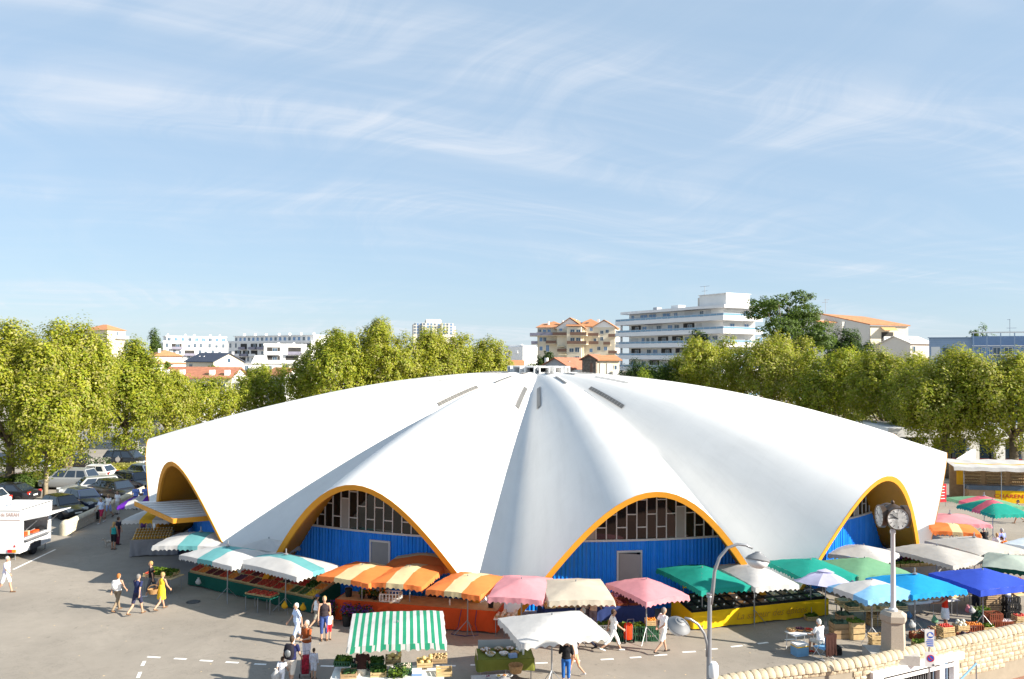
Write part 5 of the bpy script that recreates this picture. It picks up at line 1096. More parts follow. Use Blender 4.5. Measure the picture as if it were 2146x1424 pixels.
# vegetable stall in the foreground
a = at(690, 1475); b = at(930, 1470)
t, M, L_ = table('vegetable_stall', a, b, 1.15, 0.74, 'white-legged vegetable table under the green-striped parasol', None, 'plastic_white')
vz = 0.75
spec = [(0.30, .95, 'green', 'lettuce', 'green lettuce', 0.18), (0.86, .95, 'green', 'aubergine', 'aubergines', 0.1), (1.40, .95, 'green', 'herb', 'green beans', 0.1), (1.98, .98, 'woodd', 'melon', 'brown melons', 0.2), (0.58, .32, 'woodd', 'courgette', 'dark courgettes', 0.0), (1.55, .40, 'wood', 'herb', 'parsley', 0.0), (2.35, .55, 'green', 'mushroom', 'mushrooms', 0.05), (3.05, .90, 'wood', 'melon', 'three yellow melons', 0.1), (3.55, .98, 'woodd', 'potato', 'potatoes', 0.2), (3.72, .35, 'wood', None, '', 0.0)]
for x, y, kd, pr, wd, dz in spec: crate(on(M, x, y, vz + dz, rnd.uniform(-.1, .1), 0.12), ('crate of %s on the foreground vegetable stall' % wd) if wd else 'empty pale wooden crate at the right end of the vegetable stall', kd, pr, 0.52, 0.40, 0.18)
for i in range(2): pot_plant(M @ Vector((2.05 + i * 0.28, 0.22, 0.5)), 'leafy parsley bunch over the vegetable table front, %s' % ('left one', 'right one')[i], 'lettuce', 0.10, 0.2, 190, spread=0.26, up=0.26)
def scale_(p, rz, label):
    root = empty('weighing_scale', p, rz, label, 'scales'); mb = MB(); mb.bx(-.17, .17, -.16, .16, 0, .07); mb.build('base', 'metal_blue', root); mb = MB(); mb.add([(-.15, -.14, .07), (.15, -.14, .07), (.15, .02, .07), (-.15, .02, .07), (-.15, -.02, .15), (.15, -.02, .15), (.15, .02, .15), (-.15, .02, .15)], [(0, 1, 5, 4), (1, 2, 6, 5), (3, 0, 4, 7), (4, 5, 6, 7), (2, 3, 7, 6)]); mb.build('display', 'plastic_white', root); mb = MB(); mb.bx(-.16, .16, .03, .19, .12, .135); mb.build('pan', 'plastic_white', root)
scale_(M @ Vector((2.82, .38, vz)), 0.1, 'white and blue weighing scales on the vegetable stall')
# bowls stall with the olive cloth
a = at(1002, 1432); b = at(1118, 1428)
t, M, L_ = table('bowls_stall', a, b, 1.1, 0.80, 'olive-clothed table of bowls and nuts under the large white parasol', 'cloth_olive', 'cloth_olive', skirt_z=0.42)
def bowl(p, label, r, fillm, rim='wicker'):
    root = empty('food_bowl', p, 0, label, 'bowl', None); mb = MB(); mb.lathe([(r * .55, 0), (r, r * .5), (r * .95, r * .5), (r * .5, 0.03), (0, 0.03)], n=16); mb.build('bowl_shell', rim, root, smooth=True, angle=40); q = MB()
    for i in range(26): t_ = rnd.uniform(0, 6.28); k = math.sqrt(rnd.random()) * r * .8; q.ball((k * math.cos(t_), k * math.sin(t_), r * .45 + rnd.uniform(0, .05) * (1 - k / r)), r * .14, 6, 4)
    q.build('contents', fillm, root, smooth=True, kind='stuff')
mat('wicker', (0.34, 0.19, 0.08), 0.8, 0.3, 20.0); mat('porcelain', (0.76, 0.76, 0.76), 0.25, 0.02)
for i, (x, y, r, f, rm, wd) in enumerate(((0.30, .72, .20, 'garlic', 'wicker', 'large wicker bowl of white cheeses, back left of the bowls stall'), (0.78, .78, .18, 'mushroom', 'wicker', 'wicker bowl of pale nuts, back middle of the bowls stall'), (1.18, .80, .17, 'garlic', 'wicker', 'wicker bowl with white eggs, back right of the bowls stall'), (1.55, .70, .17, 'mushroom', 'porcelain', 'porcelain bowl at the right end of the bowls stall'), (0.45, .34, .19, 'potato', 'porcelain', 'porcelain bowl of brown biscuits, front left of the bowls stall'), (0.92, .36, .17, 'garlic', 'porcelain', 'porcelain bowl of white cheeses, front middle of the bowls stall'), (1.32, .38, .16, 'potato', 'wicker', 'wicker bowl of brown rolls, front right of the bowls stall'))): bowl(M @ Vector((x, y, .81)), wd, r, f, rm)
bottle(M @ Vector((1.62, .35, .81)), 'clear water bottle at the right end of the bowls stall', h=0.34)
bx_ = MB(); bx_.bx(-.14, .14, -.09, .09, 0, .12); o = bx_.build('biscuit_tin', 'metal_blue'); o.matrix_world = on(M, 1.22, .12, .812, .2); tag(o, 'blue tin at the front edge of the bowls stall', 'tin')
sg = MB(); sg.bx(0, L_ - .1, 0, .012, 0, .30); o = sg.build('sneeze_guard', mat('clear_plastic', (0.30, 0.32, 0.33), 0.1, 0.0, spec=0.6)); o.matrix_world = on(M, .05, 1.05, .81, 0, -0.1); tag(o, 'low clear plastic screen behind the bowls', 'screen')
a2 = at(990, 1482); b2 = at(1072, 1478)
t2, M2, L2 = table('side_trestle', a2, b2, 0.75, 0.72, 'grey-topped side table on wooden trestles before the bowls stall', None, 'panel_grey')
for i, (x, m_, wd) in enumerate(((.55, 'petal_crimson', 'pink beet salad'), (.9, 'lemon', 'yellow mustard'), (1.1, 'orange_fruit', 'orange jam'), (1.3, 'dark_metal', 'olives'))): bowl(M2 @ Vector((x, .5, .725)), 'small bowl of %s on the grey side table' % wd, .09, m_, 'porcelain')
bk = MB(); bk.lathe([(.2, 0), (.26, .24), (.25, .26), (.24, .24), (.18, .03), (0, .03)], n=16); o = bk.build('wicker_basket', 'wicker', smooth=True, angle=40); o.matrix_world = on(M, 1.28, -.32, 0.46); o['label'] = 'dark wicker basket hanging at the front of the bowls stall'; o['category'] = 'basket'
# melon trestle between the flower stall and the pink parasol
a = at(1034, 1336); b = at(1078, 1338)
t, M, L_ = table('melon_trestle', a, b, 0.8, 0.74, 'small trestle of pale melons beside the orange skirt', None, 'plastic_white')
for i in range(2): crate(on(M, .25 + i * .45, .4, .745), 'flat crate of pale melons on the melon trestle, %s' % ('left one', 'right one')[i], 'wood', 'cauliflower', .44, .5, .08, 'melon trestle crates')
# fruit counter under the cream and pink parasols
a = at(1140, 1318); b = at(1370, 1308)
t, M, L_ = table('fruit_counter', a, b, 1.5, 0.78, 'fruit counter with a dark cloth under the cream and pink parasols', 'cloth_navy', 'cloth_navy', hb=1.0)
for i, (k, kd) in enumerate((('melon', 'wood'), ('tomato', 'wood'), ('peach', 'wood'), ('potato', 'wood'), ('aubergine', 'wood'), ('plum', 'brown'), ('cherry', 'brown'), ('plum', 'brown'), ('tomato', 'brown'))):
    x = 0.3 + i * (L_ - .6) / 8
    crate(on(M, x, .32, .80 + .02, 0, .14), 'crate of %s, %s from the left in the front row of the fruit counter' % (word[k], ORD[i]), kd, k, .46, .46, .10, 'fruit counter crates', .05)
    crate(on(M, x, .88, .90 + .02, 0, .14), 'crate of %s, %s from the left in the back row of the fruit counter' % (word[names[i]], ORD[i]), kd, names[i], .46, .46, .10, 'fruit counter crates', .05)
for i, (x, y, k, wd) in enumerate(((L_ * .52, .55, 'lemon', 'round basket of olives on the fruit counter'), (L_ * .83, .45, 'tomato', 'round basket of red tomatoes at the front of the fruit counter'), (L_ * .80, 1.1, 'tomato', 'round basket of red peppers at the back of the fruit counter'))): bowl(M @ Vector((x, y, 1.02)), wd, .30, k)
for i, (x, y, n, pr, kd) in enumerate(((1268, 1338, 2, 'lettuce', 'white'), (1300, 1342, 2, 'lettuce', 'green'), (1335, 1341, 2, 'lettuce', 'green'), (1363, 1341, 2, None, 'green'))):
    p = at(x, y)
    for s_ in range(n): crate(Matrix.Translation((p.x, p.y, s_ * .30)) @ Matrix.Rotation(.02, 4, 'Z'), '%s plastic crate %s of the stack %s the red trolley' % (kd, ('at the bottom', 'on top')[s_], ('far left of', 'just left of', 'just right of', 'second right of')[i]), kd, pr if s_ == n - 1 else None, .58, .40, .29)
p = at(1363, 1341); crate(Matrix.Translation((p.x, p.y, .60)), 'pale box of oranges on top of the green plastic crates', 'wood', 'orange_fruit', .42, .34, .22)
# stands on the right around the clock post
def stand(x0, y0, x1, y1, depth, h, label, items, per=0.56, skirt=None, hb=None, kd='wood', where='stand', top='wood_pale'):
    a, b = at(x0, y0), at(x1, y1); t, M, L_ = table('produce_stand', a, b, depth, h, label, skirt, top, hb); hb = hb or h; n = max(1, int(L_ / per)); rows = max(1, int(depth / .5)); sl = math.atan2(hb - h, depth)
    for j in range(rows):
        for i in range(n):
            k = items[(i * 3 + j * 2) % len(items)]; y = .27 + j * (depth - .5) / max(1, rows - 1) if rows > 1 else depth / 2
            crate(on(M, per / 2 + i * (L_ - per) / max(1, n - 1), y, h + (hb - h) * y / depth + .02, rnd.uniform(-.04, .04), sl), 'crate of %s, %s along the %s row, %s' % (word[k], ORD[i], ('front', 'second', 'third', 'back')[j], where), kd, k, min(.5, per - .04), .44, .14, 'crates on the ' + where, .07)
    return M, L_
stand(1778, 1320, 1905, 1318, 1.3, .78, 'low produce stand hidden behind the clock post', ['cabbage', 'cabbage', 'mushroom', 'cauliflower'], where='stand behind the clock post')
stand(1905, 1302, 2012, 1292, .9, .72, 'white-topped sales table under the sky blue parasol', ['garlic', 'potato'], where='sales table under the sky blue parasol', top='plastic_white')
stand(1995, 1290, 2075, 1276, 1.3, .80, 'sloping produce stand right of the woman in red', ['cabbage', 'mushroom', 'potato', 'peach'], hb=1.05, where='stand beside the woman in red')
stand(2080, 1290, 2190, 1275, 1.3, .75, 'produce stand at the right edge under the royal blue parasol', ['peach', 'aubergine', 'potato', 'mushroom', 'tomato'], hb=.95, where='stand at the right edge')
stand(1868, 1222, 1990, 1215, 1.4, .75, 'plant stand crowded with crimson blooms behind the sky blue parasol', ['lettuce'], where='plant stand', skirt='skirt_grey')
for i in range(16): p = at(1880 + i * 6.5, 1214 - (i % 3) * 5); p.z = .80; pot_plant(p, 'pot of crimson blooms, %s from the left on the plant stand' % ORD[i], 'petal_crimson' if i % 4 else 'petal_purple', .12, .16, 90, spread=.24, group='crimson pots on the plant stand', up=.2)
stand(1650, 1256, 1800, 1240, 1.4, .8, 'dim produce stand under the teal parasol right of the spice stall', ['potato', 'orange_fruit', 'tomato', 'mushroom', 'herb'], hb=1.0, where='stand under the right teal parasol')
stand(1960, 1200, 2060, 1195, 1.2, .8, 'produce stand under the greyish white parasols', ['orange_fruit', 'lettuce', 'peach'], where='stand under the greyish white parasols')
# crates standing on the ground on the right
def ground_crates(lst):
    for (x, y, kd, pr, w, d, h, n, rz, lb) in lst:
        p = at(x, y)
        for s_ in range(n): crate(Matrix.Translation((p.x + (s_ % 2) * .03, p.y, s_ * (h + .02))) @ Matrix.Rotation(rz + s_ * .06, 4, 'Z'), lb if n == 1 else lb + ', %s of the stack' % ('bottom', 'second', 'third', 'fourth')[s_], kd, pr if s_ == n - 1 else None, w, d, h)
ground_crates([(1758, 1336, 'woodd', 'cabbage', .62, .5, .62, 1, .05, 'tall wooden crate of cabbages left of the slatted one'), (1792, 1338, 'wood', 'lettuce', .60, .46, .70, 1, .1, 'tall slatted crate with salad beside the seated stallholder'), (1840, 1372, 'wood', 'lettuce', .62, .4, .17, 1, .12, 'low wooden crate at the foot of the clock post, lowest of the pile'), (1836, 1362, 'wood', None, .52, .36, .19, 3, -.05, 'empty wooden crate piled left of the clock post base'),
               (1832, 1310, 'wood', 'potato', .56, .4, .24, 2, .05, 'pale wooden crate leaning on the clock post'), (1920, 1340, 'brown', 'potato', .4, .32, .28, 1, .1, 'brown plastic crate under the sales table, left one'), (1940, 1336, 'brown', 'garlic', .4, .32, .28, 1, .1, 'brown plastic crate under the sales table, right one'), (1930, 1357, 'wood', 'lettuce', .60, .42, .22, 1, -.1, 'wooden crate with leaves and a blue cloth behind the stone wall'),
               (1981, 1348, 'wood', 'tomato', .52, .42, .22, 3, .08, 'pale slatted tomato crate right of the parking sign'), (2000, 1349, 'brown', 'tomato', .5, .36, .2, 1, .1, 'low brown crate of tomatoes beside the pale stack'), (2025, 1340, 'brown', 'aubergine', .6, .4, .22, 1, .15, 'brown crate of dark aubergines behind the stone wall'), (2040, 1322, 'brown', 'orange_fruit', .6, .42, .30, 1, .1, 'brown plastic crate holding oranges and papers'),
               (2068, 1322, 'wood', 'lettuce', .5, .36, .2, 1, .1, 'pale crate of white vegetables before the stacked brown ones'), (2080, 1314, 'brown', None, .58, .4, .30, 2, .05, 'brown plastic crate stacked near the right edge'), (2106, 1312, 'brown', 'garlic', .5, .36, .24, 1, .1, 'brown crate with white bags at the right edge'), (2075, 1290, 'woodd', 'lettuce', .7, .45, .24, 4, 0, 'weathered wooden crate stacked under the blue parasol'), (2118, 1294, 'black', None, .6, .4, .30, 3, 0, 'black plastic crate stacked under the blue parasol'), (1768, 1318, 'woodd', 'cabbage', .6, .42, .3, 2, .1, 'weathered crate of cabbages behind the tall slatted crate'), (1872, 1330, 'wood', 'mushroom', .56, .4, .22, 2, .0, 'pale crate of mushrooms hidden behind the clock pedestal'), (1962, 1330, 'brown', 'potato', .5, .36, .28, 1, .1, 'brown crate of potatoes below the sales table'), (2012, 1330, 'wood', 'cauliflower', .52, .38, .2, 2, .1, 'pale crate of cauliflowers beside the orange crate'), (2056, 1306, 'green', 'lettuce', .58, .4, .29, 2, .05, 'green plastic crate of lettuce near the right parasol pole'), (2135, 1310, 'wood', 'tomato', .52, .36, .2, 2, .1, 'pale tomato crate at the very right edge'), (1700, 1300, 'wood', 'lettuce', .5, .36, .2, 1, .1, 'small crate of salad at the right end of the yellow skirt'), (1747, 1371, 'black', None, .45, .35, .3, 1, .1, 'black plastic crate right of the seated stallholder')])
def bag(p, label, m='cloth_white', r=.13, h=.32, name='plastic_bag'):
    mb = MB(); prof = [(r * .5, 0), (r, h * .18), (r * 1.02, h * .45), (r * .55, h * .75), (r * .25, h * .88), (r * .42, h)]; rg = random.Random(int(p.x * 50)); n = 12; vs = []
    for (q, z) in prof:
        for k in range(n): t_ = 2 * math.pi * k / n; rr = q * (1 + .18 * math.sin(3 * t_ + z * 20 + rg.random())); vs.append((rr * math.cos(t_), rr * .7 * math.sin(t_), z))
    mb.add(vs, [(i * n + k, i * n + (k + 1) % n, (i + 1) * n + (k + 1) % n, (i + 1) * n + k) for i in range(len(prof) - 1) for k in range(n)] + [tuple(range(n - 1, -1, -1))]); o = mb.build(name, m, smooth=True, loc=p); tag(o, label, 'bag'); return o
for (x, y, z, m_, lb) in ((420, 1222, .28, W_, 'white plastic bag tied to the green skirt'), (1905, 1312, .38, W_, 'white and green carrier bag hanging from the sales table, left'), (1952, 1302, .40, LG, 'green and white carrier bag hanging from the sales table, right'), (2022, 1280, .45, PK, 'pink carrier bags hanging on the stand'), (2030, 1282, .45, W_, 'white carrier bag beside the pink ones'), (600, 1272, .30, YL, 'yellow plastic bag hanging on the left parasol pole of the stall'), (638, 1276, .30, YL, 'yellow plastic bag hanging on the green skirt')): p = at(x, y, z) if z else at(x, y); bag(p - Vector((0, .25, 0)), lb, m_)

# ---------------------------------------------------------------- street furniture, walls, markings
def mark(pts, name='road_marking'):
    mb = MB(); mb.add([(p.x, p.y, 0.004) for p in pts], [tuple(range(len(pts)))]); o = mb.build(name, 'paint_line'); o['kind'] = 'structure'; return o
def stroke(x0, y0, x1, y1, w=0.12):
    a, b = at(x0, y0), at(x1, y1); d = (b - a).normalized(); n = Vector((-d.y, d.x, 0)) * w / 2; return mark([a - n, b - n, b + n, a + n])
for q in ((309, 1377, 336, 1378.5), (365, 1380.5, 391, 1382), (419, 1384.5, 446, 1386), (473, 1388, 500, 1389.5), (533, 1392, 558, 1393), (672, 1396, 700, 1397), (925, 1395, 955, 1396), (986, 1394, 1012, 1394.5), (1122, 1390.5, 1148, 1389.5), (1196, 1386, 1216, 1385), (1259, 1383, 1286, 1381.5), (1320, 1379, 1344, 1377.5), (1371, 1374, 1398, 1372.5), (1430, 1367.5, 1458, 1366), (1478, 1362, 1504, 1360), (1532, 1356, 1556, 1353.5), (1588, 1349.5, 1610, 1347), (1645, 1341.5, 1666, 1340), (1560, 1352.5, 1561, 1352.3)): stroke(*q)
stroke(303, 1386, 298, 1396); stroke(294, 1409, 289, 1421); stroke(28, 1194, 116, 1152, 0.13)
for q in ((62, 975, 128, 955), (80, 985, 140, 965), (100, 992, 150, 975), (40, 968, 110, 950), (210, 962, 262, 940), (120, 1003, 60, 1030), (128, 1032, 180, 1020)): stroke(*q, w=0.35 if q[1] < 1000 else 0.12)
# street beyond the car park and a brown paved strip
def patch(name, pts, m, z=0.004):
    mb = MB(); mb.add([(p.x, p.y, z) for p in pts], [tuple(range(len(pts)))]); o = mb.build(name, m); o['kind'] = 'structure'
patch('street', [at(-200, 978), at(160, 945), at(420, 905), at(420, 890), at(100, 905), at(-260, 930)], 'road_asphalt', 0.0035)
patch('pavement', [at(-160, 1004), at(70, 990), at(66, 1000), at(-160, 1022)], 'brick_paving', 0.0045)

def stone_wall():
    root = empty('stone_wall', WALL[5], 0, 'cream stone retaining wall with rounded coping stones along the sunken way', 'wall'); inv = -Vector(WALL[5])
    seg = []; tot = 0
    for i in range(len(WALL) - 1): l = (WALL[i + 1] - WALL[i]).length; seg.append((tot, l)); tot += l
    def W(s, off=0.0):
        s = max(0, min(tot - 1e-4, s)); i = max(k for k in range(len(seg)) if seg[k][0] <= s); f = (s - seg[i][0]) / seg[i][1]; p = WALL[i].lerp(WALL[i + 1], f)
        da = (WALL[min(i + 1, len(WALL) - 1)] - WALL[max(i - 1, 0)]).normalized() if f < .5 else (WALL[min(i + 2, len(WALL) - 1)] - WALL[i]).normalized()
        n = Vector((da.y, -da.x, 0)); return p + n * off + inv, math.atan2(da.y, da.x)
    # body behind the stones, with the doorway cut out
    ds = [i for i in range(200) if True]
    def s_of(px, py, z):
        q = at(px, py, z); return min((( (W(s * tot / 400)[0] - inv) - Vector((q.x, q.y, 0))).length, s * tot / 400) for s in range(401))[1]
    sd0, sd1 = s_of(1832, 1398, .05), s_of(1992, 1362, .05)
    hz = -0.15
    for (a, b, z0, z1) in ((0, sd0, -4.5, .28), (sd0, sd1, hz, .28), (sd1, tot, -4.5, .28)):
        mb = MB(); n = max(2, int((b - a) / .5))
        for off, sgn in ((.12, 1), (-.16, -1)):
            mb.grid(lambda i, j: W(a + (b - a) * i / n, off)[0] + Vector((0, 0, z0 + (z1 - z0) * j)), n + 1, 2)
        mb.grid(lambda i, j: W(a + (b - a) * i / n, .12 - .28 * j)[0] + Vector((0, 0, z1)), n + 1, 2)
        mb.build('wall_core', 'mortar', root)
    # coping: rounded stones across the top
    cm = []
    for v in range(4):
        mb = MB(); rg = random.Random(v); n = 11; L_ = .285; vs = []
        for k, (x, sc) in enumerate(((-L_ / 2, .90), (-L_ * .36, 1.0), (L_ * .36, 1.0), (L_ / 2, .90))):
            for i in range(n): t = math.pi * i / (n - 1); vs.append((x, math.cos(t) * .25 * sc * rg.uniform(.985, 1.015), math.sin(t) * .27 * sc * rg.uniform(.985, 1.015)))
        mb.add(vs, [(k * n + i, k * n + i + 1, (k + 1) * n + i + 1, (k + 1) * n + i) for k in range(3) for i in range(n - 1)] + [tuple(range(n)), tuple(3 * n + i for i in range(n - 1, -1, -1))] + [(k * n, (k + 1) * n, (k + 1) * n + n - 1, k * n + n - 1) for k in range(3)]); cm.append(mb.mesh('coping_stone', 'stone_cream', True)); cm[-1].set_sharp_from_angle(angle=R_(35))
    s = .15; k = 0
    while s < tot - .2:
        p, ang = W(s, -.02); inst('coping_stone', cm[(k * 7) % 4], root, p + Vector((0, 0, .27 + rnd.uniform(-.008, .008))), ang + rnd.uniform(-.02, .02)); s += .30; k += 1
    # rough-faced blocks where the face is seen
    bm_ = []
    for v in range(6):
        mb = MB(); rg = random.Random(40 + v); w = (.34, .28, .40, .31, .36, .25)[v]; nx, nz = 4, 3
        mb.grid(lambda i, j: (-w / 2 + w * i / nx, -(0.02 if i in (0, nx) or j in (0, nz) else .045 + rg.uniform(-.012, .02)), -.083 + .166 * j / nz), nx + 1, nz + 1); mb.add([(-w / 2, -.02, -.083), (w / 2, -.02, -.083), (w / 2, .02, -.083), (-w / 2, .02, -.083), (-w / 2, -.02, .083), (w / 2, -.02, .083), (w / 2, .02, .083), (-w / 2, .02, .083)], [(0, 3, 2, 1), (4, 5, 6, 7), (0, 4, 7, 3), (1, 2, 6, 5)]); bm_.append((w, mb.mesh('stone_block', 'stone_cream' if v % 3 else 'stone_pale')))
    cnt = 0
    for row in range(10):
        z = .19 - row * .185; s = s_of(1560, 1418, .3) + (row % 2) * .12
        while s < tot - 1.0:
            w, me = bm_[rnd.randrange(6)]; ss = s + w / 2
            zlim = .1 if ss < sd0 - 1.2 else (-.30 if ss < sd0 + .1 else -9)
            inside = sd0 - .25 < ss < sd1 + .25
            if z > (zlim if not inside else .0) and cnt < 300:
                p, ang = W(ss, .12); inst('stone_block', me, root, p + Vector((0, 0, z)), ang); cnt += 1
            s += w + .018
    # white door frame of the underground rooms
    def beam(name, a, b, o0, o1, z0, z1, m):
        mb = MB(); n = 6
        P = [[W(a + (b - a) * i / n, o)[0] + Vector((0, 0, z)) for o, z in ((o0, z0), (o1, z0), (o1, z1), (o0, z1))] for i in range(n + 1)]
        mb.grid(lambda i, j: P[j][i % 4], 4, n + 1, True); mb.add(P[0], [(3, 2, 1, 0)]); mb.add(P[n], [(0, 1, 2, 3)]); return mb.build(name, m, root)
    beam('lintel', sd0 - .45, sd1 + .35, .12, .30, -.22, .02, 'render_white'); beam('lintel_ledge', sd0 - .2, sd1 - .2, .30, .40, -.36, -.28, 'render_white')
    for s in (sd0 - .15, sd1 - 1.0, sd1 - .18): beam('door_jamb', s, s + .28, .02, .24, -4.4, -.22, 'render_white')
    beam('door_recess', sd0, sd1, -.9, -.8, -4.4, -.1, 'dark_interior'); beam('poster_panel', sd1 - .70, sd1 - .22, -.1, -.05, -3.2, -.5, 'metal_blue')
    s = sd0 + .15
    while s < sd1 - 1.05: beam('gate_bar', s, s + .03, .03, .06, -4.4, -.36, 'grey_metal'); s += .13
    beam('gate_rail', sd0 + .13, sd1 - 1.0, .035, .075, -.44, -.38, 'steel')
stone_wall()
o = MB(); P = [atd(2006, 1432, 27.2), atd(2046, 1391, 28.6)]; o.tube(P[0], P[1], .035, n=8); hr = empty('ramp_handrail', (P[1].x, P[1].y, -1.5), 0, 'slanting grey handrail beside the stone wall', 'handrail'); ob = o.build('rail', 'rail_glass', hr); ob.location = -Vector((P[1].x, P[1].y, -1.5)); q = MB(); q.tube((0, 0, -.4), P[1] - Vector((P[1].x, P[1].y, -1.5)) - Vector((0, 0, .05)), .025, n=6); q.build('post', 'steel', hr)

def clock_post():
    g = at(1872, 1384); root = empty('street_clock', g, R_(-4), 'bronze four-faced street clock on a white post and granite pedestal', 'clock')
    mb = MB(); mb.bx(-.95, .75, -.55, .55, 0, .36); mb.build('plinth', 'concrete', root)
    mb = MB(); mb.lathe([(.50, .36), (.46, .50), (.43, 1.48), (.50, 1.52), (.50, 1.74), (.34, 1.86)], n=6); mb.build('pedestal', 'granite', root)
    mb = MB(); mb.lathe([(.16, 1.86), (.16, 1.93), (.095, 1.98), (.075, 4.75), (.10, 4.78), (.10, 4.86), (.07, 4.95)], n=14); mb.build('post', 'frame_grey', root, smooth=True, angle=40)
    bz = mat('bronze', (0.075, 0.05, 0.035), .42, .15, 4.0, metal=.4); hd = Matrix.Rotation(R_(27), 4, 'Z'); mb = MB(); mb.box((0, 0, 5.42), (.62, .62, .62), 0); mb.lathe([(.36, 5.72), (.22, 5.82), (.05, 5.90), (.07, 5.96), (.03, 6.02), (0, 6.05)], n=12); mb.lathe([(.07, 4.95), (.16, 5.05), (.2, 5.12)], n=10); mb.build('housing', 'bronze', root, smooth=True, angle=40)
    for k in range(4):
        rot = Matrix.Translation((0, 0, 5.42)) @ Matrix.Rotation(R_(90 * k), 4, 'Z') @ Matrix.Rotation(R_(90), 4, 'X')
        mb = MB(); mb.lathe([(.36, .30), (.42, .34), (.42, .52), (.385, .52), (.385, .50)], n=28, M=rot); dr = mb.build('bezel', 'bronze', root, smooth=True, angle=40)
        mb = MB(); mb.lathe([(.386, .503), (0, .503)], n=28, M=rot); mb.build('dial', mat('dial_white', (.82, .82, .80), .4, .02), dr)
        for i in range(12):
            t = 2 * math.pi * i / 12; m2 = MB(); M2 = rot @ Matrix.Rotation(t, 4, 'Z'); m2.box((0, .31, .506), (.022, .075, .004), M=M2); m2.build('hour_mark', 'dark_metal', dr)
        for ang, l, w in ((R_(66), .20, .030), (R_(54), .29, .020)): m2 = MB(); M2 = rot @ Matrix.Rotation(ang, 4, 'Z'); m2.box((0, l / 2, .511), (w, l, .004), M=M2); m2.build('clock_hand', 'dark_metal', dr)
clock_post()

mat('lamp_grey', (0.20, 0.205, 0.215), .5, .06, 4.0, metal=.2)
def street_lamp():
    p = atd(1486, 1424, 24.0); k = 24 / 1668.0; z = lambda y: CAM_H - (y - 750 - 3) * k; root = empty('street_lamp', (p.x, p.y, 0), 0, 'grey two-armed street lamp with a high right lamp and a low left one', 'street lamp')
    mb = MB(); mb.lathe([(.13, 0), (.13, .9), (.085, 1.0), (.075, z(1345))], n=12); mb.path([(0, 0, z(1345) - .1), (.02, 0, z(1240))], [.075, .062], 10); mb.build('post', 'steel', root, smooth=True, angle=40)
    X = lambda x: (x - 1486) * k
    arc = [(X(1489), 0, z(1262)), (X(1494), 0, z(1228)), (X(1497), 0, z(1195)), (X(1507), 0, z(1166)), (X(1524), 0, z(1146)), (X(1545), 0, z(1138)), (X(1562), 0, z(1140)), (X(1576), 0, z(1146))]
    mb = MB(); mb.path(arc, [.062, .056, .052, .048, .045, .042, .04, .038], 10); mb.build('arm', 'steel', root, smooth=True)
    mb = MB(); mb.lathe([(.085, z(1246) - .03), (.085, z(1246)), (.07, z(1246) + .02), (.085, z(1246) + .05), (.085, z(1246) + .09)], n=12); mb.build('collar', 'steel', root, smooth=True, angle=40)
    arc = [(X(1482), 0, z(1370)), (X(1482), -.02, z(1345)), (X(1475), -.04, z(1322)), (X(1462), -.06, z(1303)), (X(1446), -.08, z(1292)), (X(1434), -.1, z(1289))]
    mb = MB(); mb.path(arc, [.05, .045, .04, .038, .036, .034], 10); mb.build('arm', 'steel', root, smooth=True)
    for (x, y, tx, ty, lab) in ((1587, 1166, -14, 10, 'high'), (1424, 1304, 26, 16, 'low')):
        R = Matrix.Translation((X(x), 0, z(y))) @ Matrix.Rotation(R_(ty), 4, 'Y') @ Matrix.Rotation(R_(tx), 4, 'X') @ Matrix.Scale(.88, 4)
        mb = MB(); mb.lathe([(.40, -.10), (.415, -.07), (.33, .03), (.20, .11), (.19, .13), (.12, .16), (.11, .19), (.05, .21), (0, .215)], n=24, M=R); sh = mb.build('lamp_shade', 'lamp_grey', root, smooth=True, angle=32)
        mb = MB(); mb.lathe([(.385, -.095), (.30, -.26), (.16, -.34), (0, -.36)], n=20, M=R); mb.build('diffuser', mat('diffuser', (.60, .61, .62), .35, .02), sh, smooth=True)
    mb = MB(); mb.lathe([(.14, 0), (.16, .1), (.16, .34), (.1, .44), (0, .46)], (X(1494), -.02, z(1412)), 12); mb.build('junction_box', 'white_metal', root, smooth=True, angle=40)
street_lamp()

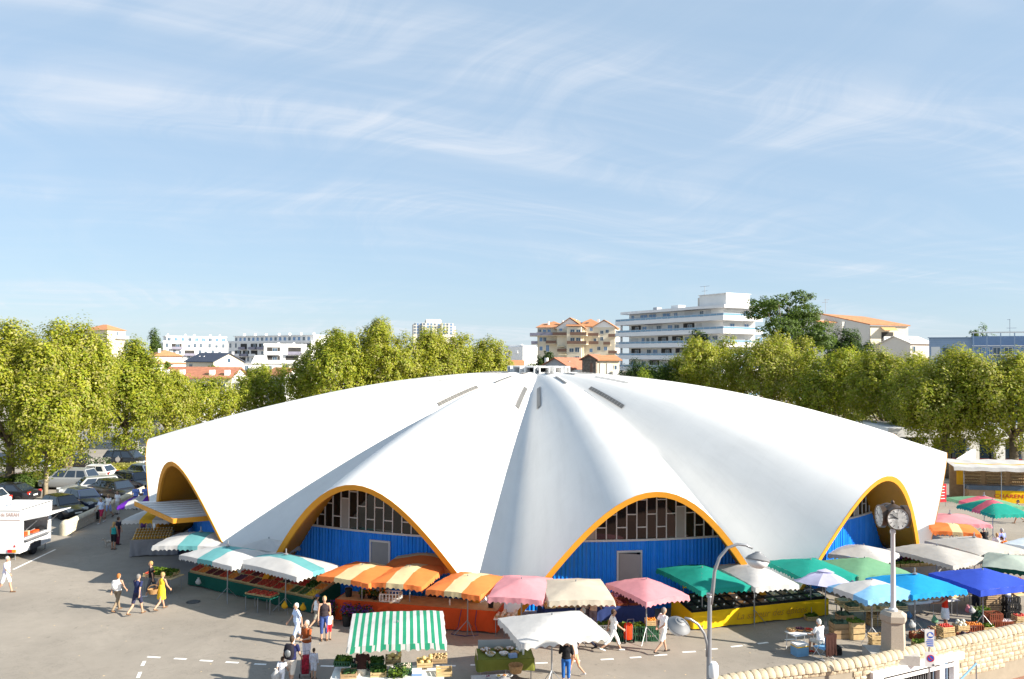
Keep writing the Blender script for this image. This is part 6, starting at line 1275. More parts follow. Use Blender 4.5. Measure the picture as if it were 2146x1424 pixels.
mat('sign_blue', (0.02, 0.10, 0.50), .4, .02); mat('sign_red', (0.55, 0.02, 0.03), .4, .02)
def parking_sign():
    d = 27.6; k = d / 1668.0; p = atd(1948, 1400, d); root = empty('parking_sign', (p.x, p.y, -1.6), R_(-6), 'two stacked parking signs on one post before the stone wall', 'sign'); z = lambda y: CAM_H - (y - 750 - 6.6) * k + 1.6
    mb = MB(); mb.tube((0, .03, -.2), (0, .03, z(1312)), .03, n=8); mb.build('post', 'steel', root)
    mb = MB(); mb.bx(-.155, .155, -.012, .0, z(1351), z(1315)); up = mb.build('upper_plate', 'plastic_white', root)
    R = lambda zz: Matrix.Translation((0.03, -.014, zz)) @ Matrix.Rotation(R_(90), 4, 'X')
    mb = MB(); mb.lathe([(.105, 0), (.105, .004), (0, .004)], n=24, M=R(z(1326))); mb.build('blue_disc', 'sign_blue', up)
    mb = MB(); mb.add([(-.05, -.020, z(1329)), (.10, -.020, z(1329)), (.115, -.020, z(1325.5)), (.06, -.020, z(1324.5)), (.04, -.020, z(1321.5)), (-.02, -.020, z(1321.5)), (-.045, -.020, z(1325))], [tuple(range(7))]); mb.build('white_symbol', 'plastic_white', up)
    for y0, y1, m in ((1337, 1335, 'sign_blue'), (1341, 1339, 'sign_blue'), (1345, 1343, 'sign_blue'), (1349, 1347, 'sign_blue')): mb = MB(); mb.bx(-.11 + .02 * (y0 % 3), .12, -.018, -.013, z(y0), z(y1)); mb.build('text_line', m, up)
    mb = MB(); mb.bx(-.155, .175, -.012, .0, z(1392), z(1361)); lo = mb.build('lower_plate', 'plastic_white', root)
    c = z(1374); mb = MB(); mb.lathe([(.125, 0), (.125, .003), (0, .003)], n=28, M=R(c)); mb.build('red_ring', 'sign_red', lo); mb = MB(); mb.lathe([(.098, .003), (.098, .006), (0, .006)], n=28, M=R(c)); mb.build('blue_disc', 'sign_blue', lo)
    mb = MB(); mb.box((0, 0, .008), (.20, .03, .003), M=R(c) @ Matrix.Rotation(R_(-45), 4, 'Z')); mb.build('red_bar', 'sign_red', lo); mb = MB(); mb.bx(.09, .15, -.018, -.013, z(1389), z(1386)); mb.build('arrow_mark', 'dark_metal', lo)
parking_sign()

def low_wall():
    a, b = at(140, 1120), at(318, 1034); a.z = b.z = 0; d = b - a; L_ = d.length; ang = math.atan2(d.y, d.x); root = empty('low_stone_wall', a, ang, 'low pale stone wall with round-topped coping between the hall and the cars', 'wall')
    mb = MB(); mb.bx(0.2, L_, -.14, .14, 0, .66); mb.build('wall_core', 'mortar', root)
    x = .3; n = 0; me = None; mb = MB(); k = 9; vs = []
    for xx in (-.48, -.46, .46, .48):
        for i in range(k): t = math.pi * i / (k - 1); s = .93 if abs(xx) > .47 else 1; vs.append((xx, math.cos(t) * .24 * s, math.sin(t) * .22 * s))
    mb.add(vs, [(q * k + i, q * k + i + 1, (q + 1) * k + i + 1, (q + 1) * k + i) for q in range(3) for i in range(k - 1)] + [tuple(range(k)), tuple(3 * k + i for i in range(k - 1, -1, -1)), (0, 3 * k, 3 * k + k - 1, k - 1)]); cop = mb.mesh('coping_stone', 'stone_pale', True); cop.set_sharp_from_angle(angle=R_(35))
    mb = MB(); mb.bx(-.30, .30, -.17, .17, 0, .20); blk = mb.mesh('stone_block', 'stone_pale')
    while x < L_ - .3: inst('coping_stone', cop, root, (x + .3, 0, .66)); x += .98
    for r in range(3):
        x = .3 + (r % 2) * .3
        while x < L_ - .3: inst('stone_block', blk, root, (x, 0, .02 + r * .215)); x += .615
    mb = MB(); mb.lathe([(.36, 0), (.36, .62), (.34, .74), (.25, .86), (.12, .92), (0, .94)], (-.1, 0, 0), 16); mb.build('end_pier', 'stone_pale', root, smooth=True, angle=40)
low_wall()

# hedges and shrubs round the car park
def hedge(x0, y0, x1, y1, w, h, label, mats, n=2600, name='hedge', sz=.16, cat='hedge'):
    a, b = at(x0, y0), at(x1, y1); d = b - a; L_ = d.length; ang = math.atan2(d.y, d.x); root = empty(name, a, ang, label, cat); rng = np.random.default_rng(int(x0 * 7 + y0))
    f = rng.integers(0, 3, n); P = np.stack([rng.uniform(0, L_, n), rng.uniform(-w / 2, w / 2, n), rng.uniform(0.05, h, n)], 1); P[f == 0, 1] = -w / 2 + rng.normal(0, .05, (f == 0).sum()); P[f == 1, 2] = h + rng.normal(0, .06, (f == 1).sum()); P[f == 2, 1] = w / 2
    Nn = rng.normal(size=(n, 3)) * .5 + np.where((f == 0)[:, None], np.array([0, -1, .2]), np.where((f == 1)[:, None], np.array([0, 0, 1.]), np.array([0, 1., .2])))
    inst('foliage', leaf_mesh('foliage', P, Nn, rng.uniform(.7, 1.4, n) * sz, mats, [3, 2][:len(mats)], rng), root); q = MB(); q.bx(.05, L_ - .05, -w / 2 + .1, w / 2 - .1, 0, h - .1); q.build('twigs', 'leaf_dark_a', root)
hedge(215, 1001, 290, 999, 2.6, 1.1, 'clipped bright yellow-green hedge on the traffic island', ('leaf_plane_c', 'leaf_plane_a'))
hedge(22, 1030, 150, 1012, 1.2, 1.25, 'long dark green hedge left of the thick tree trunk', ('leaf_green_b', 'leaf_dark_b'), 4200)
hedge(-40, 1028, 22, 1031, 1.2, 1.0, 'lighter hedge end at the left edge', ('leaf_plane_b', 'leaf_green_a'), 2000)
hedge(186, 1000, 226, 999, 2.0, 1.6, 'loose shrub with mauve blossom beside the clipped hedge', ('petal_white', 'herb'), 1500, 'lavender_shrub', .14, 'shrub')
hedge(252, 962, 330, 955, 2.4, 1.0, 'far planted strip beyond the street by the hall', ('leaf_green_a', 'petal_white'), 1500)
patch('traffic_island', [at(180, 1007), at(300, 1004), at(312, 990), at(190, 992)], 'concrete', 0.09)
def post_sign(x, y, hpx, label, shape, name='road_sign'):
    g = at(x, y); k = g.y / 1668.0; root = empty(name, g, 0, label, 'sign'); h = hpx * k; mb = MB(); mb.tube((0, 0, 0), (0, 0, h), .04, n=6); mb.build('post', 'steel', root)
    mb = MB(); R = Matrix.Translation((0, -.05, h - .35)) @ Matrix.Rotation(R_(90), 4, 'X')
    if shape == 'square': mb.bx(-.3, .3, -.07, -.045, h - .75, h - .05)
    else: mb.lathe([(.24, 0), (.24, .02), (0, .02)], n=20, M=R)
    mb.build('plate', 'panel_grey' if shape == 'round' else 'plastic_white', root)
post_sign(284, 972, 48, 'square white road sign beyond the black people carrier', 'square'); post_sign(247, 982, 26, 'round white road sign left of the black people carrier', 'round'); post_sign(292, 990, 24, 'small white post right of the clipped hedge', 'square')
g = at(308, 965); root = empty('far_lamp_post', g, 0, 'thin grey lamp post behind the hall left edge', 'street lamp'); mb = MB(); mb.tube((0, 0, 0), (0, 0, 7.2), .07, .05, n=8); mb.build('post', 'steel', root); mb = MB(); mb.bx(-.1, 1.0, -.12, .12, 7.15, 7.3); mb.build('lantern', 'grey_metal', root)
def railing():
    a, b = at(268, 930), at(330, 922); d = b - a; root = empty('street_railing', a, math.atan2(d.y, d.x), 'pale crossed railing along the far pavement', 'railing'); L_ = d.length; n = 6
    for i in range(n):
        x = L_ * i / n; w = L_ / n
        for p, q in (((x, 0, 0), (x + w, 0, 1)), ((x, 0, 1), (x + w, 0, 0)), ((x, .02, 0), (x, .02, 1.05)), ((x, 0, 1.05), (x + w, 0, 1.05))): mb = MB(); mb.tube(p, q, .035, n=5); mb.build('rail', 'white_metal', root)
railing()

# food trailer
def trailer():
    c = at(54, 1186); root = empty('food_trailer', (-26.95, 44.0, 0), 0, 'white couscous food trailer with its serving hatch raised', 'trailer'); x0, x1, y0, y1, z0, z1 = -2.15, 0, 0, 2.95, .38, 2.72
    mb = MB(); t = .05
    mb.bx(x0, x1, y0, y0 + t, z0, z1); mb.bx(x0, x1, y1 - t, y1, z0, z1); mb.bx(x0, x0 + t, y0 + t, y1 - t, z0, z1)
    mb.bx(x1 - t, x1, y0 + t, y1 - t, z0, 1.12); mb.bx(x1 - t, x1, y0 + t, y1 - t, 2.12, z1); mb.bx(x1 - t, x1, y0 + t, y0 + .32, 1.12, 2.12); mb.bx(x1 - t, x1, y1 - .3, y1 - t, 1.12, 2.12); mb.bx(x0 + t, x1 - t, y0 + t, y1 - t, z0, z0 + .06)
    mb.build('body', 'white_metal', root)
    mb = MB(); mb.bx(x0 - .03, x1 + .03, y0 - .03, y1 + .03, z1, z1 + .06); rf = mb.build('roof', 'white_metal', root); mb = MB(); mb.bx(-1.35, -.65, 1.0, 1.7, z1 + .06, z1 + .13); mb.bx(-1.30, -.70, 1.05, 1.65, z1 + .19, z1 + .24); mb.bx(-1.25, -.75, 1.1, 1.6, z1 + .13, z1 + .19); mb.build('roof_vent', 'white_metal', rf)
    mb = MB(); mb.bx(x1 - .02, x1 + .03, y0 + .02, y1, 2.25, z1 + .05); fa = mb.build('fascia', 'white_metal', root)
    text_mesh('side_lettering', 'COUSCOUS . TAJINES', .34, mat('ink_brown', (.42, .28, .24), .7), root, Matrix.Translation((x1 + .034, y0 + 1.48, 2.40)) @ Matrix.Rotation(R_(90), 4, 'Z') @ Matrix.Rotation(R_(90), 4, 'X'), width=2.6, kind='stuff')
    text_mesh('rear_lettering', 'Douceurs de SARAH', .28, 'ink_brown', root, Matrix.Translation((-1.08, y0 - .006, 2.40)) @ Matrix.Rotation(R_(90), 4, 'X'), width=2.0, kind='stuff')
    mb = MB(); mb.bx(x0 + .02, x1 - .02, -.012, -.001, 2.18, 2.21); mb.build('rear_trim', 'ink_brown', root)
    hm = MB(); hm.add([(x1 + .02, y0 + .25, 2.17), (x1 + .02, y1 - .2, 2.17), (x1 + 1.25, y1 - .2, 2.42), (x1 + 1.25, y0 + .25, 2.42), (x1 + .02, y0 + .25, 2.12), (x1 + .02, y1 - .2, 2.12), (x1 + 1.25, y1 - .2, 2.37), (x1 + 1.25, y0 + .25, 2.37)], [(3, 2, 1, 0), (4, 5, 6, 7), (0, 1, 5, 4), (1, 2, 6, 5), (2, 3, 7, 6), (3, 0, 4, 7)]); hm.build('hatch_flap', 'white_metal', root)
    for y in (y0 + .4, y1 - .4): mb = MB(); mb.tube((x1, y, 1.5), (x1 + .9, y, 2.3), .015, n=5); mb.build('hatch_strut', 'steel', root)
    mb = MB(); mb.bx(x1, x1 + .32, y0 + .3, y1 - .35, 1.02, 1.05); mb.build('counter_shelf', 'steel', root); mb = MB(); mb.bx(x1 - .75, x1 - .12, y0 + .3, y1 - .3, .6, 1.14); ct = mb.build('inner_counter', 'steel', root)
    for i, (y, m, w, h) in enumerate(((.8, 'skirt_orange', .3, .18), (1.6, 'skirt_orange', .7, .10), (1.15, 'cloth_pale_yellow', .15, .22), (2.2, 'plastic_black', .5, .2))): mb = MB(); mb.bx(x1 - .5, x1 - .25, y, y + w, 1.14, 1.14 + h); mb.build('counter_box', m, ct)
    mb = MB(); mb.bx(x0 + .06, x0 + .08, y0 + .06, y1 - .06, .5, 2.6); mb.build('inner_panel', 'panel_grey', root)
    for y in (1.05,):
        for x in (x0 + .1, x1 - .12):
            R = Matrix.Translation((x, y + .35, .31)) @ Matrix.Rotation(R_(90), 4, 'Y'); mb = MB(); mb.lathe([(.18, -.09), (.29, -.09), (.31, -.05), (.31, .05), (.29, .09), (.18, .09)], n=20, M=R); wl = mb.build('wheel', 'plastic_black', root, smooth=True, angle=40); mb = MB(); mb.lathe([(.19, .07), (.1, .085), (0, .085)], n=16, M=R); mb.build('rim', 'steel', wl)
    mb = MB(); mb.bx(x1 + .001, x1 + .05, .92, 1.88, .36, .72); mb.build('wheel_arch', 'dark_metal', root)
    mb = MB(); mb.bx(x0, x1, -.05, 0.0, .38, .62); mb.build('rear_bumper', 'white_metal', root)
    for x in (x0 + .1, x1 - .62): mb = MB(); mb.bx(x, x + .24, -.09, -.05, .44, .60); tl = mb.build('tail_light', 'sign_red', root); q = MB(); q.bx(x + .245, x + .45, -.088, -.05, .44, .60); q.build('indicator', mat('amber', (.75, .25, .02), .3), tl)
    mb = MB(); mb.bx(-1.55, -1.03, -.062, -.05, .47, .59); np_ = mb.build('number_plate', 'panel_grey', root); mb = MB(); mb.bx(-1.56, -1.50, -.066, -.062, .47, .59); mb.build('plate_band', 'sign_blue', np_)
    mb = MB(); mb.add([(-.36, -.012, .72), (-.22, -.012, .72), (-.29, -.012, .86)], [(0, 1, 2)]); mb.build('reflector', 'sign_red', root)
    for x, y in ((x1 - .3, .1), (x1 - .15, y1 - .3)): mb = MB(); mb.tube((x, y, 0.0), (x, y, .4), .03, n=6); mb.build('support_leg', 'steel', root)
trailer()

# bread stall at the far right
def bread_stall():
    a = at(2006, 1052); b = at(2230, 1058); M, L_ = frame(a, b); root = bpy.data.objects.new('bread_stall', None); COL.objects.link(root); root.matrix_world = M; tag(root, 'long bread stall with a white awning and yellow counter banner at the right edge', 'stall')
    mb = MB(); mb.bx(2.9, L_, 0, .7, 0, 1.0); mb.build('counter_banner', 'skirt_yellow', root); mb = MB(); mb.bx(0.9, 2.9, 0.02, .7, 0, 1.0); mb.build('counter', 'wood_table', root); mb = MB(); mb.bx(.85, L_, -.06, .74, 1.0, 1.35); mb.build('counter_glass', 'window_glass', root)
    text_mesh('banner_lettering', 'CHARENTAISE', .42, 'sign_red', root, Matrix.Translation((4.6, -.012, .42)) @ Matrix.Rotation(R_(90), 4, 'X'), width=3.6, kind='stuff')
    mb = MB(); mb.bx(.2, L_, 1.9, 2.0, 0, 2.9); mb.build('back_wall', 'wood_table', root)
    for j in range(6):
        for i in range(3): x = 1.1 + i * 1.9; mb = MB(); mb.bx(x, x + 1.5, 1.7, 1.9, 1.1 + j * .27, 1.13 + j * .27); sh = mb.build('bread_shelf', 'wood_pale', root); q = MB(); [q.ball((x + .12 + k * .16, 1.75, 1.18 + j * .27), (.07, .12, .05), 6, 4) for k in range(9)]; q.build('bread', 'potato', sh, smooth=True, kind='stuff')
    mb = MB(); mb.bx(.5, 1.0, 1.3, 1.34, 1.2, 2.5); mb.build('yellow_curtain', 'cloth_yellow', root)
    mb = MB(); n = 24; mb.grid(lambda i, j: (-.6 + (L_ + .6) * i / n, (-.9, -.85, .4, 2.2)[j], (2.62, 2.92, 3.12, 3.2)[j] + .03 * math.sin(i * 1.3)), n + 1, 4); mb.build('awning', W_, root, smooth=True, angle=30)
    mb = MB(); mb.grid(lambda i, j: (-.55 + (L_ + .5) * i / n, -.06 + .2 * j, 3.045 + .04 * j + .03 * math.sin(i * 1.3)), n + 1, 2); mb.build('yellow_stripe', 'cloth_yellow', root)
    mb = MB(); mb.add([(.7, 1.9, 3.2), (2.2, 1.9, 3.2), (2.6, 2.6, 3.95), (2.3, 2.6, 4.0)], [(0, 1, 2, 3)]); mb.build('roof_flap', 'white_metal', root)
    for x in (.2, 3.0, 6.0): mb = MB(); mb.tube((x, -.75, 0), (x, -.75, 2.9), .03, n=6); mb.build('post', 'steel', root)
bread_stall()
a = at(1975, 1062); bd = empty('red_menu_board', a, R_(15), 'red menu board with pale writing beside the hall right edge', 'sign'); mb = MB(); mb.bx(-.35, .35, -.03, .03, .35, 1.75); q = mb.build('board', 'sign_red', bd)
for i in range(5): mb = MB(); mb.bx(-.25, .2 - .05 * (i % 2), -.04, -.032, .6 + i * .23, .66 + i * .23); mb.build('text_line', 'plastic_white', q)
for x in (-.3, .3): mb = MB(); mb.tube((x, 0, 0), (x, 0, .4), .02, n=5); mb.build('leg', 'steel', bd)

# ---------------------------------------------------------------- cars
mat('tyre', (0.015, 0.015, 0.016), .85, .1); mat('alloy', (0.5, 0.51, 0.53), .3, .05, metal=.6); mat('headlight', (0.55, 0.58, 0.60), .1, .02, spec=.8); mat('tail_red', (0.5, 0.03, 0.02), .2, .02); mat('car_glass', (0.018, 0.028, 0.045), .04, .0, spec=.6, ior=1.7)
def paint(name, c): return mat(name, c, .28, .02, 2.0, spec=.5, coat=.7, metal=.0)
paint('paint_black', (.012, .012, .016)); paint('paint_silver', (.30, .31, .32)); paint('paint_white', (.70, .70, .70)); paint('paint_navy', (.02, .03, .07)); paint('paint_grey', (.14, .16, .19)); paint('paint_bluegrey', (.10, .14, .22))
CARM = {}
def car_meshes(kind, pm):
    key = (kind, pm)
    if key in CARM: return CARM[key]
    L_, W, belt, roof, wf, rf0, rf1, rb = {'sedan': (4.5, 1.76, .92, 1.42, .95, .35, -.95, -1.75), 'hatch': (3.9, 1.68, .92, 1.45, .85, .25, -1.25, -1.72), 'estate': (4.6, 1.75, .92, 1.46, .95, .35, -1.85, -2.18), 'mpv': (4.6, 1.86, 1.0, 1.70, 1.35, .55, -1.75, -2.2)}[kind]
    h = L_ / 2; w = W / 2; bonnet = belt - (.10 if kind != 'mpv' else .06)
    st = [(-h, .48, .80, .80), (-h + .08, .30, .86, .90), (-h + .5, .22, belt - .02 if kind == 'sedan' else belt, .985), (rb, .22, belt, .99), (-.6, .22, belt, 1.0), (.4, .22, belt, 1.0), (wf, .22, belt - .02, 1.0), (h - .75, .22, bonnet, .98), (h - .25, .24, bonnet - .12, .93), (h - .06, .30, .66, .84), (h, .42, .58, .74)]
    mb = MB(); rows = []
    for (x, zb, zt, k) in st:
        ww = w * k; rows.append([(x, -ww * .93, zb), (x, -ww, zb + .12), (x, -ww, zb + (zt - zb) * .6), (x, -ww * .96, zt - .05), (x, -ww * .86, zt), (x, 0, zt + .025), (x, ww * .86, zt), (x, ww * .96, zt - .05), (x, ww, zb + (zt - zb) * .6), (x, ww, zb + .12), (x, ww * .93, zb)])
    mb.grid(lambda i, j: rows[j][i], 11, len(rows), True); mb.add(rows[0], [tuple(range(11))]); mb.add(rows[-1], [tuple(range(10, -1, -1))])
    body = mb.mesh('body', pm, True); body.set_sharp_from_angle(angle=R_(38))
    # cabin
    b0, b1 = w * .90, w * .70; zb = belt - .03; zr = roof
    def S(t, f):   # point on side: t along bottom..., f height 0..1
        xb = rb + (wf - rb) * t; xt = rf1 + (rf0 - rf1) * t; return xb + (xt - xb) * f, b0 + (b1 - b0) * f, zb + (zr - zb) * f
    mb = MB(); n = 8; nf = 5
    for sg in (-1, 1): mb.grid(lambda i, j: (lambda q: (q[0], sg * q[1], q[2]))(S(i / n, j / nf)), n + 1, nf + 1)
    mb.grid(lambda i, j: (rf1 + (rf0 - rf1) * i / 6, -b1 + 2 * b1 * j / 6, zr + .05 * (1 - ((j - 3) / 3) ** 2) * (1 - .3 * ((i - 3) / 3) ** 2)), 7, 7)
    for t in (0, 1): mb.grid(lambda i, j: (lambda q: (q[0], q[1] * (i - 3) / 3, q[2]))(S(t, j / nf)), 7, nf + 1)
    cab = mb.mesh('cabin', pm, True); cab.set_sharp_from_angle(angle=R_(38))
    def glass(pts, off):
        g = MB(); g.add([Vector(p) + Vector(off) for p in pts], [(0, 1, 2, 3)]); return g.mesh('window', 'car_glass')
    gl = []
    cuts = [(.06, .30), (.34, .60), (.64, .93)] if kind in ('estate', 'mpv') else ([(.10, .50), (.54, .92)] if kind == 'sedan' else [(.12, .42), (.46, .93)])
    for sg in (-1, 1):
        for (t0, t1) in cuts: gl.append(('side_window', glass([(lambda q: (q[0], sg * q[1], q[2]))(S(t, f)) for t, f in ((t0, .14), (t1, .14), (t1, .86), (t0, .86))], (0, sg * .012, .003))))
    for t, nm, dx in ((1, 'windscreen', .012), (0, 'rear_window', -.012)):
        q0 = S(t, .10); q1 = S(t, .90); gl.append((nm, glass([(q0[0], -q0[1] * .9, q0[2]), (q0[0], q0[1] * .9, q0[2]), (q1[0], q1[1] * .88, q1[2]), (q1[0], -q1[1] * .88, q1[2])], (dx, 0, .008))))
    mb = MB(); R = Matrix.Rotation(R_(90), 4, 'X'); mb.lathe([(.18, -.10), (.29, -.10), (.315, -.06), (.315, .06), (.29, .10), (.18, .10)], n=20, M=R); wh = mb.mesh('tyre', 'tyre', True)
    mb = MB(); mb.lathe([(.20, .085), (.17, .07), (.05, .095), (0, .095)], n=14, M=R); mb.lathe([(.20, -.085), (.17, -.07), (.05, -.095), (0, -.095)], n=14, M=R); rim = mb.mesh('rim', 'alloy', True)
    mb = MB(); mb.box((0, 0, 0), (.28, .34, .15)); hl = mb.mesh('headlight', 'headlight'); mb = MB(); mb.box((0, 0, 0), (.14, .26, .20)); tl = mb.mesh('tail_light', 'tail_red'); mb = MB(); mb.ball((0, 0, 0), (.07, .12, .08), 8, 6); mr = mb.mesh('mirror', pm, True); mb = MB(); mb.box((0, 0, 0), (.02, .5, .11)); npl = mb.mesh('number_plate', 'plastic_white')
    mb = MB(); mb.box((0, 0, 0), (.03, .75, .12)); gr = mb.mesh('grille', 'dark_metal')
    CARM[key] = (body, cab, gl, wh, rim, hl, tl, mr, npl, gr, L_, W, wf, belt, bonnet); return CARM[key]
def car(x, y, head, kind, pm, label):
    body, cab, gl, wh, rim, hl, tl, mr, npl, gr, L_, W, wf, belt, bonnet = car_meshes(kind, pm); p = at(x, y); root = empty('parked_car', p, R_(head), label, 'car', 'cars in the car park'); h = L_ / 2; w = W / 2
    inst('body', body, root); inst('cabin', cab, root)
    for nm, me in gl: inst(nm, me, root)
    for xx in (h - .82, -h + .82):
        for s in (-1, 1): o = inst('tyre', wh, root, (xx, s * (w - .10), .315)); inst('rim', rim, o)
    for s in (-1, 1): inst('headlight', hl, root, (h - .16, s * (w * .62), .66)); inst('tail_light', tl, root, (-h + .09, s * (w * .74), .80)); inst('mirror', mr, root, (wf - .15, s * (w + .06), belt + .04))
    inst('number_plate', npl, root, (-h - .005, 0, .6)); inst('number_plate', npl, root, (h + .005, 0, .46)); inst('grille', gr, root, (h - .02, 0, .57))
car(14, 1052, 178, 'sedan', 'paint_black', 'black saloon car with a red tail light glowing, behind the food trailer')
car(-42, 1066, 176, 'hatch', 'paint_white', 'white car cut off by the left edge behind the food trailer')
car(132, 1082, -32, 'hatch', 'paint_black', 'black hatchback just behind the food trailer and low wall')
car(176, 1066, -34, 'hatch', 'paint_navy', 'dark blue-windowed hatchback second along the low wall')
car(248, 1046, -32, 'estate', 'paint_black', 'black estate car beside the people at the low wall')
car(188, 1038, 218, 'estate', 'paint_silver', 'silver estate car facing the camera right of the thick trunk')
car(145, 1024, 176, 'mpv', 'paint_silver', 'silver people carrier seen from the side behind the thick trunk')
car(196, 1008, 174, 'hatch', 'paint_white', 'white car partly hidden behind the silver people carrier')
car(284, 1026, -30, 'estate', 'paint_navy', 'navy estate car against the left edge of the hall')
car(306, 1008, -28, 'hatch', 'paint_bluegrey', 'blue-grey car furthest right beside the hall')
car(266, 979, -8, 'mpv', 'paint_black', 'black people carrier driving on the street beyond the hedge')
car(170, 982, 4, 'hatch', 'paint_black', 'dark car half hidden by the thick tree trunk on the street')

# manhole covers and drains
def manhole(x, y, label, r=.34):
    g = at(x, y); g.z = .003; root = empty('manhole_cover', g, .3, label, 'manhole cover'); mb = MB(); mb.lathe([(r + .06, 0), (r + .05, .006), (r, .006)], n=24); mb.lathe([(r, .004), (0, .004)], n=24); mb.build('cover', 'dark_metal', root)
    for i in range(5): q = MB(); q.bx(-.22, .22, -.2 + i * .1 - .012, -.2 + i * .1 + .012, .004, .010); q.build('rib', 'grey_metal', root)
manhole(405, 1262, 'dark manhole cover in the shade left of the fruit stall', .26)
def scrap(x, y, s, rz, m):
    g = at(x, y); g.z = .006; mb = MB(); mb.add([(-s, -s * .6, 0), (s, -s * .5, .01), (s * .8, s * .6, .002), (-s * .7, s * .5, .012)], [(0, 1, 2, 3)]); return mb, g
lt = MB(); rg = random.Random(77)
for i in range(90):
    x = rg.uniform(20, 1700); y = rg.uniform(1215, 1420); g = at(x, y); s = rg.uniform(.015, .05); a = rg.uniform(0, 6); c, sn = math.cos(a) * s, math.sin(a) * s; lt.add([(g.x + c, g.y + sn, .006), (g.x - sn, g.y + c, .012), (g.x - c * .8, g.y - sn * .8, .006), (g.x + sn, g.y - c, .010)], [(0, 1, 2, 3)])
tag(lt.build('litter', 'wood_pale'), 'scraps of paper and leaves scattered over the asphalt', 'litter', kind='stuff')

# ---------------------------------------------------------------- people
SKIN = {'fair': (0.52, 0.30, 0.20), 'tan': (0.40, 0.21, 0.13), 'dark': (0.22, 0.11, 0.07)}
for k, c in SKIN.items(): mat('skin_' + k, c, .55, .06, 8.0, spec=.3)
for k, c in {'grey': (.38, .37, .36), 'white': (.62, .61, .59), 'brown': (.06, .035, .02), 'blond': (.42, .26, .10), 'black': (.014, .012, .012), 'red': (.36, .13, .03), 'salt': (.18, .17, .16)}.items(): mat('hair_' + k, c, .65, .2, 30.0)
def wear(h): return mat('wear_' + h, lin(h)[:3], .85, .16, 9.0, .6, 9.0, spec=.15).name
mat('shoe_dark', (.03, .022, .018), .6, .1); mat('shoe_white', (.66, .65, .64), .6, .05); mat('sandal', (.16, .09, .05), .7, .1); mat('eye_dark', (.01, .01, .01), .3, 0); mat('lip', (.30, .10, .08), .5, 0)
QUEUE = []
def cap(mb, a, b, ra, rb, seg=9):
    mb.ball(a, ra, seg, 6); mb.ball(b, rb, seg, 6); mb.tube(a, b, ra * .985, rb * .985, seg)
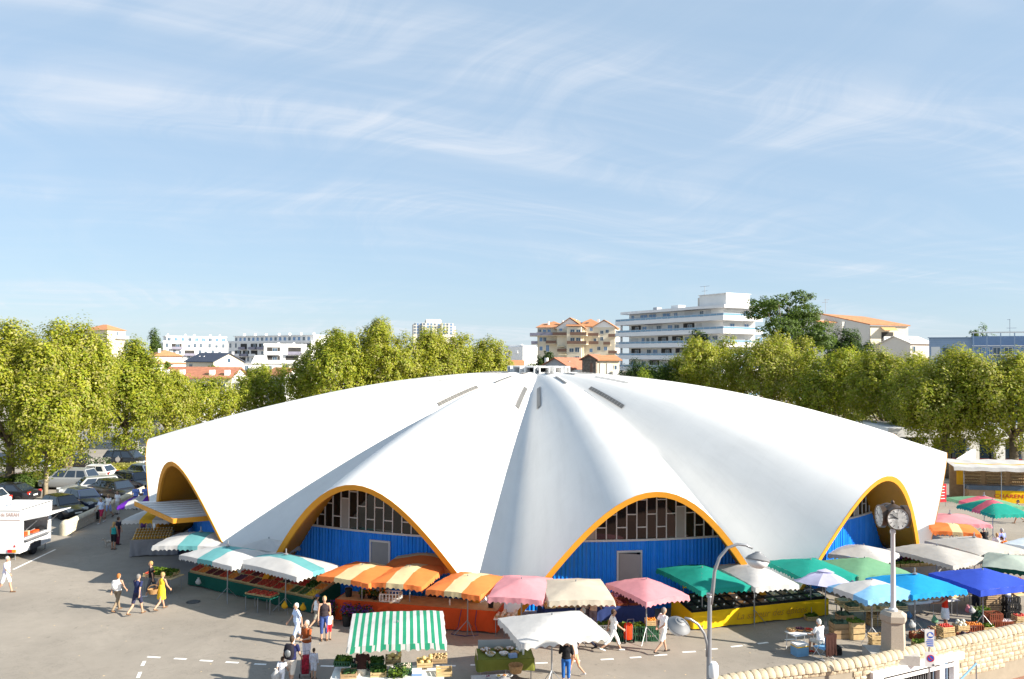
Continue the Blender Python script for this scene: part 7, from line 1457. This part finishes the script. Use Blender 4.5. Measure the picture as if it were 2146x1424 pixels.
def person(x, y, H, face, label, top='#ffffff', bottom='#303040', hair='brown', pose='stand', legs='trousers', sleeve='tee', skin='fair', shoe='shoe_dark', long_hair=False, build=1.0, hat=None, ph=1.0, arm=None, z=0.0, dress=None, loc=None, group=None):
    p = loc if loc is not None else at(x, y, z); s = H / 1.72
    root = empty('person', p, R_(face - 90), label, 'person', group, s)
    V = Vector
    # --- joints (facing +Y)
    lean = {'bend': 38, 'sit': 8, 'lean': 18, 'walk': 4}.get(pose, 1); sw = {'walk': 19, 'stride': 27}.get(pose, 0) * ph
    J = {}; pel = V((0, 0, .93))
    def leg(sd, th, kn):
        hip = pel + V((sd * .09, 0, -.04)); t = R_(th); k = R_(th - kn); kp = hip + V((sd * .005, math.sin(t) * .42, -math.cos(t) * .42)); ap = kp + V((0, math.sin(k) * .41, -math.cos(k) * .41)); return hip, kp, ap, R_(max(-40, th - kn) * .6)
    if pose == 'sit': LL = leg(-1, 84, 78); RL = leg(1, 80, 84)
    else: LL = leg(-1, sw, abs(sw) * .25 + 3 if sw > 0 else 22 if sw else 3); RL = leg(1, -sw, 22 if sw > 0 else (abs(sw) * .25 + 3))
    low = min(LL[2].z, RL[2].z); dz = .075 - low; sh = V((0, 0, dz))
    TM = Matrix.Translation(pel + sh) @ Matrix.Rotation(R_(-lean), 4, 'X') @ Matrix.Translation(-pel)
    T = lambda q: TM @ V(q)
    def armj(sd, up, out, el, inn=0):
        S_ = V((sd * .185, 0, 1.395)); u = R_(up); E_ = S_ + V((sd * math.sin(R_(out)) * .28, math.sin(u) * .28, -math.cos(u) * .28 * math.cos(R_(out)))); f = R_(up + el); W_2 = E_ + V((-sd * math.sin(R_(inn)) * .24, math.sin(f) * .24 * math.cos(R_(inn)), -math.cos(f) * .24 * math.cos(R_(inn)))); return T(S_), T(E_), T(W_2)
    A = {'stand': ((-4, 9, 14, 0), (4, 9, 14, 0)), 'walk': ((-22 * ph, 8, 18, 0), (22 * ph, 8, 22, 0)), 'stride': ((-28 * ph, 8, 20, 0), (28 * ph, 8, 25, 0)), 'behind': ((-24, 12, -8, 38), (-24, 12, -8, 38)), 'reach': ((52, 10, 30, 10), (30, 8, 60, 20)), 'bend': ((62, 8, 20, 5), (48, 8, 30, 10)), 'hold': ((16, 10, 75, 25), (10, 10, 80, 25)), 'sit': ((28, 10, 52, 15), (30, 10, 50, 15)), 'lean': ((30, 8, 40, 10), (34, 8, 40, 10))}
    aa = A.get(arm or pose, A['stand']); LA = armj(-1, *aa[0]); RA = armj(1, *aa[1])
    bx, by = build, build
    body = MB(); B = lambda c, r: body.ball(T(c), r, 12, 8)
    B((0, 0, 1.26), (.150 * bx, .102 * by, .19)); B((0, .005 * by, 1.08), (.132 * bx, .095 * by, .16)); B((0, -.005, .96), (.152 * bx, .112 * by, .12)); cap(body, T((-.145, 0, 1.385)), T((.145, 0, 1.385)), .058, .058); cap(body, T((0, -.005, 1.40)), T((0, .015, 1.53)), .054, .050)
    B((0, .015, 1.605), (.076, .094, .112)); B((0, .050, 1.545), (.054, .056, .048)); B((0, .112, 1.590), (.015, .024, .024))
    for sd in (-1, 1): B((sd * .076, .005, 1.595), (.013, .022, .032))
    for (S_, E_, W_2), sd in ((LA, -1), (RA, 1)):
        cap(body, S_, E_, .047, .037); cap(body, E_, W_2, .037, .026); d = (W_2 - E_).normalized(); side = d.cross(V((0, 1, 0) if abs(d.y) < .9 else (1, 0, 0))).normalized(); pc = W_2 + d * .05; cap(body, W_2, pc + d * .02, .027, .034, 8)
        inw = V((-sd, .3, 0)).normalized(); acr = V((0, 1, 0)); acr = (acr - d * acr.dot(d)).normalized()
        for fi, (o, l) in enumerate(((-.028, .060), (-.010, .074), (.010, .070), (.028, .055))): q = pc + acr * o * 1.15; m_ = q + d * (l * .55 + .03) + acr * o * .35; e_ = m_ + (d * .75 + inw * .5).normalized() * l * .55 + acr * o * .2; cap(body, q, m_, .0095, .009, 6); cap(body, m_, e_, .009, .008, 6)
        q = W_2 + d * .02 + acr * .025; cap(body, q, q + (acr * .8 + d * .8 + inw * .3).normalized() * .062, .011, .0095, 6)
    for (h_, k_, a_, fa) in (LL, RL):
        h_, k_, a_ = h_ + sh, k_ + sh, a_ + sh; cap(body, h_, k_, .080 * (.6 + .4 * build), .055); cap(body, k_ + V((0, -.008, -.08)), a_, .054, .037); cap(body, k_, k_ + V((0, -.008, -.08)), .053, .054); t = V((0, math.cos(fa), math.sin(fa) if fa < 0 else 0)); cap(body, a_ + V((0, -.045, -.035)), a_ + t * .15 + V((0, 0, -.045)), .036, .030)
    QUEUE.append((root, 'body', body, 'skin_' + skin, .0115, .32))
    # --- clothes
    g = .016
    if dress is None:
        tp = MB(); tp.ball(T((0, 0, 1.26)), (.150 * bx + g + .004, .102 * by + g + .006, .20), 12, 8); tp.ball(T((0, .005, 1.08)), (.132 * bx + g + .012, .095 * by + g + .014, .17), 12, 8); tp.ball(T((0, 0, .985)), (.150 * bx + g + .01, .112 * by + g + .01, .10), 12, 8)
        cap(tp, T((-.14, 0, 1.375)), T((.14, 0, 1.375)), .064, .064) if sleeve != 'tank' else cap(tp, T((-.10, 0, 1.365)), T((.10, 0, 1.365)), .055, .055)
        if sleeve in ('tee', 'long'):
            for (S_, E_, W_2) in (LA, RA):
                cap(tp, S_, S_.lerp(E_, .62 if sleeve == 'tee' else 1), .062, .056)
                if sleeve == 'long': cap(tp, E_, W_2.lerp(E_, .08), .050, .040)
        QUEUE.append((root, 'top', tp, wear(top), .017, .5))
        bt = MB()
        if legs == 'skirt':
            pr = [(.15 * bx + g, 1.02), (.17 * bx + g, .92), (.19 * bx + g, .75), (.215, .52)]; bt.lathe([(r, z_ - .93) for r, z_ in pr], n=16, M=Matrix.Translation(pel + sh) @ Matrix.Diagonal((1, .78, 1, 1)))
        else:
            bt.ball(T((0, -.005, .95)), (.152 * bx + g, .112 * by + g, .115), 12, 8)
            for (h_, k_, a_, fa) in (LL, RL):
                h_, k_, a_ = h_ + sh, k_ + sh, a_ + sh
                if legs == 'shorts': e = h_.lerp(k_, .88); cap(bt, h_, e, .080 * (.6 + .4 * build) + g + .006, .078)
                else:
                    cap(bt, h_, k_, .080 * (.6 + .4 * build) + g, .072); e = k_.lerp(a_, .45 if legs == 'capri' else .97); cap(bt, k_, e, .072, .064 if legs == 'capri' else .056)
        QUEUE.append((root, {'skirt': 'skirt', 'shorts': 'shorts'}.get(legs, 'trousers'), bt, wear(bottom), .017, .5))
    else:
        dr = MB(); dr.ball(T((0, 0, 1.26)), (.150 * bx + g, .102 * by + g, .20), 12, 8); cap(dr, T((-.13, 0, 1.375)), T((.13, 0, 1.375)), .062, .062); dr.lathe([(.14 * bx, .22), (.145 * bx + g, .10), (.175 * bx + g, -.02), (.20, -.2), (.225, -.42)], n=16, M=Matrix.Translation(pel + sh) @ Matrix.Diagonal((1, .80, 1, 1)))
        QUEUE.append((root, 'dress', dr, wear(dress), .017, .5))
    hr = MB(); hr.ball(T((0, -.012, 1.632)), (.086, .098, .098), 12, 8); hr.ball(T((0, -.045, 1.575)), (.074, .060, .075), 10, 7)
    if long_hair: cap(hr, T((0, -.06, 1.56)), T((0, -.085, 1.36)), .070, .050)
    QUEUE.append((root, 'hair', hr, 'hair_' + hair, .015, .5))
    if hat:
        ht = MB(); HM = TM; ht.lathe([(.155 if hat[1] == 'brim' else .0, 1.645), (.155 if hat[1] == 'brim' else .094, 1.652), (.098, 1.655), (.094, 1.70), (.075, 1.745), (0, 1.758)], n=16, M=HM)
        if hat[1] == 'cap': ht.box((0, .12, 1.655), (.13, .10, .012), M=HM)
        o = ht.build('hat', wear(hat[0]), root, smooth=True, angle=50)
    for sd in (-1, 1):
        e = MB(); e.ball(T((sd * .029, .098, 1.608)), (.011, .008, .008), 6, 4); e.build('eye', 'eye_dark', root)
    e = MB(); e.ball(T((0, .102, 1.545)), (.022, .007, .006), 6, 4); e.build('mouth', 'lip', root)
    for (h_, k_, a_, fa) in (LL, RL):
        a_ = a_ + sh; t = V((0, math.cos(fa), math.sin(fa) if fa < 0 else 0)); q = MB(); cap(q, a_ + V((0, -.045, -.035)), a_ + t * .16 + V((0, 0, -.046)), .041, .034, 8); QUEUE.append((root, 'shoe', q, shoe, .014, .5))
    return root
def flush():
    tmp = []
    for (root, nm, mb, m, vox, dec) in QUEUE:
        me = mb.mesh(nm, m); o = bpy.data.objects.new(nm, me); COL.objects.link(o)
        md = o.modifiers.new('r', 'REMESH'); md.mode = 'VOXEL'; md.voxel_size = vox; md.use_smooth_shade = True
        sm = o.modifiers.new('s', 'SMOOTH'); sm.iterations = 3; sm.factor = .5
        dc = o.modifiers.new('d', 'DECIMATE'); dc.ratio = dec
        tmp.append((o, root, m))
    dg = bpy.context.evaluated_depsgraph_get()
    for o, root, m in tmp:
        me = bpy.data.meshes.new_from_object(o.evaluated_get(dg)); old = o.data; o.modifiers.clear(); o.data = me; bpy.data.meshes.remove(old); me.name = o.name.split('.')[0]
        if not me.materials: me.materials.append(MATS[m])
        me.polygons.foreach_set('use_smooth', [True] * len(me.polygons)); o.parent = root
    QUEUE.clear()
P_ = person
P_(12, 1243, 1.75, 5, 'grey-haired man in a pale shirt and white shorts at the left edge', '#e6dff0', '#f2f0ee', 'grey', 'walk', 'shorts', shoe='sandal', build=1.15)
P_(246, 1281, 1.66, 75, 'red-haired woman in a white top and khaki trousers seen from behind', '#f6f4f2', '#8a7a66', 'red', 'walk', 'trousers', 'tank', shoe='sandal')
P_(287, 1288, 1.76, 70, 'man in a navy T-shirt and navy shorts seen from behind', '#2c3358', '#32344c', 'salt', 'walk', 'shorts', shoe='sandal', ph=-1)
P_(338, 1278, 1.67, 60, 'woman in a yellow dress walking towards the fruit stall', hair='blond', pose='walk', dress='#f2c838', shoe='sandal')
P_(317, 1250, 1.66, 190, 'blond woman in a black top and grey trousers near the salad greens', '#26262a', '#55565c', 'blond', 'walk', 'capri', shoe='shoe_white')
P_(622, 1352, 1.66, 215, 'white-haired woman in a pale blue top and trousers walking left', '#c4d4f2', '#c8d6f0', 'white', 'walk', 'trousers', shoe='shoe_white', build=1.12)
P_(642, 1402, 1.74, 235, 'balding man in a brown T-shirt and white trousers behind the patterned trolley', '#9a4f2a', '#e8e2ea', 'grey', 'stand', 'trousers', build=1.2, arm='hold')
P_(610, 1442, 1.78, 80, 'man with a black rucksack, navy T-shirt and beige shorts seen from behind', '#24284e', '#d8ccc0', 'brown', 'walk', 'shorts', shoe='shoe_white')
P_(657, 1424, 1.08, 75, 'small child in pale grey clothes seen from behind', '#c9c8d4', '#cfd0dc', 'brown', 'stand', 'shorts', 'long', shoe='sandal')
P_(590, 1446, 1.12, 85, 'child in a white shirt at the left hand of the rucksack man', '#f4f2f6', '#e6e4ea', 'brown', 'walk', 'trousers', shoe='sandal')
P_(679, 1342, 1.74, 285, 'blond woman in a black and white top and cropped jeans before the flower pots', '#3a3236', '#3c4f86', 'blond', 'stand', 'capri', 'tank', shoe='sandal')
P_(689, 1341, 1.10, 300, 'little girl in a white top and red shorts half hidden by the woman in jeans', '#f4eeee', '#d02a30', 'blond', 'stand', 'shorts', shoe='sandal')
P_(662, 1316, 1.36, 40, 'boy in a white vest and blue cap by the end of the green stall', '#f2f2f4', '#8a867c', 'brown', 'walk', 'shorts', 'tank', hat=('#4a5688', 'cap'))
P_(757, 1462, 1.66, 88, 'woman in a dark brown top with her back to us at the vegetable stall', '#3a2320', '#bdb8ae', 'brown', 'lean', 'trousers')
P_(1285, 1366, 1.68, 5, 'woman all in white with cropped trousers striding right', '#fbfafa', '#fbfafa', 'brown', 'stride', 'capri', shoe='shoe_white')
P_(1389, 1369, 1.76, 25, 'man in a white T-shirt and white shorts with hands behind his back', '#fbfafa', '#f6f2ea', 'salt', 'walk', 'shorts', shoe='shoe_dark', arm='behind', build=1.1)
P_(1186, 1436, 1.62, 85, 'woman in a black top and blue cropped jeans in front of the white parasol', '#1c1c1f', '#2f62a8', 'black', 'stand', 'capri', 'long', arm='hold', shoe='sandal')
P_(1222, 1367, 1.74, 185, 'walker in dark trousers mostly hidden by the large white parasol', '#8a8a92', '#2a2c3c', 'grey', 'stride', 'trousers')
P_(1204, 1416, 1.45, 150, 'girl in a pale top and white sun hat beside the woman in black', '#e8e0da', '#d8a080', 'brown', 'walk', 'shorts', 'tank', shoe='shoe_white', hat=('#f4f0ee', 'brim'))
P_(1981, 1322, 1.66, 165, 'dark-haired woman in a red vest and white skirt serving at the sales table', '#e23a22', '#f2f0f0', 'black', 'stand', 'skirt', 'tank', 'tan', arm='reach', long_hair=True)
P_(1848, 1276, 1.74, 100, 'customer in black trousers seen under the light blue parasol', '#3a3c44', '#16161a', 'brown', 'stand', 'trousers', arm='reach')
P_(1890, 1272, 1.68, 80, 'customer in a grey top and blue skirt behind the clock post', '#9aa0a8', '#5a6ea8', 'white', 'stand', 'skirt', shoe='shoe_dark')
P_(1918, 1268, 1.70, 95, 'blond customer in dark clothes under the sky blue parasol', '#22242c', '#26262c', 'blond', 'stand', 'trousers')
P_(2134, 1097, 1.68, 175, 'woman with a blue bag walking across the far right of the square', '#f0eef2', '#3f9a7c', 'black', 'stride', 'shorts', 'tank', 'tan', shoe='sandal')
P_(2100, 1172, 1.74, 100, 'man in a lavender blue shirt seen from behind at the right edge', '#8c9ae0', '#4a4e66', 'grey', 'stand', 'trousers')
P_(2090, 1178, 1.64, 60, 'woman in a white top walking away beside the man in blue', '#f4f2f4', '#3a3e58', 'blond', 'walk', 'capri')
P_(2116, 1186, 1.66, 120, 'person in an orange shirt bending over at the right edge', '#e8711e', '#2a2a30', 'brown', 'bend', 'trousers')
P_(2066, 1166, 1.66, 90, 'person in dark clothes beside the greyish white parasol', '#2c2e30', '#3a3c3a', 'grey', 'lean', 'trousers')
P_(212, 1097, 1.74, 250, 'man in a pale blue shirt and raspberry shorts pulling a dark bag', '#cddcf6', '#c03a5c', 'grey', 'walk', 'shorts', shoe='shoe_white')
P_(227, 1086, 1.68, 260, 'woman in a white top and pale blue shorts beside the man in raspberry shorts', '#f2f0f2', '#a8bce4', 'blond', 'walk', 'shorts', ph=-1)
P_(246, 1078, 1.64, 250, 'woman in a white top with a black shoulder bag near the purple parasol', '#f0eef0', '#d0c8c8', 'brown', 'stand', 'trousers')
P_(284, 1068, 1.76, 100, 'broad man in a blue shirt by the end of the low wall', '#7f94d4', '#4a5680', 'brown', 'stand', 'trousers', build=1.2)
P_(304, 1066, 1.72, 95, 'person in a blue shirt with a dark strap at the hall left edge', '#7a90d8', '#4a5070', 'black', 'stand', 'trousers')
P_(238, 1152, 1.60, 80, 'blond woman in a teal top and dark shorts with a dog', '#2f9a96', '#24262c', 'blond', 'stand', 'shorts', 'tank', 'tan', shoe='sandal', long_hair=True)
P_(247, 1142, 1.64, 60, 'person in a dark top close beside the honey stall', '#2a2a36', '#703040', 'brown', 'stand', 'trousers')
P_(300, 1136, 1.66, 250, 'honey seller in a purple top behind the jars', '#5a3a70', '#30303a', 'brown', 'stand', 'trousers')
P_(1652, 1268, 1.72, 255, 'spice seller in a black T-shirt behind the trays', '#1c1c1e', '#2a2a2e', 'black', 'stand', 'trousers', skin='tan', arm='hold')
P_(905, 1292, 1.70, 260, 'flower seller in dark clothes under the orange parasols', '#2c3050', '#22222a', 'brown', 'stand', 'trousers')
P_(1226, 1322, 1.64, 75, 'woman in a patterned blouse bending at the fruit counter', '#b8a49a', '#5a5058', 'salt', 'lean', 'trousers', skin='fair')
P_(1243, 1328, 1.66, 60, 'woman in a straw sun hat at the fruit counter', '#c8a890', '#807078', 'brown', 'lean', 'trousers', hat=('#d8b478', 'brim'))
P_(2046, 1296, 1.72, 250, 'stallholder in a dark apron beside the royal blue parasol pole', '#30343c', '#24262c', 'salt', 'stand', 'trousers', arm='hold')
P_(2112, 1292, 1.66, 120, 'shopper in a pale striped top under the royal blue parasol', '#d6cfc4', '#5a6076', 'brown', 'lean', 'trousers')
P_(1768, 1282, 1.68, 70, 'shopper in a green top behind the lavender umbrella', '#5f8a5a', '#3c3e46', 'grey', 'stand', 'trousers', arm='reach')
P_(2080, 1222, 1.70, 200, 'man in a grey shirt walking between the right parasols', '#a8a49e', '#3a3f55', 'brown', 'walk', 'trousers')
# the seated stallholder, with chair and jacket
sp = at(1722, 1378)
P_(0, 0, 1.74, 118, 'seated stallholder in a white T-shirt and shorts seen from behind', '#f6f4f4', '#c8c4bc', 'white', 'sit', 'shorts', loc=sp + Vector((0, .1, .0)), shoe='tail_red')
def chair():
    root = empty('folding_chair', sp + Vector((.02, -.05, 0)), R_(28), 'white-framed folding chair of the seated stallholder', 'chair'); q = MB(); q.bx(-.24, .24, -.28, .22, .40, .43); q.build('seat', 'cloth_light_blue', root); q = MB(); q.bx(-.24, .24, -.32, -.29, .50, .88); q.build('backrest', 'cloth_light_blue', root)
    for sx in (-.26, .26):
        for a_, b_ in (((sx, -.30, .92), (sx, .26, .02)), ((sx, .24, .44), (sx, -.30, .02)), ((sx, -.34, .02), (sx, .3, .02))): m_ = MB(); m_.tube(a_, b_, .012, n=6); m_.build('leg', 'white_metal', root)
    ja = MB(); ja.grid(lambda i, j: (-.30 + .6 * i / 12 + .01 * math.sin(j * 2.0), -.37 - .05 * math.sin(i * 1.9) * (j / 8) - .03, .98 - .78 * j / 8 + .04 * math.sin(i * .9) * (j / 8)), 13, 9); ja.grid(lambda i, j: (-.30 + .6 * i / 12, -.40 + .16 * j, .98 + .01 * math.sin(i)), 13, 2); o = ja.build('draped_jacket', wear('#3a2420'), smooth=True); o.matrix_world = Matrix.Translation(root.location) @ Matrix.Rotation(R_(28), 4, 'Z'); tag(o, 'dark brown jacket hung over the back of the folding chair', 'jacket')
    ct = empty('sales_table', sp + Vector((-.55, .75, 0)), R_(20), 'little table with baskets before the seated stallholder', 'table'); q = MB(); q.bx(-.5, .5, -.3, .3, .66, .69); q.build('table_top', 'plastic_white', ct)
    for sx in (-.45, .45):
        for sy in (-.26, .26): m_ = MB(); m_.tube((sx, sy, 0), (sx * .9, sy, .66), .012, n=5); m_.build('leg', 'white_metal', ct)
    for i, (dx, dy, r_, f_, wd) in enumerate(((-.3, .1, .2, 'potato', 'wicker basket of snails on the little table'), (.05, .15, .2, 'plum', 'basket of purple figs on the little table'), (.35, .1, .18, 'tomato', 'basket of red fruit on the little table'))): bowl(ct.location + Vector((dx, dy, .69)), wd, r_, f_)
    cb = empty('cool_box', sp + Vector((-.75, .25, 0)), R_(18), 'pale blue cool box with a yellow band under the little table', 'cool box'); q = MB(); q.bx(-.26, .26, -.2, .2, 0, .34); q.build('body', 'cloth_light_blue', cb); q = MB(); q.bx(-.265, .265, -.205, .205, .34, .38); q.build('band', 'skirt_yellow', cb); q = MB(); q.bx(-.26, .26, -.2, .2, .38, .46); q.build('lid', 'plastic_white', cb)
chair()
def soft_box(name, loc, rz, w, d, h, m, label, cat, extra=None, z0=0.0, parts=()):
    root = empty(name, loc, rz, label, cat); q = MB()
    for k, zz in enumerate((0, .12, .5, .85, 1.0)):
        pass
    prof = [(.82, 0), (1.0, .12), (1.02, .5), (.95, .85), (.70, 1.0)]; n = 12; vs = []
    for (s, t) in prof:
        for i in range(n): a_ = 2 * math.pi * i / n; c, s_ = math.cos(a_), math.sin(a_); e = .5; vs.append((math.copysign(abs(c) ** e, c) * w / 2 * s, math.copysign(abs(s_) ** e, s_) * d / 2 * s, z0 + h * t))
    q.add(vs, [(i * n + k, i * n + (k + 1) % n, (i + 1) * n + (k + 1) % n, (i + 1) * n + k) for i in range(4) for k in range(n)] + [tuple(range(n - 1, -1, -1)), tuple(4 * n + k for k in range(n))]); q.build('bag_body', m, root, smooth=True, angle=45)
    for (nm, mm, fn) in parts: mb = MB(); fn(mb); mb.build(nm, mm, root, smooth=True, angle=45)
    return root
def trolley(p, rz, m, label):
    parts = [('frame', 'steel', lambda mb: mb.path([(-.14, -.12, .05), (-.14, -.13, .7), (-.14, -.24, .98), (.14, -.24, .98), (.14, -.13, .7), (.14, -.12, .05)], .011, 6))]
    for s in (-1, 1): parts.append(('wheel', 'tyre', lambda mb, s=s: mb.lathe([(.02, -.015), (.075, -.015), (.075, .015), (.02, .015)], n=14, M=Matrix.Translation((s * .19, -.12, .076)) @ Matrix.Rotation(R_(90), 4, 'Y'))))
    soft_box('shopping_trolley', p, rz, .34, .26, .62, m, label, 'trolley', z0=.12, parts=parts)
trolley(at(1316, 1346), .3, wear('#e8401c'), 'bright red shopping trolley before the lettuce crates')
mat('pattern_red', (.30, .012, .03), .8, .9, 14.0); trolley(at(640, 1418), .2, 'pattern_red', 'red patterned shopping trolley beside the rucksack man'); trolley(at(204, 1092), .2, 'black', 'black shopping trolley pulled by the man in raspberry shorts')
def pack(px, py, H, face, m, label, sc_=1.0, zf=.60):
    p = at(px, py); f = R_(face); p = p + Vector((-math.cos(f) * .20, -math.sin(f) * .20, H * zf)); soft_box('rucksack', p, f - math.pi / 2, .32 * sc_, .2 * sc_, .48 * sc_, m, label, 'rucksack', parts=[('pocket', 'grey_metal' if sc_ > .9 else m, lambda mb: mb.ball((0, -.10 * sc_, .2 * sc_), (.11 * sc_, .05 * sc_, .13 * sc_), 8, 6))])
pack(610, 1442, 1.78, 80, wear('#26242c'), 'black and grey rucksack on the man in the foreground'); pack(246, 1281, 1.66, 75, wear('#f2ece8'), 'small white rucksack on the red-haired woman', .75, .62)
def basket(p, label, m='wicker', r=.2):
    root = empty('shopping_basket', p, .4, label, 'basket'); q = MB(); q.lathe([(r * .7, 0), (r, .22), (r * .94, .22), (r * .65, .03), (0, .03)], n=14, M=Matrix.Diagonal((1.2, .8, 1, 1))); q.build('basket_body', m, root, smooth=True, angle=40); q = MB(); q.path([(r * 1.15 * math.cos(t), 0, .2 + .2 * math.sin(t)) for t in [math.pi * i / 10 for i in range(11)]], .012, 6); q.build('handle', m, root)
p = at(338, 1278) + Vector((-.33, -.1, .72)); basket(p, 'round wicker basket carried by the woman in yellow')
bag(at(1905, 1296) + Vector((0, 0, 0)), 'blue cloth bag on the ground behind the sales table', 'cloth_light_blue'); bag(at(2139, 1100) + Vector((0, 0, .5)), 'blue carrier bag held by the far walking woman', BL, .16, .45)
p = at(592, 1446) + Vector((-.2, -.1, .35)); bag(p, 'white carrier bag in the hand of the rucksack man', W_, .14, .4)
# the dog
def dog():
    g = at(229, 1147); root = empty('dog', g, R_(205), 'small grey and white dog standing by the woman in teal', 'dog', scale=1.0); b = MB(); V = Vector
    b.ball((.12, 0, .33), (.13, .085, .10), 10, 7); b.ball((-.08, 0, .345), (.16, .075, .085), 10, 7); cap(b, V((.20, 0, .37)), V((.29, 0, .47)), .06, .05); b.ball((.32, 0, .49), (.07, .055, .055), 10, 7); cap(b, V((.35, 0, .475)), V((.43, 0, .455)), .032, .022)
    for s in (-1, 1):
        cap(b, V((.17, s * .055, .28)), V((.16, s * .06, .15)), .036, .024); cap(b, V((.16, s * .06, .15)), V((.165, s * .06, .02)), .023, .021); cap(b, V((.165, s * .06, .018)), V((.20, s * .06, .018)), .02, .018)
        cap(b, V((-.17, s * .05, .32)), V((-.13, s * .06, .20)), .05, .033); cap(b, V((-.13, s * .06, .20)), V((-.21, s * .06, .12)), .03, .02); cap(b, V((-.21, s * .06, .12)), V((-.195, s * .06, .02)), .02, .019); cap(b, V((-.195, s * .06, .018)), V((-.16, s * .06, .018)), .02, .017)
        cap(b, V((.30, s * .045, .53)), V((.28, s * .065, .46)), .02, .012)
    cap(b, V((-.23, 0, .38)), V((-.33, 0, .47)), .02, .012)
    QUEUE.append((root, 'body', b, mat('fur', (.42, .36, .30), .9, .5, 9.0).name, .012, .5))
dog()
flush()
